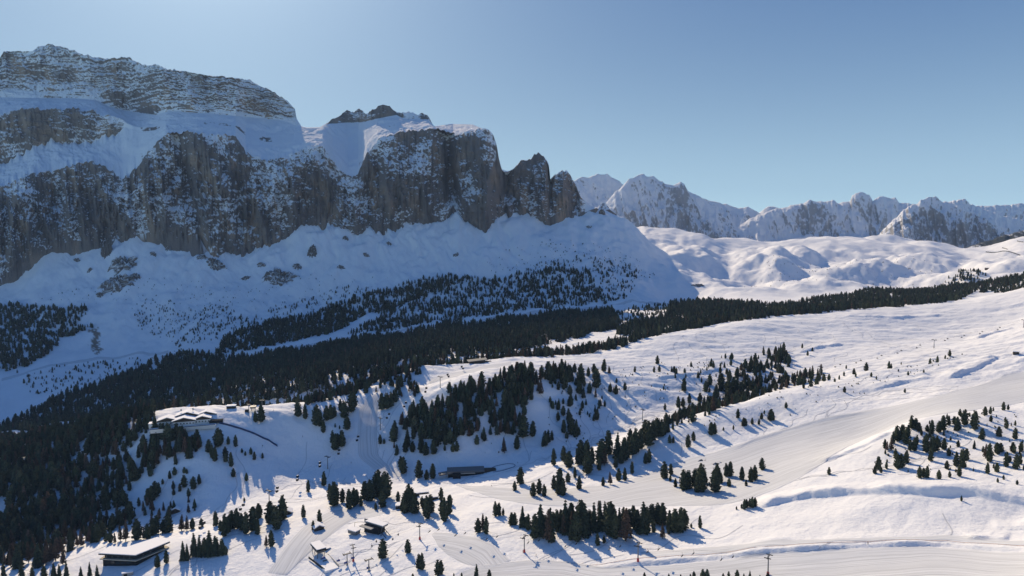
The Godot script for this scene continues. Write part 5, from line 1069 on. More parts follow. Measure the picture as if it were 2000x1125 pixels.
func make_ground():
	make_coarse()
	rough_noise = noise(FastNoiseLite.FRACTAL_FBM, 1.0 / 70.0, 5, 3, 0.52)
	drift_noise = noise(FastNoiseLite.FRACTAL_RIDGED, 1.0 / 30.0, 3, 4)
	slope_noise = noise(FastNoiseLite.FRACTAL_FBM, 1.0 / 160.0, 5, 6, 0.48)
	dune_noise = noise(FastNoiseLite.FRACTAL_FBM, 1.0 / 400.0, 3, 8, 0.36)
	var total := NC * NR
	fine.resize(total)
	groomed.resize(total)
	# which points lie on groomed snow
	for s in strips():
		var poly := outline(s)
		var lo := poly[0]
		var hi := poly[0]
		for p in poly:
			lo = lo.min(p)
			hi = hi.max(p)
		for j in NR_NEAR:
			var d := exp(row_q(j))
			if d < lo.y or d > hi.y: continue
			for i in NC:
				var x := (-1.0 + 2.0 * i / (NC - 1.0)) * 0.95 * (d + 200.0)
				if x < lo.x or x > hi.x: continue
				if Geometry2D.is_point_in_polygon(Vector2(x, d), poly): groomed[j * NC + i] = 1.0
	for turn in 2:
		var soft := groomed.duplicate()
		for j in range(1, 520):
			for i in range(1, NC - 1):
				var o := j * NC + i
				groomed[o] = (soft[o] * 2.0 + soft[o - 1] + soft[o + 1] + soft[o - NC] + soft[o + NC]) / 6.0
	var v := PackedVector3Array()
	v.resize(total)
	var col := PackedColorArray()
	col.resize(total)
	for j in NR:
		var q := row_q(j)
		var d := exp(q)
		var near := 1.0 - smoothstep(1300.0, 1900.0, d)
		var high := smoothstep(1800.0, 2150.0, d)
		for i in NC:
			var p := (-1.0 + 2.0 * i / (NC - 1.0)) * 0.95
			var x := p * (d + 200.0)
			var y := coarse_at(p, q)
			var o := j * NC + i
			var wild := 1.0 - groomed[o]
			if near > 0.0:
				var far := smoothstep(850.0, 1050.0, d)
				var a := rough_noise.get_noise_2d(x * lerpf(1.0, 0.5, far) + d * 0.2 * far, d * lerpf(1.0, 1.15, far))
				var b := drift_noise.get_noise_2d(x * 0.35 + d * 0.12, d * 1.5 - x * 0.4)
				var c := rough_noise.get_noise_2d(x * 5.0 + 900.0, d * 5.0)
				var hills := 1.0 + 0.9 * smoothstep(780.0, 1000.0, d)
				var soft := 1.0 - 0.7 * smoothstep(800.0, 660.0, d)
				y += near * (a * (0.5 + 1.6 * wild) * hills + soft * wild * (b * 0.45 * hills + c * (0.35 + 0.9 * maxf(0.0, a))))
			if near < 1.0 and d < 5200.0:
				var bearing := x / d
				var spur := 1.0 - smoothstep(0.165, 0.25, bearing)
				var a := slope_noise.get_noise_2d(x, d)
				var talus := high * spur
				var dune := smoothstep(1950.0, 2500.0, d) * (1.0 - spur) * (1.0 - smoothstep(4300.0, 5000.0, d))
				y += (1.0 - near) * (1.0 - high) * a * 9.0
				if talus > 0.0:
					var g := slope_noise.get_noise_2d(x * 2.2, d * 0.35)
					var cone := drift_noise.get_noise_2d(x * 0.26 + a * 25.0, d * 0.04)
					y += talus * (a * 16.0 + g * 9.0 + cone * 20.0 * smoothstep(2200.0, 2480.0, d) * (1.0 - smoothstep(-0.05, 0.06, bearing)) + rough_noise.get_noise_2d(x * 1.6, d * 1.6) * (4.0 + 4.0 * smoothstep(0.04, 0.12, bearing)))
				if dune > 0.0:
					var g := dune_noise.get_noise_2d(x * 1.1, d * 0.75)
					var calm := 1.0 - 0.6 * smoothstep(3000.0, 3500.0, d)
					y += dune * calm * ((g - 0.1) * 78.0 + slope_noise.get_noise_2d(x * 0.9 + 500.0, d * 0.7) * 24.0 + drift_noise.get_noise_2d(x * 0.16 + d * 0.05, d * 0.09) * 6.0 + rough_noise.get_noise_2d(x * 0.6, d * 0.5) * 6.0)
			v[o] = Vector3(x, y, -d)
	# wind-cut banks
	for b in SNOW_BANKS:
		var pts := PackedVector2Array()
		var flat: Array = b[1]
		for k in flat.size() / 2: pts.append(Vector2(flat[2 * k], flat[2 * k + 1]))
		var lo := pts[0]
		var hi := pts[0]
		for p in pts:
			lo = lo.min(p)
			hi = hi.max(p)
		lo -= Vector2(28, 28)
		hi += Vector2(28, 28)
		for j in NR_NEAR:
			var d := -v[j * NC].z
			if d < lo.y or d > hi.y: continue
			for i in NC:
				var o := j * NC + i
				if v[o].x < lo.x or v[o].x > hi.x: continue
				v[o].y += bank_rise(v[o].x, d, pts, b[0])
	for o in total: fine[o] = v[o].y
	var n := sheet_normals(v, NC, NR)
	var dirt := PackedVector2Array()
	for k in BARE_CHUTE.size() / 2: dirt.append(Vector2(BARE_CHUTE[2 * k], BARE_CHUTE[2 * k + 1]))
	var patch := noise(FastNoiseLite.FRACTAL_FBM, 1.0 / 35.0, 4, 31)
	for o in total:
		var s := 0.83 + 0.03 * patch.get_noise_2d(v[o].x * 0.4, v[o].z * 0.4)
		var c := Color(s, s * 1.004, s * 1.015)
		var d := -v[o].z
		if d > 1850.0 and d < 2250.0 and v[o].x < -900.0:
			var best := 1e9
			for k in dirt.size() - 1: best = minf(best, Geometry2D.get_closest_point_to_segment(Vector2(v[o].x, d), dirt[k], dirt[k + 1]).distance_to(Vector2(v[o].x, d)))
			var bare := 1.0 - smoothstep(8.0, 11.0, best + 16.0 * patch.get_noise_2d(v[o].x * 3.0, d * 1.5))
			c = c.lerp(Color(0.24, 0.19, 0.15), bare)
		col[o] = c
	var g := part(self, "ground", sheet(v, NC, NR, col, n), M.ground)
	tag(g, "", "", "", "structure")

# groomed snow lies as its own skin on the ground; its rims dip into the loose snow
func drape(called: String, s: Array, m: Material, lift: float, step: float, fray := 0.0):
	var n := s.size() / 4
	var left := PackedVector2Array()
	var right := PackedVector2Array()
	for i in n:
		left.append(Vector2(s[4 * i], s[4 * i + 1]))
		right.append(Vector2(s[4 * i + 2], s[4 * i + 3]))
	var long := 0.0
	var wide := 0.0
	for i in n - 1:
		long += (left[i + 1] - left[i]).length() * 0.5 + (right[i + 1] - right[i]).length() * 0.5
		wide = maxf(wide, (left[i] - right[i]).length())
	var rows := int(long / step) + 2
	var cols := maxi(int(wide / step) + 2, 6)
	var v := PackedVector3Array()
	var uv := PackedVector2Array()
	for j in rows:
		var f := (n - 1) * j / (rows - 1.0)
		var k := mini(int(f), n - 2)
		var t := f - k
		var a := left[maxi(k - 1, 0)].cubic_interpolate(left[k], left[k], left[k], 0.0)
		a = left[k].cubic_interpolate(left[k + 1], left[maxi(k - 1, 0)], left[mini(k + 2, n - 1)], t)
		var b := right[k].cubic_interpolate(right[k + 1], right[maxi(k - 1, 0)], right[mini(k + 2, n - 1)], t)
		for i in cols:
			var w := i / (cols - 1.0)
			var p := a.lerp(b, w)
			if fray > 0.0: p += Vector2(0, fray * rough_noise.get_noise_2d(p.x * 2.0, p.y * 2.0))
			var rim := i == 0 or i == cols - 1 or j == 0 or j == rows - 1
			v.append(spot(p.x, p.y, -0.35 if rim else lift))
			uv.append(Vector2(w * (a - b).length() / 62.0, f / (n - 1) * long / 420.0))
	var nm := sheet_normals(v, cols, rows)
	if nm[cols * (rows / 2) + cols / 2].y < 0:
		# run the columns the other way so that the skin faces up
		var v2 := PackedVector3Array()
		var uv2 := PackedVector2Array()
		for j in rows:
			for i in cols:
				v2.append(v[j * cols + cols - 1 - i])
				uv2.append(uv[j * cols + cols - 1 - i])
		v = v2
		uv = uv2
		nm = sheet_normals(v, cols, rows)
	tag(part(self, called, sheet(v, cols, rows, PackedColorArray(), nm, uv), m), "", "", "", "structure")

func make_pistes():
	# corduroy left by the groomers: streaks that run with the piste
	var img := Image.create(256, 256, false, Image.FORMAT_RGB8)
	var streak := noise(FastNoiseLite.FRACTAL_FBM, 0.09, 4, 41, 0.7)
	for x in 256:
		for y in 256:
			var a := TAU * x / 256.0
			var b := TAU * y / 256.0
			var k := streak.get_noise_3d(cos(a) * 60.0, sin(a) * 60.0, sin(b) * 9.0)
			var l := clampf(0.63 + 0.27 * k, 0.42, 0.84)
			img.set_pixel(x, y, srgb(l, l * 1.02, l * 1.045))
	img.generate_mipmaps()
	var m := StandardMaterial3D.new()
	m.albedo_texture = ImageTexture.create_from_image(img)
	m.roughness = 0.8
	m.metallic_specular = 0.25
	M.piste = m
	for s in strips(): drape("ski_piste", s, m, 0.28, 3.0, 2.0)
	drape("road", ROAD_UPPER, M.packed, 1.2, 6.0)
	drape("road", ROAD_LOWER, M.packed, 1.2, 6.0)

# pairs of grooves left by skiers on the loose snow
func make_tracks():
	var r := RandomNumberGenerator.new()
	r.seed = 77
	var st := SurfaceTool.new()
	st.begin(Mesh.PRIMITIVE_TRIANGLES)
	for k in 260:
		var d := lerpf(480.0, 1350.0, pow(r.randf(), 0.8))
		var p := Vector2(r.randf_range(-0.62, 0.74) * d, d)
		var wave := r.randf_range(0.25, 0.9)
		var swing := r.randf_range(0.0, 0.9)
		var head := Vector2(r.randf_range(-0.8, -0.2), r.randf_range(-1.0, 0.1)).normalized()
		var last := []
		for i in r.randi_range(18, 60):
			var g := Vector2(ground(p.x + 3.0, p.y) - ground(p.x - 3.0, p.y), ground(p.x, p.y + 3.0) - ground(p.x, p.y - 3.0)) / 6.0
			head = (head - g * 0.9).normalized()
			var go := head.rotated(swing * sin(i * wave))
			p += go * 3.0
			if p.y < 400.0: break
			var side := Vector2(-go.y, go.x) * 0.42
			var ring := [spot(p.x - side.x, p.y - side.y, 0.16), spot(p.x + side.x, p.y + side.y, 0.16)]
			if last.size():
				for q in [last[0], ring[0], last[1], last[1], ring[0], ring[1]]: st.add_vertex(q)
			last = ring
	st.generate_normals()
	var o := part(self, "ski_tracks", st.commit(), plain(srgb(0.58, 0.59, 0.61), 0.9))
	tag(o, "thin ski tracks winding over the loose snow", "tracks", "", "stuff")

# ------------------------------------------------------------------ the massif
# a line of points seen from above as bearing -> (height, distance)
func line_at(line: Array, bearing: float, hint: int) -> Array:
	var n := line.size() / 3
	var k := hint
	while k < n - 2 and float(line[3 * k + 3]) / line[3 * k + 5] < bearing: k += 1
	var b0: float = float(line[3 * k]) / line[3 * k + 2]
	var b1: float = float(line[3 * k + 3]) / line[3 * k + 5]
	var t := clampf((bearing - b0) / maxf(b1 - b0, 1e-6), 0.0, 1.0)
	return [lerpf(float(line[3 * k + 1]), float(line[3 * k + 4]), t), lerpf(float(line[3 * k + 2]), float(line[3 * k + 5]), t), k]

func make_massif():
	var lines := [WALL_FOOT, WALL_TOP, BLOCK_FOOT, BLOCK_TOP, UPPER_FOOT, SUMMIT]
	var counts := [3, 190, 34, 46, 34, 84, 16, 6]
	var rows := 1
	for c in counts: rows += c
	var cols := 1080
	var b_from := -0.93
	var b_to := 0.152
	var v := PackedVector3Array()
	v.resize(rows * cols)
	var part_of := PackedInt32Array()
	part_of.resize(rows)
	var hints := [0, 0, 0, 0, 0, 0]
	var butt := noise(FastNoiseLite.FRACTAL_FBM, 1.0 / 230.0, 3, 51)
	var ribs := noise(FastNoiseLite.FRACTAL_RIDGED, 1.0 / 95.0, 4, 52)
	var chips := noise(FastNoiseLite.FRACTAL_FBM, 1.0 / 34.0, 4, 53, 0.55)
	var beds := noise(FastNoiseLite.FRACTAL_RIDGED, 1.0 / 26.0, 3, 54)
	var jag := noise(FastNoiseLite.FRACTAL_FBM, 1.0 / 22.0, 3, 55)
	for i in cols:
		var b := lerpf(b_from, b_to, i / (cols - 1.0))
		var hs := []
		var ds := []
		for k in 6:
			var r := line_at(lines[k], b, hints[k])
			hs.append(r[0])
			ds.append(r[1])
			hints[k] = r[2]
		var s := b * 2500.0
		# crags break the rims; on the snow ledges between them the breaks soon even out
		var crest := jag.get_noise_1d(s) * 9.0
		var own := smoothstep(8.0, 60.0, hs[3] - hs[2])
		var offs := [0.0, crest * 1.2 * smoothstep(20.0, 120.0, hs[1] - hs[0]), own * jag.get_noise_1d(s * 0.6 + 3000.0) * 26.0, own * jag.get_noise_1d(s * 0.7 + 6000.0) * 16.0, 0.0,
			crest * smoothstep(4.0, 40.0, hs[5] - hs[4]) * (0.35 if b < -0.3 else 1.0)]
		for k in 6: hs[k] += offs[k]
		var prof_h := [hs[0] - 70.0, hs[0], hs[1], hs[2], hs[3], hs[4], hs[5], hs[5] - 40.0, -150.0]
		var prof_d := [ds[0] - 20.0, ds[0], ds[1], ds[2], ds[3], ds[4], ds[5], ds[5] + 260.0, ds[5] + 900.0]
		if b > 0.0 or hs[5] - hs[1] < 5.0:
			prof_h[7] = hs[5] - 60.0
			prof_d[7] = ds[5] + 90.0
			prof_d[8] = ds[5] + 330.0
		var j := 0
		for k in 8:
			var n: int = counts[k]
			var cliff: float = [0.0, 1.0, 0.0, 1.0, 0.0, 1.0, 0.0, 0.0][k]
			var tall: float = prof_h[k + 1] - prof_h[k]
			for t in n + (1 if k == 7 else 0):
				var f := float(t) / n
				var h: float = lerpf(prof_h[k], prof_h[k + 1], f)
				var d: float = lerpf(prof_d[k], prof_d[k + 1], f)
				if k == 2 or k == 4: h += offs[k - 1] * (pow(1.0 - f, 7.0) - (1.0 - f)) + offs[k] * (pow(f, 7.0) - f)
				if k == 1: d += (f * f - f) * 40.0 * smoothstep(60.0, 300.0, tall)
				var out := 0.0
				var lift := 0.0
				if cliff > 0.0:
					var room := smoothstep(15.0, 130.0, tall)
					var hold := sin(PI * clampf(f * 0.86 + 0.07, 0, 1))
					if k == 5: hold = clampf(f * 4.0, 0.15, 1.0)
					var rib := ribs.get_noise_2d(s * 0.8 + h * 0.06, h * 0.13)
					out = room * hold * (butt.get_noise_2d(s, h * 0.4) * 62.0 + rib * (46.0 if k == 1 else 22.0))
					var tilt := h + s * 0.05 + 34.0 * butt.get_noise_2d(s * 0.6 + 900.0, h * 0.6)
					var ledge := beds.get_noise_2d(s * 0.07, tilt * 0.26)
					var bed := beds.get_noise_2d(s * (0.3 if k == 1 else 0.12) + chips.get_noise_2d(s * 0.5, h * 0.5) * 14.0, tilt * (0.9 if k == 1 else 1.3))
					var flute := ribs.get_noise_2d(s * 2.8 + 4000.0, h * 0.3)
					out += room * (0.25 + 0.75 * hold) * (ledge * (9.0 if k == 1 else 10.0) + bed * (2.5 if k == 1 else 8.0) + flute * (17.0 if k == 1 else 5.0) + chips.get_noise_2d(s, h * 0.6) * (19.0 if k == 1 else 7.0))
					out += room * (0.3 + 0.7 * hold) * chips.get_noise_2d(s * 2.2 + 2000.0, h * 1.6) * 5.5
					lift = room * hold * chips.get_noise_2d(s + 700.0, h) * 6.0
					# the deep cleft in the right-hand wall and two lesser ones
					if k == 1:
						out -= 75.0 * exp(-pow((b + 0.087 + 0.008 * f) / 0.0085, 2.0)) * smoothstep(0.0, 0.3, f)
						out -= 30.0 * exp(-pow((b + 0.118 - 0.012 * f) / 0.006, 2.0)) * smoothstep(0.1, 0.5, f)
						# the gaps beside the two towers
						out -= 60.0 * exp(-pow((b + 0.0075) / 0.005, 2.0)) * smoothstep(0.15, 0.7, f)
						out -= 55.0 * exp(-pow((b - 0.0565) / 0.0045, 2.0)) * smoothstep(0.1, 0.6, f)
						out -= 34.0 * exp(-pow((b + 0.455 + 0.03 * f) / 0.009, 2.0))
				elif k in [2, 4, 6]:
					lift = chips.get_noise_2d(s * 0.5, d * 0.5) * 9.0 * sin(PI * f)
				var dd := d - out
				v[j * cols + i] = Vector3(b * dd, h + lift, -dd)
				part_of[j] = k
				j += 1
	var n := sheet_normals(v, cols, rows)
	var col := PackedColorArray()
	col.resize(v.size())
	var fine_n := noise(FastNoiseLite.FRACTAL_FBM, 1.0 / 16.0, 4, 61, 0.6)
	var wide_n := noise(FastNoiseLite.FRACTAL_FBM, 1.0 / 150.0, 3, 62)
	var tone := noise(FastNoiseLite.FRACTAL_FBM, 1.0 / 90.0, 4, 63)
	for j in rows:
		var k := part_of[j]
		for i in cols:
			var o := j * cols + i
			var p := v[o]
			var b := -p.x / p.z
			var thr := 0.50
			if k <= 1: thr = 0.42 if b < -0.24 else (0.47 if b < -0.01 else 0.56)
			elif k == 3: thr = 0.56
			elif k == 5: thr = 0.17 if b < -0.28 else 0.62
			else: thr = 0.22
			var s := b * 2500.0
			var gully := ribs.get_noise_2d(s * 0.8 + p.y * 0.06, p.y * 0.13)
			var grain := 0.24 * fine_n.get_noise_2d(s * 0.8, p.y) + (0.78 if k in [1, 3, 5] else 0.25) * wide_n.get_noise_2d(s * 0.75, p.y * 0.75 + s * 0.25) - (0.28 * gully if k <= 1 else 0.0)
			var snow := smoothstep(-0.04, 0.07, n[o].y - thr + grain)
			var warm := tone.get_noise_2d(s, p.y * 0.5)
			var streak := tone.get_noise_2d(s * 4.0 + 300.0, p.y * 0.35)
			var c := Color(0.205, 0.172, 0.152).lerp(Color(0.31, 0.235, 0.18), smoothstep(0.05, 0.45, warm))
			c = c.lerp(Color(0.115, 0.095, 0.085), smoothstep(0.1, 0.5, streak) * 0.8)
			col[o] = c.lerp(Color(0.82, 0.825, 0.84), snow)
	var m := part(self, "mountain", sheet(v, cols, rows, col, n), M.rock)
	tag(m, "", "", "", "structure")

# ------------------------------------------------------------------ far ranges
func far_range(sky: Array, base: Array, cols: int, rows: int, rough: float, thr: float, seed_: int, rock: Color, bench := 0.0):
	var n_sky := sky.size() / 3
	var b0: float = float(sky[0]) / sky[2]
	var b1: float = float(sky[3 * n_sky - 3]) / sky[3 * n_sky - 1]
	var v := PackedVector3Array()
	v.resize(cols * rows)
	var relief := noise(FastNoiseLite.FRACTAL_RIDGED, 1.0 / 620.0, 6, seed_, 0.58)
	var small := noise(FastNoiseLite.FRACTAL_FBM, 1.0 / 130.0, 4, seed_ + 1)
	var jag := noise(FastNoiseLite.FRACTAL_FBM, 1.0 / 120.0, 3, seed_ + 2)
	var spine := noise(FastNoiseLite.FRACTAL_RIDGED, 1.0 / 420.0, 3, seed_ + 5)
	var hs := 0
	var hb := 0
	var front := int(rows * 0.86)
	for i in cols:
		var b := lerpf(b0, b1, i / (cols - 1.0))
		var top := line_at(sky, b, hs)
		var foot := line_at(base, b, hb)
		hs = top[2]
		hb = foot[2]
		var th: float = top[0] + jag.get_noise_1d(b * 9000.0) * 0.16 * rough
		var td: float = top[1]
		for j in rows:
			var h: float
			var d: float
			var hold := 0.0
			if j < front:
				var f := j / (front - 1.0)
				var g := f
				if bench > 0.0: g = lerpf(f, smoothstep(0.0, 0.28, f) * 0.42 + smoothstep(0.55, 1.0, f) * 0.58, bench)
				h = lerpf(foot[0] - 150.0, th, g)
				d = lerpf(foot[1], td, f)
				hold = sin(PI * clampf(f, 0, 1)) * 0.9 + 0.1
				if f > 0.97: hold *= (1.0 - f) / 0.03
			else:
				var f := (j - front + 1.0) / (rows - front)
				h = th - f * 700.0
				d = td + f * 1500.0
			d -= hold * (spine.get_noise_2d(b * td + h * 0.25, h * 0.3) * 0.8 * rough + spine.get_noise_2d(b * td * 3.0, h * 0.8) * 0.25 * rough)
			var x := b * d
			var r := relief.get_noise_2d(x + seed_ * 77.0, d * 0.8)
			var q := small.get_noise_2d(x, d + h)
			h += hold * (r * rough * 0.6 + q * rough * 0.2)
			if hold > 0.0: h = minf(h, th + (EYE - th) * (1.0 - d / td) + 30.0) if d < td else h
			v[j * cols + i] = Vector3(x, h, -d)
	var n := sheet_normals(v, cols, rows)
	var col := PackedColorArray()
	col.resize(v.size())
	var grain := noise(FastNoiseLite.FRACTAL_FBM, 1.0 / 70.0, 4, seed_ + 3, 0.6)
	var broad := noise(FastNoiseLite.FRACTAL_FBM, 1.0 / 600.0, 2, seed_ + 4)
	for o in v.size():
		var p := v[o]
		var s := smoothstep(-0.05, 0.09, n[o].y - thr + 0.16 * grain.get_noise_2d(p.x, p.y * 1.2 + p.z * 0.3) + 0.4 * broad.get_noise_2d(p.x, p.z))
		col[o] = rock.lerp(Color(0.82, 0.825, 0.84), s)
	tag(part(self, "mountain_range", sheet(v, cols, rows, col, n), M.rock), "", "", "", "structure")

func make_far_ranges():  # rock of pyramid, bench and near ranges paled to stand in for haze
	far_range(GLACIER_SKYLINE, GLACIER_BASE, 200, 110, 110.0, 0.30, 101, Color(0.2, 0.19, 0.18))
	far_range(PYRAMID_SKYLINE, PYRAMID_BASE, 340, 170, 170.0, 0.29, 111, Color(0.31, 0.305, 0.305))
	far_range(BACK_RANGE_SKYLINE, BACK_RANGE_BASE, 200, 90, 130.0, 0.36, 121, Color(0.2, 0.19, 0.18))
	far_range(BENCH_RANGE_SKYLINE, BENCH_RANGE_BASE, 480, 150, 130.0, 0.34, 131, Color(0.31, 0.305, 0.305), 0.9)
	far_range(NEAR_RANGE_SKYLINE, NEAR_RANGE_BASE, 360, 150, 150.0, 0.40, 141, Color(0.27, 0.265, 0.265))
	far_range(WOODED_RIDGE_SKYLINE, WOODED_RIDGE_BASE, 200, 60, 70.0, 0.84, 151, Color(0.045, 0.05, 0.045))

# ------------------------------------------------------------------ rocks on the slopes
func make_outcrops():
	for k in OUTCROPS.size() / 5:
		var cx: float = OUTCROPS[5 * k]
		var cd: float = OUTCROPS[5 * k + 1]
		var r: float = OUTCROPS[5 * k + 2]
		var h: float = OUTCROPS[5 * k + 3]
		var thr: float = OUTCROPS[5 * k + 4]
		var around := 56
		var up := 26
		var v := PackedVector3Array()
		var shape := noise(FastNoiseLite.FRACTAL_FBM, 2.2 / r, 3, 600 + k)
		var crag := noise(FastNoiseLite.FRACTAL_RIDGED, 1.0 / (6.0 + r * 0.22), 4, 640 + k)
		var foot := ground(cx, cd)
		for j in up:
			var f := j / (up - 1.0)
			for i in around + 1:
				var a := TAU * (i % around) / around
				var e := (1.0 - pow(f, 1.6)) * r * (0.8 + 0.75 * shape.get_noise_2d(cos(a) * r, sin(a) * r))
				var x := cx + cos(a) * e
				var d := cd + sin(a) * e * 0.55
				var top := ground(x, d)
				var y := top - 3.0 - 0.06 * r + (h + 3.0) * sin(f * PI * 0.5) * (0.7 + 0.6 * crag.get_noise_2d(x, d * 1.4))
				x += crag.get_noise_2d(y * 1.5, x) * r * 0.08
				v.append(Vector3(x, y, -d))
		var n := sheet_normals(v, around + 1, up)
		var col := PackedColorArray()
		var grain := noise(FastNoiseLite.FRACTAL_FBM, 1.0 / 9.0, 3, 690 + k)
		for o in v.size():
			var s := smoothstep(-0.05, 0.06, n[o].y - thr + 0.7 * grain.get_noise_3d(v[o].x, v[o].y, v[o].z))
			col.append(Color(0.19, 0.158, 0.135).lerp(Color(0.82, 0.825, 0.84), s))
		var m := part(self, "rock_outcrop", sheet(v, around + 1, up, col, n), M.rock)
		tag(m, OUTCROP_LABELS[k], "rock", "rocks on the snow slopes")

# ------------------------------------------------------------------ trees
var crowns := {}
var trunk_mesh: Mesh

func girth(kind: int, t: float) -> float:
	# radius of the crown at the share t of the tree's height
	if kind == 0: return 0.215 * pow(sin(PI * clampf(0.14 + 0.86 * pow(t, 0.92), 0, 1)), 0.62)
	if kind == 1: return 0.185 * pow(1.0 - t, 0.85) + 0.004
	return 0.2 * pow(1.0 - t, 0.8) + 0.004

func crown(kind: int, seed_: int, tufts: int, size: float, core: bool) -> ArrayMesh:
	var r := RandomNumberGenerator.new()
	r.seed = seed_
	var st := SurfaceTool.new()
	st.begin(Mesh.PRIMITIVE_TRIANGLES)
	st.set_smooth_group(-1)
	var foot: float = [0.05, 0.04, 0.14][kind]
	var lean := Vector3(r.randf_range(-0.03, 0.03), 0, r.randf_range(-0.03, 0.03))
	var dark := Color(0.030, 0.040, 0.027)
	var pale_tone := Color(0.070, 0.080, 0.045)  # paler end of the foliage tones, mixed at random per face
	if kind == 1:
		dark = Color(0.024, 0.034, 0.026)
		pale_tone = Color(0.058, 0.072, 0.044)
	if kind == 2:
		dark = Color(0.062, 0.043, 0.032)
		pale_tone = Color(0.135, 0.090, 0.060)
	if core:
		var rings := 6
		var sides := 7
		var pts := []
		for j in rings + 1:
			var t := foot + (0.97 - foot) * j / rings
			var ring := []
			for i in sides:
				var a := TAU * (i + 0.5 * (j % 2)) / sides
				var g := girth(kind, t) * r.randf_range(0.55, 0.85) * (0.6 if kind == 2 else 1.0) * (0.0 if j == rings else 1.0)
				ring.append(Vector3(cos(a) * g, t, sin(a) * g) + lean * t)
			pts.append(ring)
		for j in rings:
			for i in sides:
				var k := (i + 1) % sides
				st.set_color(dark.lerp(pale_tone, r.randf()))
				for p in [pts[j][i], pts[j][k], pts[j + 1][i], pts[j][k], pts[j + 1][k], pts[j + 1][i]]: st.add_vertex(p)
	var lobes := []
	for k in 5: lobes.append([r.randf() * TAU, r.randf_range(0.15, 0.9), r.randf_range(0.75, 1.25)])
	for k in tufts:
		var t := foot + (0.99 - foot) * (1.0 - pow(1.0 - (k + r.randf()) / tufts, 0.75 if kind else 0.92))
		if kind == 1: t = lerpf(t, (floorf(t * 11.0) + 0.5) / 11.0, 0.75)
		var a := r.randf() * TAU
		var g := girth(kind, t)
		for l in lobes:
			var away := absf(angle_difference(a, l[0])) / 0.9 + absf(t - l[1]) / 0.16
			if away < 1.0: g *= lerpf(l[2], 1.0, away)
		g *= r.randf_range(0.62, 1.16)
		var out := Vector3(cos(a), 0, sin(a))
		var side := Vector3(-sin(a), 0, cos(a))
		var c := out * g * 0.8 + Vector3(0, t, 0) + lean * t
		var s := size * r.randf_range(0.6, 1.6) * (1.0 - 0.45 * t)
		var droop := -0.55 if kind == 1 else (-0.1 if kind == 2 else 0.35)
		var tip := c + out * s * 1.15 + Vector3(0, droop * s, 0)
		var l := c + side * s * r.randf_range(0.7, 1.1)
		var q := c - side * s * r.randf_range(0.7, 1.1)
		var up := c + Vector3(0, s * r.randf_range(0.6, 1.1), 0)
		var dn := c - Vector3(0, s * r.randf_range(0.4, 0.7), 0)
		st.set_color(dark.lerp(pale_tone, r.randf()))
		for p in [tip, up, l, tip, q, up, tip, dn, q, tip, l, dn]: st.add_vertex(p)
	st.generate_normals()
	return st.commit()

func ordinal(k: int) -> String:
	var small := ["first", "second", "third", "fourth", "fifth", "sixth", "seventh", "eighth", "ninth", "tenth", "eleventh", "twelfth", "thirteenth", "fourteenth", "fifteenth", "sixteenth", "seventeenth", "eighteenth", "nineteenth"]
	if k < 19: return small[k]
	var tens := ["twent", "thirt", "fort", "fift", "sixt", "sevent"]
	var n := k + 1
	if n % 10 == 0: return tens[n / 10 - 2] + "ieth"
	return tens[n / 10 - 2] + "y-" + small[n % 10 - 1]

func make_trees():
	var t := CylinderMesh.new()
	t.bottom_radius = 0.026
	t.top_radius = 0.004
	t.height = 0.95
	t.radial_segments = 7
	t.rings = 1
	trunk_mesh = t
	crowns[0] = []
	crowns[1] = []
	crowns[2] = []
	for k in 9: crowns[0].append(crown(0, 200 + k, 150, 0.064, true))
	for k in 5: crowns[1].append(crown(1, 300 + k, 190, 0.058, true))
	for k in 4: crowns[2].append(crown(2, 400 + k, 260, 0.042, true))
	var names := ["stone_pine", "spruce_tree", "larch_tree"]
	var looks := ["stone pine", "spruce", "bare brown larch"]
	var kinds := ["pine tree", "spruce tree", "larch tree"]
	var seen := {}
	var count := {}
	for k in TREES.size() / 5:
		var key := "%d %d" % [TREES[5 * k + 3], TREES[5 * k + 4]]
		count[key] = count.get(key, 0) + 1
	for k in TREES.size() / 5:
		var x: float = TREES[5 * k]
		var d: float = TREES[5 * k + 1]
		var h: float = TREES[5 * k + 2]
		var kind := int(TREES[5 * k + 3])
		var place: String = TREE_PLACES[int(TREES[5 * k + 4])]
		var key := "%d %d" % [kind, TREES[5 * k + 4]]
		var at: int = seen.get(key, 0)
		seen[key] = at + 1
		var label := "%s %s %s" % ["lone" if count[key] == 1 else ordinal(at), looks[kind], place]
		if count[key] > 1: label = "%s %s from the left %s" % [ordinal(at), looks[kind], place]
		var o := thing(names[kind], spot(x, d, -0.12), rng.randf() * TAU, label, kinds[kind], looks[kind] + "s on the slopes")
		var w := h * rng.randf_range(0.72, 1.2)
		o.scale = Vector3(w, h, w)
		part(o, "trunk", trunk_mesh, M.bark, Vector3(0, 0.46, 0))
		part(o, "crown", crowns[kind][rng.randi() % crowns[kind].size()], M.leaf)

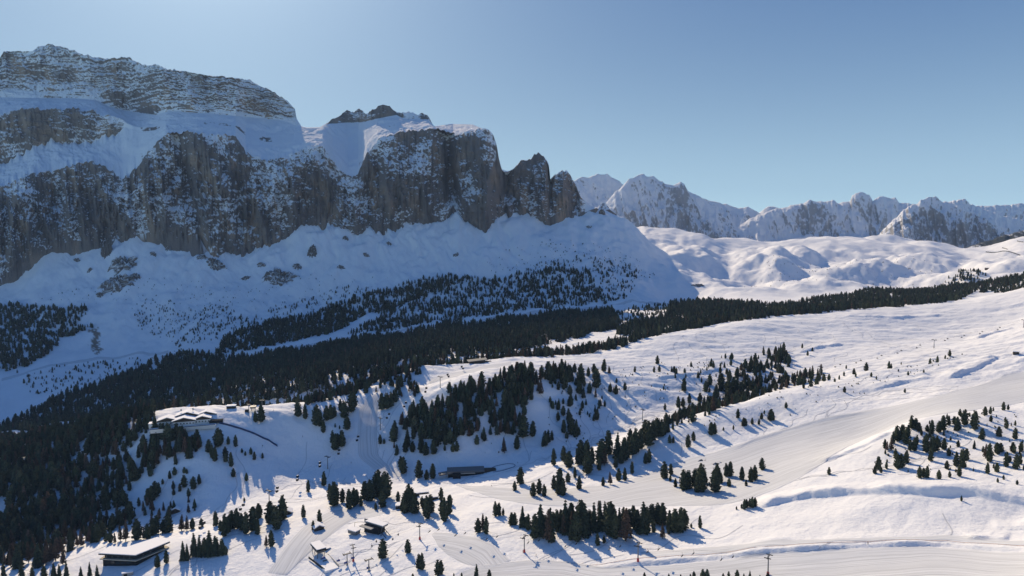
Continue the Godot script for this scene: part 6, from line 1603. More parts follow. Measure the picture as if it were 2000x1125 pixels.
func make_forests():
	var far := [crown(0, 501, 44, 0.085, true), crown(1, 502, 44, 0.08, true), crown(2, 503, 60, 0.06, true)]
	var gaps := noise(FastNoiseLite.FRACTAL_FBM, 1.0 / 55.0, 3, 71)
	var spots := {"near": [[], [], []], "far": [[], [], []], "valley": [[], [], []], "shrub": [[], [], []]}
	var road_lines := []
	for s in [ROAD_UPPER, ROAD_LOWER]: road_lines.append(outline(s))
	for f in FORESTS:
		var where: String = f[0]
		var per_hectare: float = f[1]
		var poly := PackedVector2Array()
		var flat: Array = f[6]
		for k in flat.size() / 2: poly.append(Vector2(flat[2 * k], flat[2 * k + 1]))
		var lo := poly[0]
		var hi := poly[0]
		for p in poly:
			lo = lo.min(p)
			hi = hi.max(p)
		var n := int((hi.x - lo.x) * (hi.y - lo.y) / 10000.0 * per_hectare * 1.25)
		for k in n:
			var p := Vector2(rng.randf_range(lo.x, hi.x), rng.randf_range(lo.y, hi.y))
			var open := gaps.get_noise_2d(p.x, p.y * 0.7)
			if not Geometry2D.is_point_in_polygon(p, poly): continue
			if open < lerpf(-0.55, 0.35, f[5]) - 0.12 + 0.25 * rng.randf(): continue
			var on_road := false
			for r in road_lines:
				if Geometry2D.is_point_in_polygon(p, r): on_road = true
			if on_road: continue
			var kind := 0
			var die := rng.randf()
			if die < f[4]: kind = 2
			elif die < f[4] + 0.35 * (0.0 if where == "shrub" else 1.0): kind = 1
			var h := rng.randf_range(f[2], f[3]) * (0.55 + 0.6 * rng.randf())
			spots[where][kind].append([p.x, p.y, h])
	for k in SMALL_PINES.size() / 3: spots["near"][0].append([SMALL_PINES[3 * k], SMALL_PINES[3 * k + 1], SMALL_PINES[3 * k + 2]])
	var words := {"near": "growing on the slopes around the ski runs", "far": "growing behind the sunlit crest", "valley": "filling the shaded valley below the massif", "shrub": "dotted over the open snow"}
	for where in spots:
		for kind in 3:
			var list: Array = spots[where][kind]
			if list.is_empty(): continue
			var mm := MultiMesh.new()
			mm.transform_format = MultiMesh.TRANSFORM_3D
			mm.use_colors = true
			mm.mesh = crowns[kind][1] if where == "near" else far[kind]
			mm.instance_count = list.size()
			for k in list.size():
				var p: Array = list[k]
				var w: float = p[2] * rng.randf_range(0.85, 1.25) * (1.7 if where == "shrub" else 1.0)
				var b := Basis(Vector3.UP, rng.randf() * TAU).scaled(Vector3(w, p[2], w))
				mm.set_instance_transform(k, Transform3D(b, spot(p[0], p[1], -0.03 * p[2])))
				var c := rng.randf_range(0.55, 1.5)
				mm.set_instance_color(k, Color(c * rng.randf_range(0.9, 1.15), c, c * rng.randf_range(0.9, 1.1)))
			var o := MultiMeshInstance3D.new()
			o.name = numbered([["pine_wood", "spruce_wood", "larch_wood"], ["dwarf_pine_scrub", "dwarf_pine_scrub", "dwarf_pine_scrub"]][1 if where == "shrub" else 0][kind])
			o.multimesh = mm
			o.material_override = M.leaf
			add_child(o)
			var what: String = ["dark stone pines", "dark spruces", "brown bare larches"][kind]
			if where == "shrub": what = "small dark dwarf pines"
			tag(o, "%s %s" % [what, words[where]], "scrub" if where == "shrub" else "wood", "", "stuff")

# ------------------------------------------------------------------ buildings
func make_station():
	var roof := PackedVector2Array()
	for k in STATION_ROOF.size() / 2: roof.append(Vector2(STATION_ROOF[2 * k], -STATION_ROOF[2 * k + 1]))
	var mid := Vector2.ZERO
	for p in roof: mid += p / roof.size()
	var top := STATION_ROOF_HEIGHT
	var o := thing("cable_car_station", Vector3(mid.x, top - STATION_TALL, -(-mid.y)), 0, "angular modern lift station with bent snow-covered flat roof", "station")
	o.position = Vector3(mid.x, top - STATION_TALL, mid.y)
	var local := PackedVector2Array()
	for p in roof: local.append(p - mid)
	var shrink := func(by: float) -> PackedVector2Array:
		var g := Geometry2D.offset_polygon(local, -by, Geometry2D.JOIN_MITER)
		return g[0]
	var snow := part(o, "roof", slab(local, STATION_TALL - 1.6, STATION_TALL - 0.7), M.dark)
	part(snow, "snow_cover", slab(shrink.call(0.35), STATION_TALL - 0.7, STATION_TALL), M.roof_snow)
	part(o, "upper_storey", slab(shrink.call(3.6), STATION_TALL - 5.6, STATION_TALL - 1.6), M.glass)
	part(o, "terrace", slab(shrink.call(0.6), STATION_TALL - 6.5, STATION_TALL - 5.6), M.beige)
	var lower := part(o, "lower_storey", slab(shrink.call(2.4), -14.0, STATION_TALL - 6.5), M.dark)
	# parapet and posts along the two long fronts
	var front := [local[0], local[6], local[5], local[4]]
	for k in 3:
		var a: Vector2 = front[k]
		var b: Vector2 = front[k + 1]
		var n := int((b - a).length() / 6.0)
		for i in range(1, n):
			var p := a.lerp(b, float(i) / n) * 0.95
			rod(o, "post", M.steel, Vector3(p.x, STATION_TALL - 5.6, p.y), Vector3(p.x, STATION_TALL - 1.6, p.y), 0.16, 0.16, 8)
	for k in 5:
		var p := Vector2(local[0]).lerp(local[6], 0.2 + 0.14 * k)
		box(lower, "window", M.glass, Vector3(3.2, 2.2, 0.3), Vector3(p.x, 2.4, p.y - 2.2))
	var at := spot(-388.0, 652.0)
	var shed := thing("equipment_shed", spot(mid.x + 7.0, -mid.y - 29.0), 0.45, "small shed with a snowy flat roof before the angular station", "shed")
	box(shed, "wall", M.concrete, Vector3(8.5, 4.4, 4.5), Vector3(0, 1.0, 0))
	box(shed, "snow_cover", M.roof_snow, Vector3(9.2, 0.6, 5.2), Vector3(0, 3.5, 0))
	box(shed, "door", M.dark, Vector3(2.6, 2.4, 0.2), Vector3(-1.5, 1.2, 2.3))

# a gabled house: its gable faces +z before turning
func gabled(parent: Node, at: Vector3, wide: float, deep: float, wall: float, rise: float, upper: Material, windows: int):
	var half := wide * 0.5
	part(parent, "wall", prism(PackedVector2Array([Vector2(-half, -4), Vector2(half, -4), Vector2(half, wall), Vector2(-half, wall)]), -deep * 0.5, deep * 0.5), M.plaster, at)
	part(parent, "gable", prism(PackedVector2Array([Vector2(-half - 0.05, wall), Vector2(half + 0.05, wall), Vector2(half + 0.05, wall + 1.2), Vector2(0, wall + 1.2 + rise), Vector2(-half - 0.05, wall + 1.2)]), -deep * 0.5 - 0.05, deep * 0.5 + 0.25), upper, at)
	var e := half + 1.6
	var low := wall + 1.2 - 1.6 * rise / half
	var ridge := wall + 1.2 + rise
	var r := part(parent, "roof", prism(PackedVector2Array([Vector2(-e, low), Vector2(0, ridge + 0.05), Vector2(e, low), Vector2(e, low + 0.4), Vector2(0, ridge + 0.45), Vector2(-e, low + 0.4)]), -deep * 0.5 - 1.2, deep * 0.5 + 1.6), M.timber, at)
	part(r, "snow_cover", prism(PackedVector2Array([Vector2(-e + 0.15, low + 0.42), Vector2(0, ridge + 0.47), Vector2(e - 0.15, low + 0.42), Vector2(e - 0.15, low + 1.0), Vector2(0, ridge + 1.15), Vector2(-e + 0.15, low + 1.0)]), -deep * 0.5 - 1.0, deep * 0.5 + 1.3), M.roof_snow)
	for k in windows:
		var x := -half + wide * (k + 0.5) / windows
		var w := box(parent, "window", M.timber, Vector3(1.5, 1.5, 0.2), at + Vector3(x, wall * 0.52, deep * 0.5 + 0.06))
		box(w, "pane", M.glass, Vector3(1.1, 1.1, 0.06), Vector3(0, 0, 0.1))

func make_lodge():
	var a := spot(LODGE[4], LODGE[5])
	var base := a.y
	var turn := 0.32
	var o := thing("mountain_lodge", Vector3(LODGE[4], base, -LODGE[5]), turn, "long mountain lodge with several snowy gabled roofs on the brow", "lodge")
	gabled(o, Vector3(0, 0, 0), 25, 16, 5.0, 3.4, M.timber, 7)
	gabled(o, Vector3(-20, 0.4, -6), 21, 15, 4.8, 3.4, M.timber, 5)
	gabled(o, Vector3(21, 0.2, -3), 18, 15, 4.8, 2.9, M.timber, 5)
	gabled(o, Vector3(2, 2.0, -16), 26, 16, 5.4, 4.0, M.timber, 0)
	gabled(o, Vector3(24, 1.6, -17), 22, 14, 5.0, 3.4, M.timber, 0)
	for x in [-6.0, 8.0]: box(o, "chimney", M.concrete, Vector3(1.4, 3.0, 1.4), Vector3(x, 14.5, -16))
	box(o, "terrace", M.plaster, Vector3(74, 4.0, 8), Vector3(0, -2.9, 11))
	box(o, "terrace_snow", M.roof_snow, Vector3(74.6, 0.5, 8.6), Vector3(0, -0.6, 11))
	box(o, "railing", M.timber, Vector3(74, 0.8, 0.16), Vector3(0, 0.1, 15.1))
	box(o, "sun_deck", M.dark, Vector3(16, 3.6, 9), Vector3(37, 1.2, 2))
	box(o, "side_wing", M.plaster, Vector3(11, 5.5, 9), Vector3(-35, 1.4, -1))
	box(o, "side_wing_snow", M.roof_snow, Vector3(11.8, 0.7, 9.8), Vector3(-35, 4.5, -1))
	rod(o, "flagpole", M.steel, Vector3(46, -1, 2), Vector3(46, 9, 2), 0.09, 0.06, 8)

func hut(called: String, x: float, d: float, turn: float, size: Vector3, label: String, flat := false, sink := 0.0):
	var o := thing(called, spot(x, d, -sink), turn, label, "hut")
	if flat:
		box(o, "wall", M.timber, Vector3(size.x, size.y + 3, size.z), Vector3(0, size.y * 0.5 - 1.5, 0))
		box(o, "snow_cover", M.roof_snow, Vector3(size.x + 1.2, 0.8, size.z + 1.2), Vector3(0, size.y + 0.4, 0))
	else:
		var half := size.x * 0.5
		part(o, "wall", prism(PackedVector2Array([Vector2(-half, -3), Vector2(half, -3), Vector2(half, size.y), Vector2(0, size.y + half * 0.5), Vector2(-half, size.y)]), -size.z * 0.5, size.z * 0.5), M.timber)
		var e := half + 0.8
		part(o, "roof", prism(PackedVector2Array([Vector2(-e, size.y - 0.35), Vector2(0, size.y + half * 0.5 + 0.05), Vector2(e, size.y - 0.35), Vector2(e, size.y + 0.5), Vector2(0, size.y + half * 0.5 + 0.95), Vector2(-e, size.y + 0.5)]), -size.z * 0.5 - 0.7, size.z * 0.5 + 0.7), M.roof_snow)
	box(o, "door", M.dark, Vector3(1.3, 2.0, 0.2), Vector3(size.x * 0.2, 1.0, size.z * 0.5 + 0.08))
	box(o, "window", M.glass, Vector3(1.2, 1.0, 0.2), Vector3(-size.x * 0.22, 1.6, size.z * 0.5 + 0.08))
	return o

func make_small_buildings():
	hut("wooden_hut", HUTS[0], HUTS[1], 0.5, Vector3(9, 3.2, 8), "wooden hut with pitched snowy roof above the chairlift stations")
	hut("wooden_hut", HUTS[2], HUTS[3], 0.1, Vector3(10, 3.4, 8), "low hut with snowy roof beside the narrow track", true)
	hut("wooden_hut", HUTS[4], HUTS[5], 0.3, Vector3(18, 3.6, 9), "snowed-in house between the dark pines, nearer one", true)
	hut("wooden_hut", HUTS[6], HUTS[7], 0.3, Vector3(16, 3.6, 8), "snowed-in house between the dark pines, farther one", true)
	hut("wooden_hut", HUTS[8], HUTS[9], 0.2, Vector3(8, 3.0, 8), "buried hut under tall pines left of the winding track")
	hut("wooden_hut", HUTS[10], HUTS[11], 0.2, Vector3(9, 2.6, 5), "tiny dark hut alone on the blue shaded slope")
	hut("piste_hut", HUTS[14], HUTS[15], -0.5, Vector3(7, 3.4, 5), "small dark cabin on the bright slope at right edge", true)
	var what := ["left long hotel on the distant pass", "largest dark hotel on the distant pass", "lower house on the distant pass", "house right of the hotel on the distant pass", "farthest right house on the distant pass", "lowest house on the distant pass"]
	for k in PASS_HOUSES.size() / 2:
		hut("mountain_house", PASS_HOUSES[2 * k], PASS_HOUSES[2 * k + 1], 0.3, [Vector3(34, 7, 14), Vector3(50, 8, 16), Vector3(26, 6, 14), Vector3(30, 7, 14), Vector3(22, 6, 12), Vector3(36, 6, 12)][k], what[k], true)
	# chairlift bottom station, left
	var o := thing("chairlift_station", spot(STATIONS[0], STATIONS[1]), 0.62, "chairlift station with snowy roof on steel frame and boarding ramp", "station")
	box(o, "roof", M.dark, Vector3(8.5, 1.6, 17), Vector3(0, 7.6, -8))
	box(o, "snow_cover", M.roof_snow, Vector3(8.8, 0.6, 17.3), Vector3(0, 8.7, -8))
	box(o, "drive_housing", M.grey, Vector3(6.0, 2.6, 14), Vector3(0, 5.4, -8))
	for s in [-1, 1]:
		for z in [-15.0, -8.0, -1.0]: rod(o, "column", M.steel, Vector3(s * 3.2, -3, z), Vector3(s * 3.2, 6.8, z), 0.28, 0.28, 8)
	box(o, "operator_cabin", M.timber, Vector3(5, 3.2, 5), Vector3(9, 1.6, -10))
	box(o, "cabin_snow", M.roof_snow, Vector3(5.6, 0.6, 5.6), Vector3(9, 3.5, -10))
	box(o, "ramp_wall", M.concrete, Vector3(0.6, 2.4, 26), Vector3(6.2, 0.6, 12))
	box(o, "ramp_wall", M.dark, Vector3(0.5, 1.6, 30), Vector3(-7.5, 0.2, 8), Vector3(0, 0.12, 0))
	box(o, "boarding_ramp", M.roof_snow, Vector3(12, 1.8, 26), Vector3(-0.3, -0.4, 14))
	for z in [4.0, 9.0]: box(o, "gate", M.grey, Vector3(4.2, 1.2, 0.2), Vector3(0, 1.1, z))
	# second chairlift station
	o = thing("chairlift_station", spot(STATIONS[2], STATIONS[3]), -0.55, "dark chairlift station with long snowy roof and sloping truss", "station")
	box(o, "roof", M.grey, Vector3(22, 1.5, 7.5), Vector3(4, 8.0, -7))
	box(o, "snow_cover", M.roof_snow, Vector3(22.4, 0.6, 7.8), Vector3(4, 9.06, -7))
	box(o, "machine_hall", M.dark, Vector3(18, 7.5, 9), Vector3(3, 3.4, -5))
	box(o, "canopy", M.concrete, Vector3(15, 0.7, 4.5), Vector3(-1, 6.2, 1.5))
	box(o, "operator_cabin", M.grey, Vector3(10, 3.4, 6), Vector3(-12, 1.6, 7))
	box(o, "cabin_snow", M.roof_snow, Vector3(11, 0.7, 7), Vector3(-12, 3.65, 7))
	for s in [-1, 1]:
		rod(o, "truss", M.dark, Vector3(12, 7.2, -3 + s * 3), Vector3(24, 0, -2 + s * 3), 0.35, 0.3, 8)
		rod(o, "truss", M.dark, Vector3(14, -1, -3 + s * 3), Vector3(18, 4, -2.5 + s * 3), 0.25, 0.25, 8)
	for k in 5: rod(o, "column", M.steel, Vector3(-6 + 5 * k, -2, 0.5), Vector3(-6 + 5 * k, 7.2, -3.5), 0.2, 0.2, 8)
	rod(o, "frame", M.steel, Vector3(-20, -1, -2), Vector3(-20, 5, -2), 0.18, 0.18, 8)
	rod(o, "frame", M.steel, Vector3(-20, 5, -2), Vector3(-8, 6.5, -5), 0.18, 0.18, 8)
	box(o, "net_wall", M.grey, Vector3(14, 3.6, 0.2), Vector3(-9, 5.0, -13), Vector3(0, 0.3, 0))
	# dark lift hall in the hollow
	o = thing("lift_hall", spot(STATIONS[4], STATIONS[5]), 0.12, "long low dark lift hall in the blue shade", "station")
	box(o, "roof", M.grey, Vector3(44, 2.2, 11), Vector3(0, 6.2, -4), Vector3(0.16, 0, 0))
	box(o, "wall", M.dark, Vector3(42, 7, 8), Vector3(0, 2.0, -4))
	box(o, "light_band", M.beige, Vector3(26, 0.9, 0.5), Vector3(-2, 3.6, 1.4))
	box(o, "canopy", M.grey, Vector3(20, 1.6, 8), Vector3(-22, 3.6, -3), Vector3(0, 0.15, 0.09))
	box(o, "entrance", M.dark, Vector3(9, 5.5, 6), Vector3(-11, 2.0, 3))
	box(o, "annex", M.timber, Vector3(18, 4.6, 9), Vector3(27, 3.4, -5))
	for k in 4: rod(o, "column", M.dark, Vector3(20 + 4 * k, -2, 1.5), Vector3(20 + 4 * k, 3.5, 1), 0.3, 0.3, 8)
	var loop := PackedVector2Array()
	for k in 29:
		var a := -2.2 + 4.4 * k / 28.0
		loop.append(Vector2(42 + cos(a) * 17.0, -3 - sin(a) * 8.5))
	for k in 28:
		var p := loop[k]
		var q := loop[k + 1]
		var pa := o.to_global(Vector3(p.x, 0, p.y))
		var qa := o.to_global(Vector3(q.x, 0, q.y))
		pa.y = ground(pa.x, -pa.z) + 0.4
		qa.y = ground(qa.x, -qa.z) + 0.4
		rod(o, "rail", M.net, o.to_local(pa), o.to_local(qa), 0.28, 0.28, 6)
	# top station on the crest
	o = thing("top_station", spot(STATIONS[6], STATIONS[7]), 0.3, "low dark gondola top station on the sunlit crest", "station")
	box(o, "wall", M.timber, Vector3(24, 5, 9), Vector3(0, 1.6, 0))
	box(o, "roof", M.grey, Vector3(30, 0.8, 11), Vector3(0, 5.2, 0), Vector3(0.1, 0, 0.06))
	box(o, "side_building", M.dark, Vector3(9, 3, 7), Vector3(17, 1.0, 1))
	# small stations by the lodge
	o = thing("ski_school_hut", spot(STATIONS[8], STATIONS[9]), 0.2, "pale hut with snowy roof behind the lodge brow", "hut")
	box(o, "wall", M.timber, Vector3(11, 3.6, 7), Vector3(0, 1.4, 0))
	box(o, "snow_cover", M.roof_snow, Vector3(12, 0.8, 8), Vector3(0, 3.6, 0))
	o = thing("chairlift_terminal", spot(STATIONS[10], STATIONS[11]), 0.2, "grey chairlift terminal on the bright snow right of the lodge", "station")
	box(o, "housing", M.grey, Vector3(7, 2.0, 10), Vector3(0, 5.4, 0))
	for s in [-1, 1]: rod(o, "column", M.steel, Vector3(s * 2.2, -1, 0), Vector3(s * 2.2, 4.6, 0), 0.35, 0.3, 8)
	box(o, "operator_cabin", M.dark, Vector3(4, 3, 3.5), Vector3(-8, 1.4, 3))

# ------------------------------------------------------------------ ski lifts
func pylon(at: Vector3, turn: float, high: float, label: String, group: String, red := false) -> Node3D:
	var o := thing("lift_pylon", at, turn, label, "pylon", group)
	rod(o, "mast", M.steel, Vector3(0, -1.5, 0), Vector3(0, high, 0), 0.55, 0.36, 12)
	box(o, "crossarm", M.grey, Vector3(7.4, 0.55, 0.6), Vector3(0, high - 0.2, 0))
	for s in [-1, 1]:
		box(o, "sheave_train", M.dark, Vector3(0.4, 0.5, 4.6), Vector3(s * 3.2, high + 0.1, 0))
		rod(o, "lifting_frame", M.grey, Vector3(s * 3.2, high, 0), Vector3(s * 2.2, high + 2.0, 0), 0.12, 0.1, 6)
	box(o, "walkway", M.grey, Vector3(7.0, 0.12, 0.7), Vector3(0, high + 0.45, 0))
	if red: rod(o, "padding", M.red, Vector3(0, -0.2, 0), Vector3(0, 2.4, 0), 0.95, 0.85, 12)
	else: rod(o, "footing", M.concrete, Vector3(0, -1.0, 0), Vector3(0, 0.5, 0), 1.1, 0.9, 10)
	return o

func chair(at: Vector3, turn: float, label: String, group: String):
	var o := thing("lift_chair", at, turn, label, "chair", group)
	rod(o, "hanger", M.steel, Vector3(0, 0, 0), Vector3(0, -2.4, 0.2), 0.09, 0.09, 6)
	box(o, "seat", M.dark, Vector3(2.9, 0.2, 0.7), Vector3(0, -3.0, 0))
	box(o, "backrest", M.dark, Vector3(2.9, 0.9, 0.14), Vector3(0, -2.5, 0.42), Vector3(0.2, 0, 0))
	rod(o, "footrest", M.steel, Vector3(-1.3, -3.7, -0.7), Vector3(1.3, -3.7, -0.7), 0.06, 0.06, 6)
	for s in [-1, 1]: rod(o, "side_bar", M.steel, Vector3(s * 1.4, -2.2, 0.4), Vector3(s * 1.4, -3.7, -0.7), 0.06, 0.06, 6)

func bubble_chair(at: Vector3, turn: float, label: String, group: String):
	var o := thing("bubble_chair", at, turn, label, "chair", group)
	rod(o, "hanger", M.steel, Vector3(0, 0, 0), Vector3(0, -2.2, 0), 0.09, 0.09, 6)
	var s := SphereMesh.new()
	s.radius = 1.0
	s.height = 2.0
	s.radial_segments = 16
	s.rings = 8
	var hood := part(o, "hood", s, M.blue, Vector3(0, -3.0, 0))
	hood.scale = Vector3(1.7, 0.95, 1.0)
	box(o, "seat", M.dark, Vector3(3.0, 0.3, 0.9), Vector3(0, -3.75, 0))

func cabin(at: Vector3, turn: float, label: String, group: String):
	var o := thing("gondola_cabin", at, turn, label, "gondola", group)
	rod(o, "hanger", M.steel, Vector3(0, 0, 0), Vector3(0, -1.8, 0), 0.1, 0.1, 6)
	var prof := PackedVector2Array([Vector2(-0.8, -4.4), Vector2(0.8, -4.4), Vector2(1.15, -3.5), Vector2(1.05, -2.2), Vector2(0.7, -1.8), Vector2(-0.7, -1.8), Vector2(-1.05, -2.2), Vector2(-1.15, -3.5)])
	part(o, "body", prism(prof, -1.2, 1.2), M.dark)
	for s in [-1, 1]: box(o, "window", M.glass, Vector3(0.06, 1.1, 1.9), Vector3(s * 1.12, -2.9, 0))
	box(o, "roof", M.roof_snow, Vector3(1.5, 0.14, 2.2), Vector3(0, -1.72, 0))

func rope(points: Array, label: String):
	# a haul rope sagging between supports
	var st := SurfaceTool.new()
	st.begin(Mesh.PRIMITIVE_TRIANGLES)
	var line := []
	for k in points.size() - 1:
		for i in 12:
			var t := i / 12.0
			line.append(sag(points[k], points[k + 1], t))
	line.append(points[-1])
	var last := []
	for k in line.size():
		var along: Vector3 = (line[mini(k + 1, line.size() - 1)] - line[maxi(k - 1, 0)]).normalized()
		var side := along.cross(Vector3.UP).normalized() * 0.035
		var up := side.cross(along).normalized() * 0.035
		var ring := [line[k] + side, line[k] + up, line[k] - side, line[k] - up]
		if k:
			for i in 4:
				var j := (i + 1) % 4
				for p in [last[i], ring[i], last[j], last[j], ring[i], ring[j]]: st.add_vertex(p)
		last = ring
	st.generate_normals()
	tag(part(self, "haul_rope", st.commit(), M.dark), label, "rope")

func sag(a: Vector3, b: Vector3, t: float) -> Vector3:
	return a.lerp(b, t) - Vector3(0, 4.0 * t * (1.0 - t) * (b - a).length() * 0.012, 0)

func lift(flat: Array, high: float, what: String, carrier: String, gaps: Array, red: bool, ends: bool):
	var n := flat.size() / 2
	var heads := {-1: [], 1: []}
	for k in n:
		var x: float = flat[2 * k]
		var d: float = flat[2 * k + 1]
		var k0 := maxi(k - 1, 0)
		var k1 := mini(k + 1, n - 1)
		var along := Vector3(flat[2 * k1] - flat[2 * k0], 0, -(flat[2 * k1 + 1] - flat[2 * k0 + 1])).normalized()
		var turn := atan2(along.x, along.z)
		var base := spot(x, d)
		var at_end := k == 0 or k == n - 1
		var h := high * (0.55 if at_end and not ends else 1.0)
		if not at_end or ends: pylon(base, turn, h, "%s steel pylon from the left of the %s" % [ordinal(k - (0 if ends else 1)), what], "pylons of the " + what, red)
		var side := Vector3(cos(turn), 0, -sin(turn)) * 3.2
		for s in [-1, 1]: heads[s].append(base + Vector3(0, h - 0.2, 0) + side * s)
	for s in [-1, 1]:
		rope(heads[s], "%s thin haul rope of the %s" % ["nearer" if s == 1 else "farther", what])
		var c := 0
		for k in n - 1:
			for t in gaps[k]:
				var tt: float = t + (0.04 if s == 1 else -0.03)
				if tt < 0.02 or tt > 0.98: continue
				var p := sag(heads[s][k], heads[s][k + 1], tt)
				var dir: Vector3 = heads[s][k + 1] - heads[s][k]
				var label := "%s %s from the left on the %s rope of the %s" % [ordinal(c), carrier, "near" if s == 1 else "far", what]
				var group := carrier + "s of the " + what
				var turn := atan2(dir.x, dir.z)
				if carrier == "dark gondola": cabin(p, turn, label, group)
				elif carrier == "blue hooded chair": bubble_chair(p, turn, label, group)
				else: chair(p, turn, label, group)
				c += 1

func make_lifts():
	lift(LOWER_LIFT, 13.5, "lower chairlift", "empty chair", [[0.3, 0.62], [0.14, 0.4, 0.7], [0.08, 0.42, 0.8], [0.12, 0.4, 0.7]], true, true)
	lift(GONDOLA_LIFT, 15.0, "gondola lift", "dark gondola", [[0.3, 0.7], [0.12, 0.45, 0.85], [0.2, 0.55], [0.12, 0.4, 0.75], [0.2, 0.6]], false, false)
	lift(UPPER_LIFT, 14.0, "upper chairlift", "empty chair", [[0.4, 0.8], [0.13, 0.3, 0.48, 0.66, 0.84], [0.12, 0.3, 0.5, 0.7]], false, true)
	lift(CREST_LIFT, 11.0, "chairlift behind the lodge", "empty chair", [[0.5], [0.5]], false, true)
	# hooded chairs waiting by the left station
	var at := spot(STATIONS[0], STATIONS[1])
	for k in 5:
		var off: Vector3 = [Vector3(19, 8, 15), Vector3(31, 9, 12), Vector3(26, 7, 17), Vector3(48, 8, 28), Vector3(4, 7, 8)][k]
		bubble_chair(at + off, 0.6, "%s blue hooded chair from the left by the chairlift stations" % ordinal([1, 3, 2, 4, 0][k]), "blue hooded chairs")
	var p := spot(STATIONS[0] + 27.0, STATIONS[1] - 16.0)
	pylon(p, 0.6, 10.0, "dark pylon beside the blue hooded chairs", "pylons by the stations")
	p = spot(STATIONS[0] + 49.0, STATIONS[1] - 30.0)
	pylon(p, 0.6, 10.0, "pylon right of the blue hooded chairs at the bottom edge", "pylons by the stations")

# ------------------------------------------------------------------ nets along the pistes
func fence_line(called: String, flat: Array, high: float, every: float, m: Material, label: String, category: String):
	var pts := PackedVector2Array()
	for k in flat.size() / 2: pts.append(Vector2(flat[2 * k], flat[2 * k + 1]))
	var o := thing(called, spot(pts[0].x, pts[0].y), 0, label, category)
	var line := []
	for k in pts.size() - 1:
		var n := maxi(int((pts[k + 1] - pts[k]).length() / every), 1)
		for i in n: line.append(pts[k].lerp(pts[k + 1], float(i) / n))
	line.append(pts[pts.size() - 1])
	for k in line.size():
		var a: Vector3 = spot(line[k].x, line[k].y) - o.position
		rod(o, "post", M.grey, a - Vector3(0, 0.4, 0), a + Vector3(0, high + 0.25, 0), 0.06, 0.05, 6)
		if k + 1 < line.size():
			var b: Vector3 = spot(line[k + 1].x, line[k + 1].y) - o.position
			var st := SurfaceTool.new()
			st.begin(Mesh.PRIMITIVE_TRIANGLES)
			st.set_smooth_group(-1)
			var up := Vector3(0, high, 0)
			var lo := Vector3(0, 0.15, 0)
			var side := (b - a).cross(Vector3.UP).normalized() * 0.04
			var c := [a + lo - side, b + lo - side, b + up - side, a + up - side, a + lo + side, b + lo + side, b + up + side, a + up + side]
			for f in [[0, 1, 2, 3], [5, 4, 7, 6], [3, 2, 6, 7], [4, 5, 1, 0]]:
				for i in [0, 2, 1, 0, 3, 2]: st.add_vertex(c[f[i]])
			st.generate_normals()
			part(o, "net_panel", st.commit(), m)

func make_fences():
	fence_line("safety_net", NET, 2.6, 5.0, M.net, "dark blue safety net curving down beside the lodge", "fence")
	for k in 3:
		fence_line("avalanche_fence", [AVALANCHE_FENCE_TOP, AVALANCHE_FENCE_MIDDLE, AVALANCHE_FENCE_LOW][k], 5.0, 30.0, M.grey, "%s dark avalanche fence on the far right hillside" % ["highest", "middle", "lowest"][k], "fence")
	fence_line("tape_fence", TAPE, 0.5, 9.0, M.tape, "low orange tape fence along the edge of the lower piste", "fence")

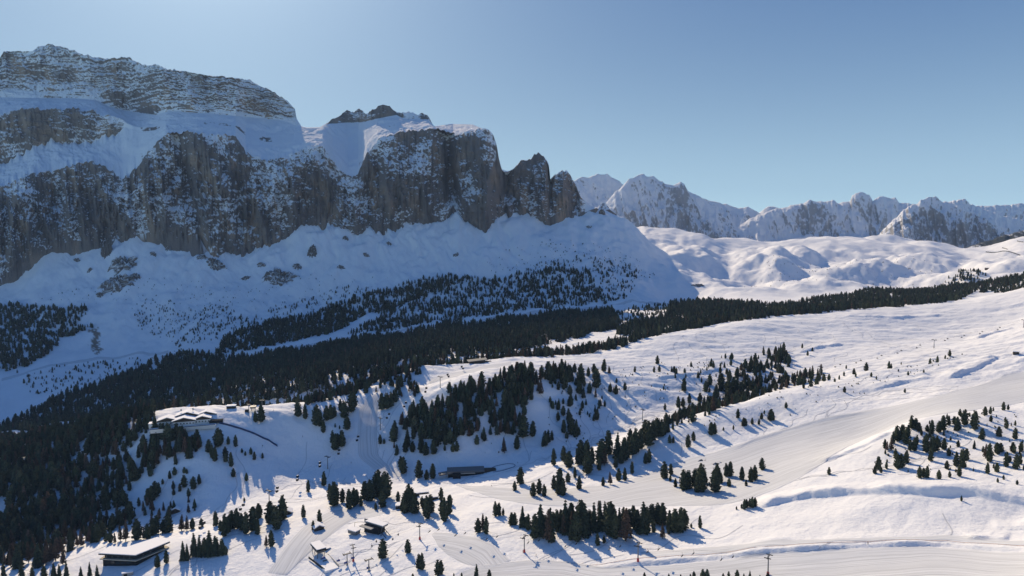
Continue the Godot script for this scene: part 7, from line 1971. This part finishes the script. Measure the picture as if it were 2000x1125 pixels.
# ------------------------------------------------------------------ people on skis
func figure_mesh(bones: Array, cell: float) -> ArrayMesh:
	# a smooth skin round tapered bones: [from, to, radius from, radius to]
	var lo := Vector3(1e9, 1e9, 1e9)
	var hi := -lo
	for b in bones:
		for k in 2:
			lo = lo.min(b[k] - Vector3.ONE * (b[2 + k] + 2.0 * cell))
			hi = hi.max(b[k] + Vector3.ONE * (b[2 + k] + 2.0 * cell))
	var n := Vector3i(((hi - lo) / cell).ceil())
	var f := PackedFloat32Array()
	f.resize(n.x * n.y * n.z)
	for z in n.z:
		for y in n.y:
			for x in n.x:
				var p := lo + Vector3(x, y, z) * cell
				var s := 1e9
				for b in bones:
					var ab: Vector3 = b[1] - b[0]
					var t := clampf((p - b[0]).dot(ab) / maxf(ab.length_squared(), 1e-6), 0, 1)
					var e: float = (p - (b[0] + ab * t)).length() - lerpf(b[2], b[3], t)
					var k := 0.05
					var h := maxf(k - absf(s - e), 0.0) / k
					s = minf(s, e) - h * h * k * 0.25
				f[(z * n.y + y) * n.x + x] = s
	var at := {}
	var pts := PackedVector3Array()
	for z in n.z - 1:
		for y in n.y - 1:
			for x in n.x - 1:
				var sum := Vector3.ZERO
				var count := 0
				for e in [[0, 1], [0, 2], [0, 4], [1, 3], [1, 5], [2, 3], [2, 6], [3, 7], [4, 5], [4, 6], [5, 7], [6, 7]]:
					var a := Vector3i(x + (e[0] & 1), y + (e[0] >> 1 & 1), z + (e[0] >> 2 & 1))
					var b := Vector3i(x + (e[1] & 1), y + (e[1] >> 1 & 1), z + (e[1] >> 2 & 1))
					var fa := f[(a.z * n.y + a.y) * n.x + a.x]
					var fb := f[(b.z * n.y + b.y) * n.x + b.x]
					if (fa < 0) != (fb < 0):
						sum += Vector3(a).lerp(Vector3(b), fa / (fa - fb))
						count += 1
				if count:
					at[Vector3i(x, y, z)] = pts.size()
					pts.append(lo + sum / count * cell)
	var st := SurfaceTool.new()
	st.begin(Mesh.PRIMITIVE_TRIANGLES)
	for p in pts:
		# trousers, jacket, face, helmet
		var c := Color(0.03, 0.03, 0.04)
		if p.y > 0.86: c = Color(0.16, 0.03, 0.03)
		if p.y > 1.47: c = Color(0.45, 0.28, 0.2)
		if p.y > 1.62: c = Color(0.04, 0.04, 0.05)
		st.set_color(c)
		st.add_vertex(p)
	for z in range(1, n.z - 1):
		for y in range(1, n.y - 1):
			for x in range(1, n.x - 1):
				var inside := f[(z * n.y + y) * n.x + x] < 0
				for axis in 3:
					var step := Vector3i(int(axis == 0), int(axis == 1), int(axis == 2))
					var o := Vector3i(x, y, z) + step
					if inside == (f[(o.z * n.y + o.y) * n.x + o.x] < 0): continue
					var u := Vector3i(int(axis == 1), int(axis == 2), int(axis == 0))
					var w := Vector3i(int(axis == 2), int(axis == 0), int(axis == 1))
					var here := Vector3i(x, y, z)
					var q := [here, here - u, here - u - w, here - w]
					var id := []
					for c in q: id.append(at.get(c, -1))
					if id.has(-1): continue
					for k in ([0, 1, 2, 0, 2, 3] if not inside else [0, 2, 1, 0, 3, 2]): st.add_index(id[k])
	st.generate_normals()
	return st.commit()

func make_people():
	var bones := [
		[Vector3(0.13, 0.08, 0.0), Vector3(0.13, 0.5, -0.12), 0.06, 0.075], [Vector3(0.13, 0.5, -0.12), Vector3(0.09, 0.92, 0.05), 0.075, 0.1],
		[Vector3(-0.13, 0.08, 0.0), Vector3(-0.13, 0.5, -0.12), 0.06, 0.075], [Vector3(-0.13, 0.5, -0.12), Vector3(-0.09, 0.92, 0.05), 0.075, 0.1],
		[Vector3(0.13, 0.07, 0.06), Vector3(0.13, 0.07, -0.16), 0.065, 0.055], [Vector3(-0.13, 0.07, 0.06), Vector3(-0.13, 0.07, -0.16), 0.065, 0.055],
		[Vector3(0, 0.92, 0.05), Vector3(0, 1.34, -0.1), 0.15, 0.17], [Vector3(0, 1.36, -0.11), Vector3(0, 1.52, -0.16), 0.07, 0.06],
		[Vector3(0, 1.6, -0.18), Vector3(0, 1.68, -0.17), 0.1, 0.1], [Vector3(0, 1.58, -0.27), Vector3(0, 1.56, -0.29), 0.02, 0.015],
		[Vector3(0.2, 1.38, -0.1), Vector3(0.31, 1.12, -0.16), 0.075, 0.06], [Vector3(0.31, 1.12, -0.16), Vector3(0.3, 0.98, -0.4), 0.055, 0.045],
		[Vector3(-0.2, 1.38, -0.1), Vector3(-0.31, 1.12, -0.16), 0.075, 0.06], [Vector3(-0.31, 1.12, -0.16), Vector3(-0.3, 0.98, -0.4), 0.055, 0.045]]
	for s in [-1, 1]:
		for k in 4: bones.append([Vector3(s * (0.27 + 0.02 * k), 0.97, -0.42), Vector3(s * (0.27 + 0.02 * k), 0.93, -0.47 + 0.006 * k), 0.014, 0.011])
		bones.append([Vector3(s * 0.27, 0.99, -0.4), Vector3(s * 0.25, 0.96, -0.45), 0.014, 0.012])
	var body := figure_mesh(bones, 0.035)
	var said := ["in dark ski clothes standing on the shaded piste above the gondolas", "in dark ski clothes on the blue shaded slope below the chute", "in ski clothes turning below the dark lift hall", "in ski clothes by the loop right of the lift hall",
		"in dark ski clothes at the tape of the lower piste", "in ski clothes beside the red padded pylon", "in ski clothes right of the red padded pylon", "in ski clothes on the sunlit crest left of the top station",
		"in ski clothes at the top of the steep chute, right one", "in ski clothes at the top of the steep chute, left one", "in ski clothes on the bright brow near the lodge, left one", "in ski clothes on the bright brow near the lodge, right one", "in ski clothes on the groomed piste above the big wood"]
	for k in SKIERS.size() / 2:
		var o := thing("person", spot(SKIERS[2 * k], SKIERS[2 * k + 1], 0.32), rng.randf() * TAU, "skier " + said[k], "person")
		part(o, "body", body, M.leaf)
		for s in [-1, 1]:
			box(o, "ski", M.dark, Vector3(0.09, 0.03, 1.7), Vector3(s * 0.13, 0.015, -0.05))
			rod(o, "ski_pole", M.steel, Vector3(s * 0.3, 0.98, -0.45), Vector3(s * 0.42, 0.05, 0.15), 0.012, 0.01, 6)
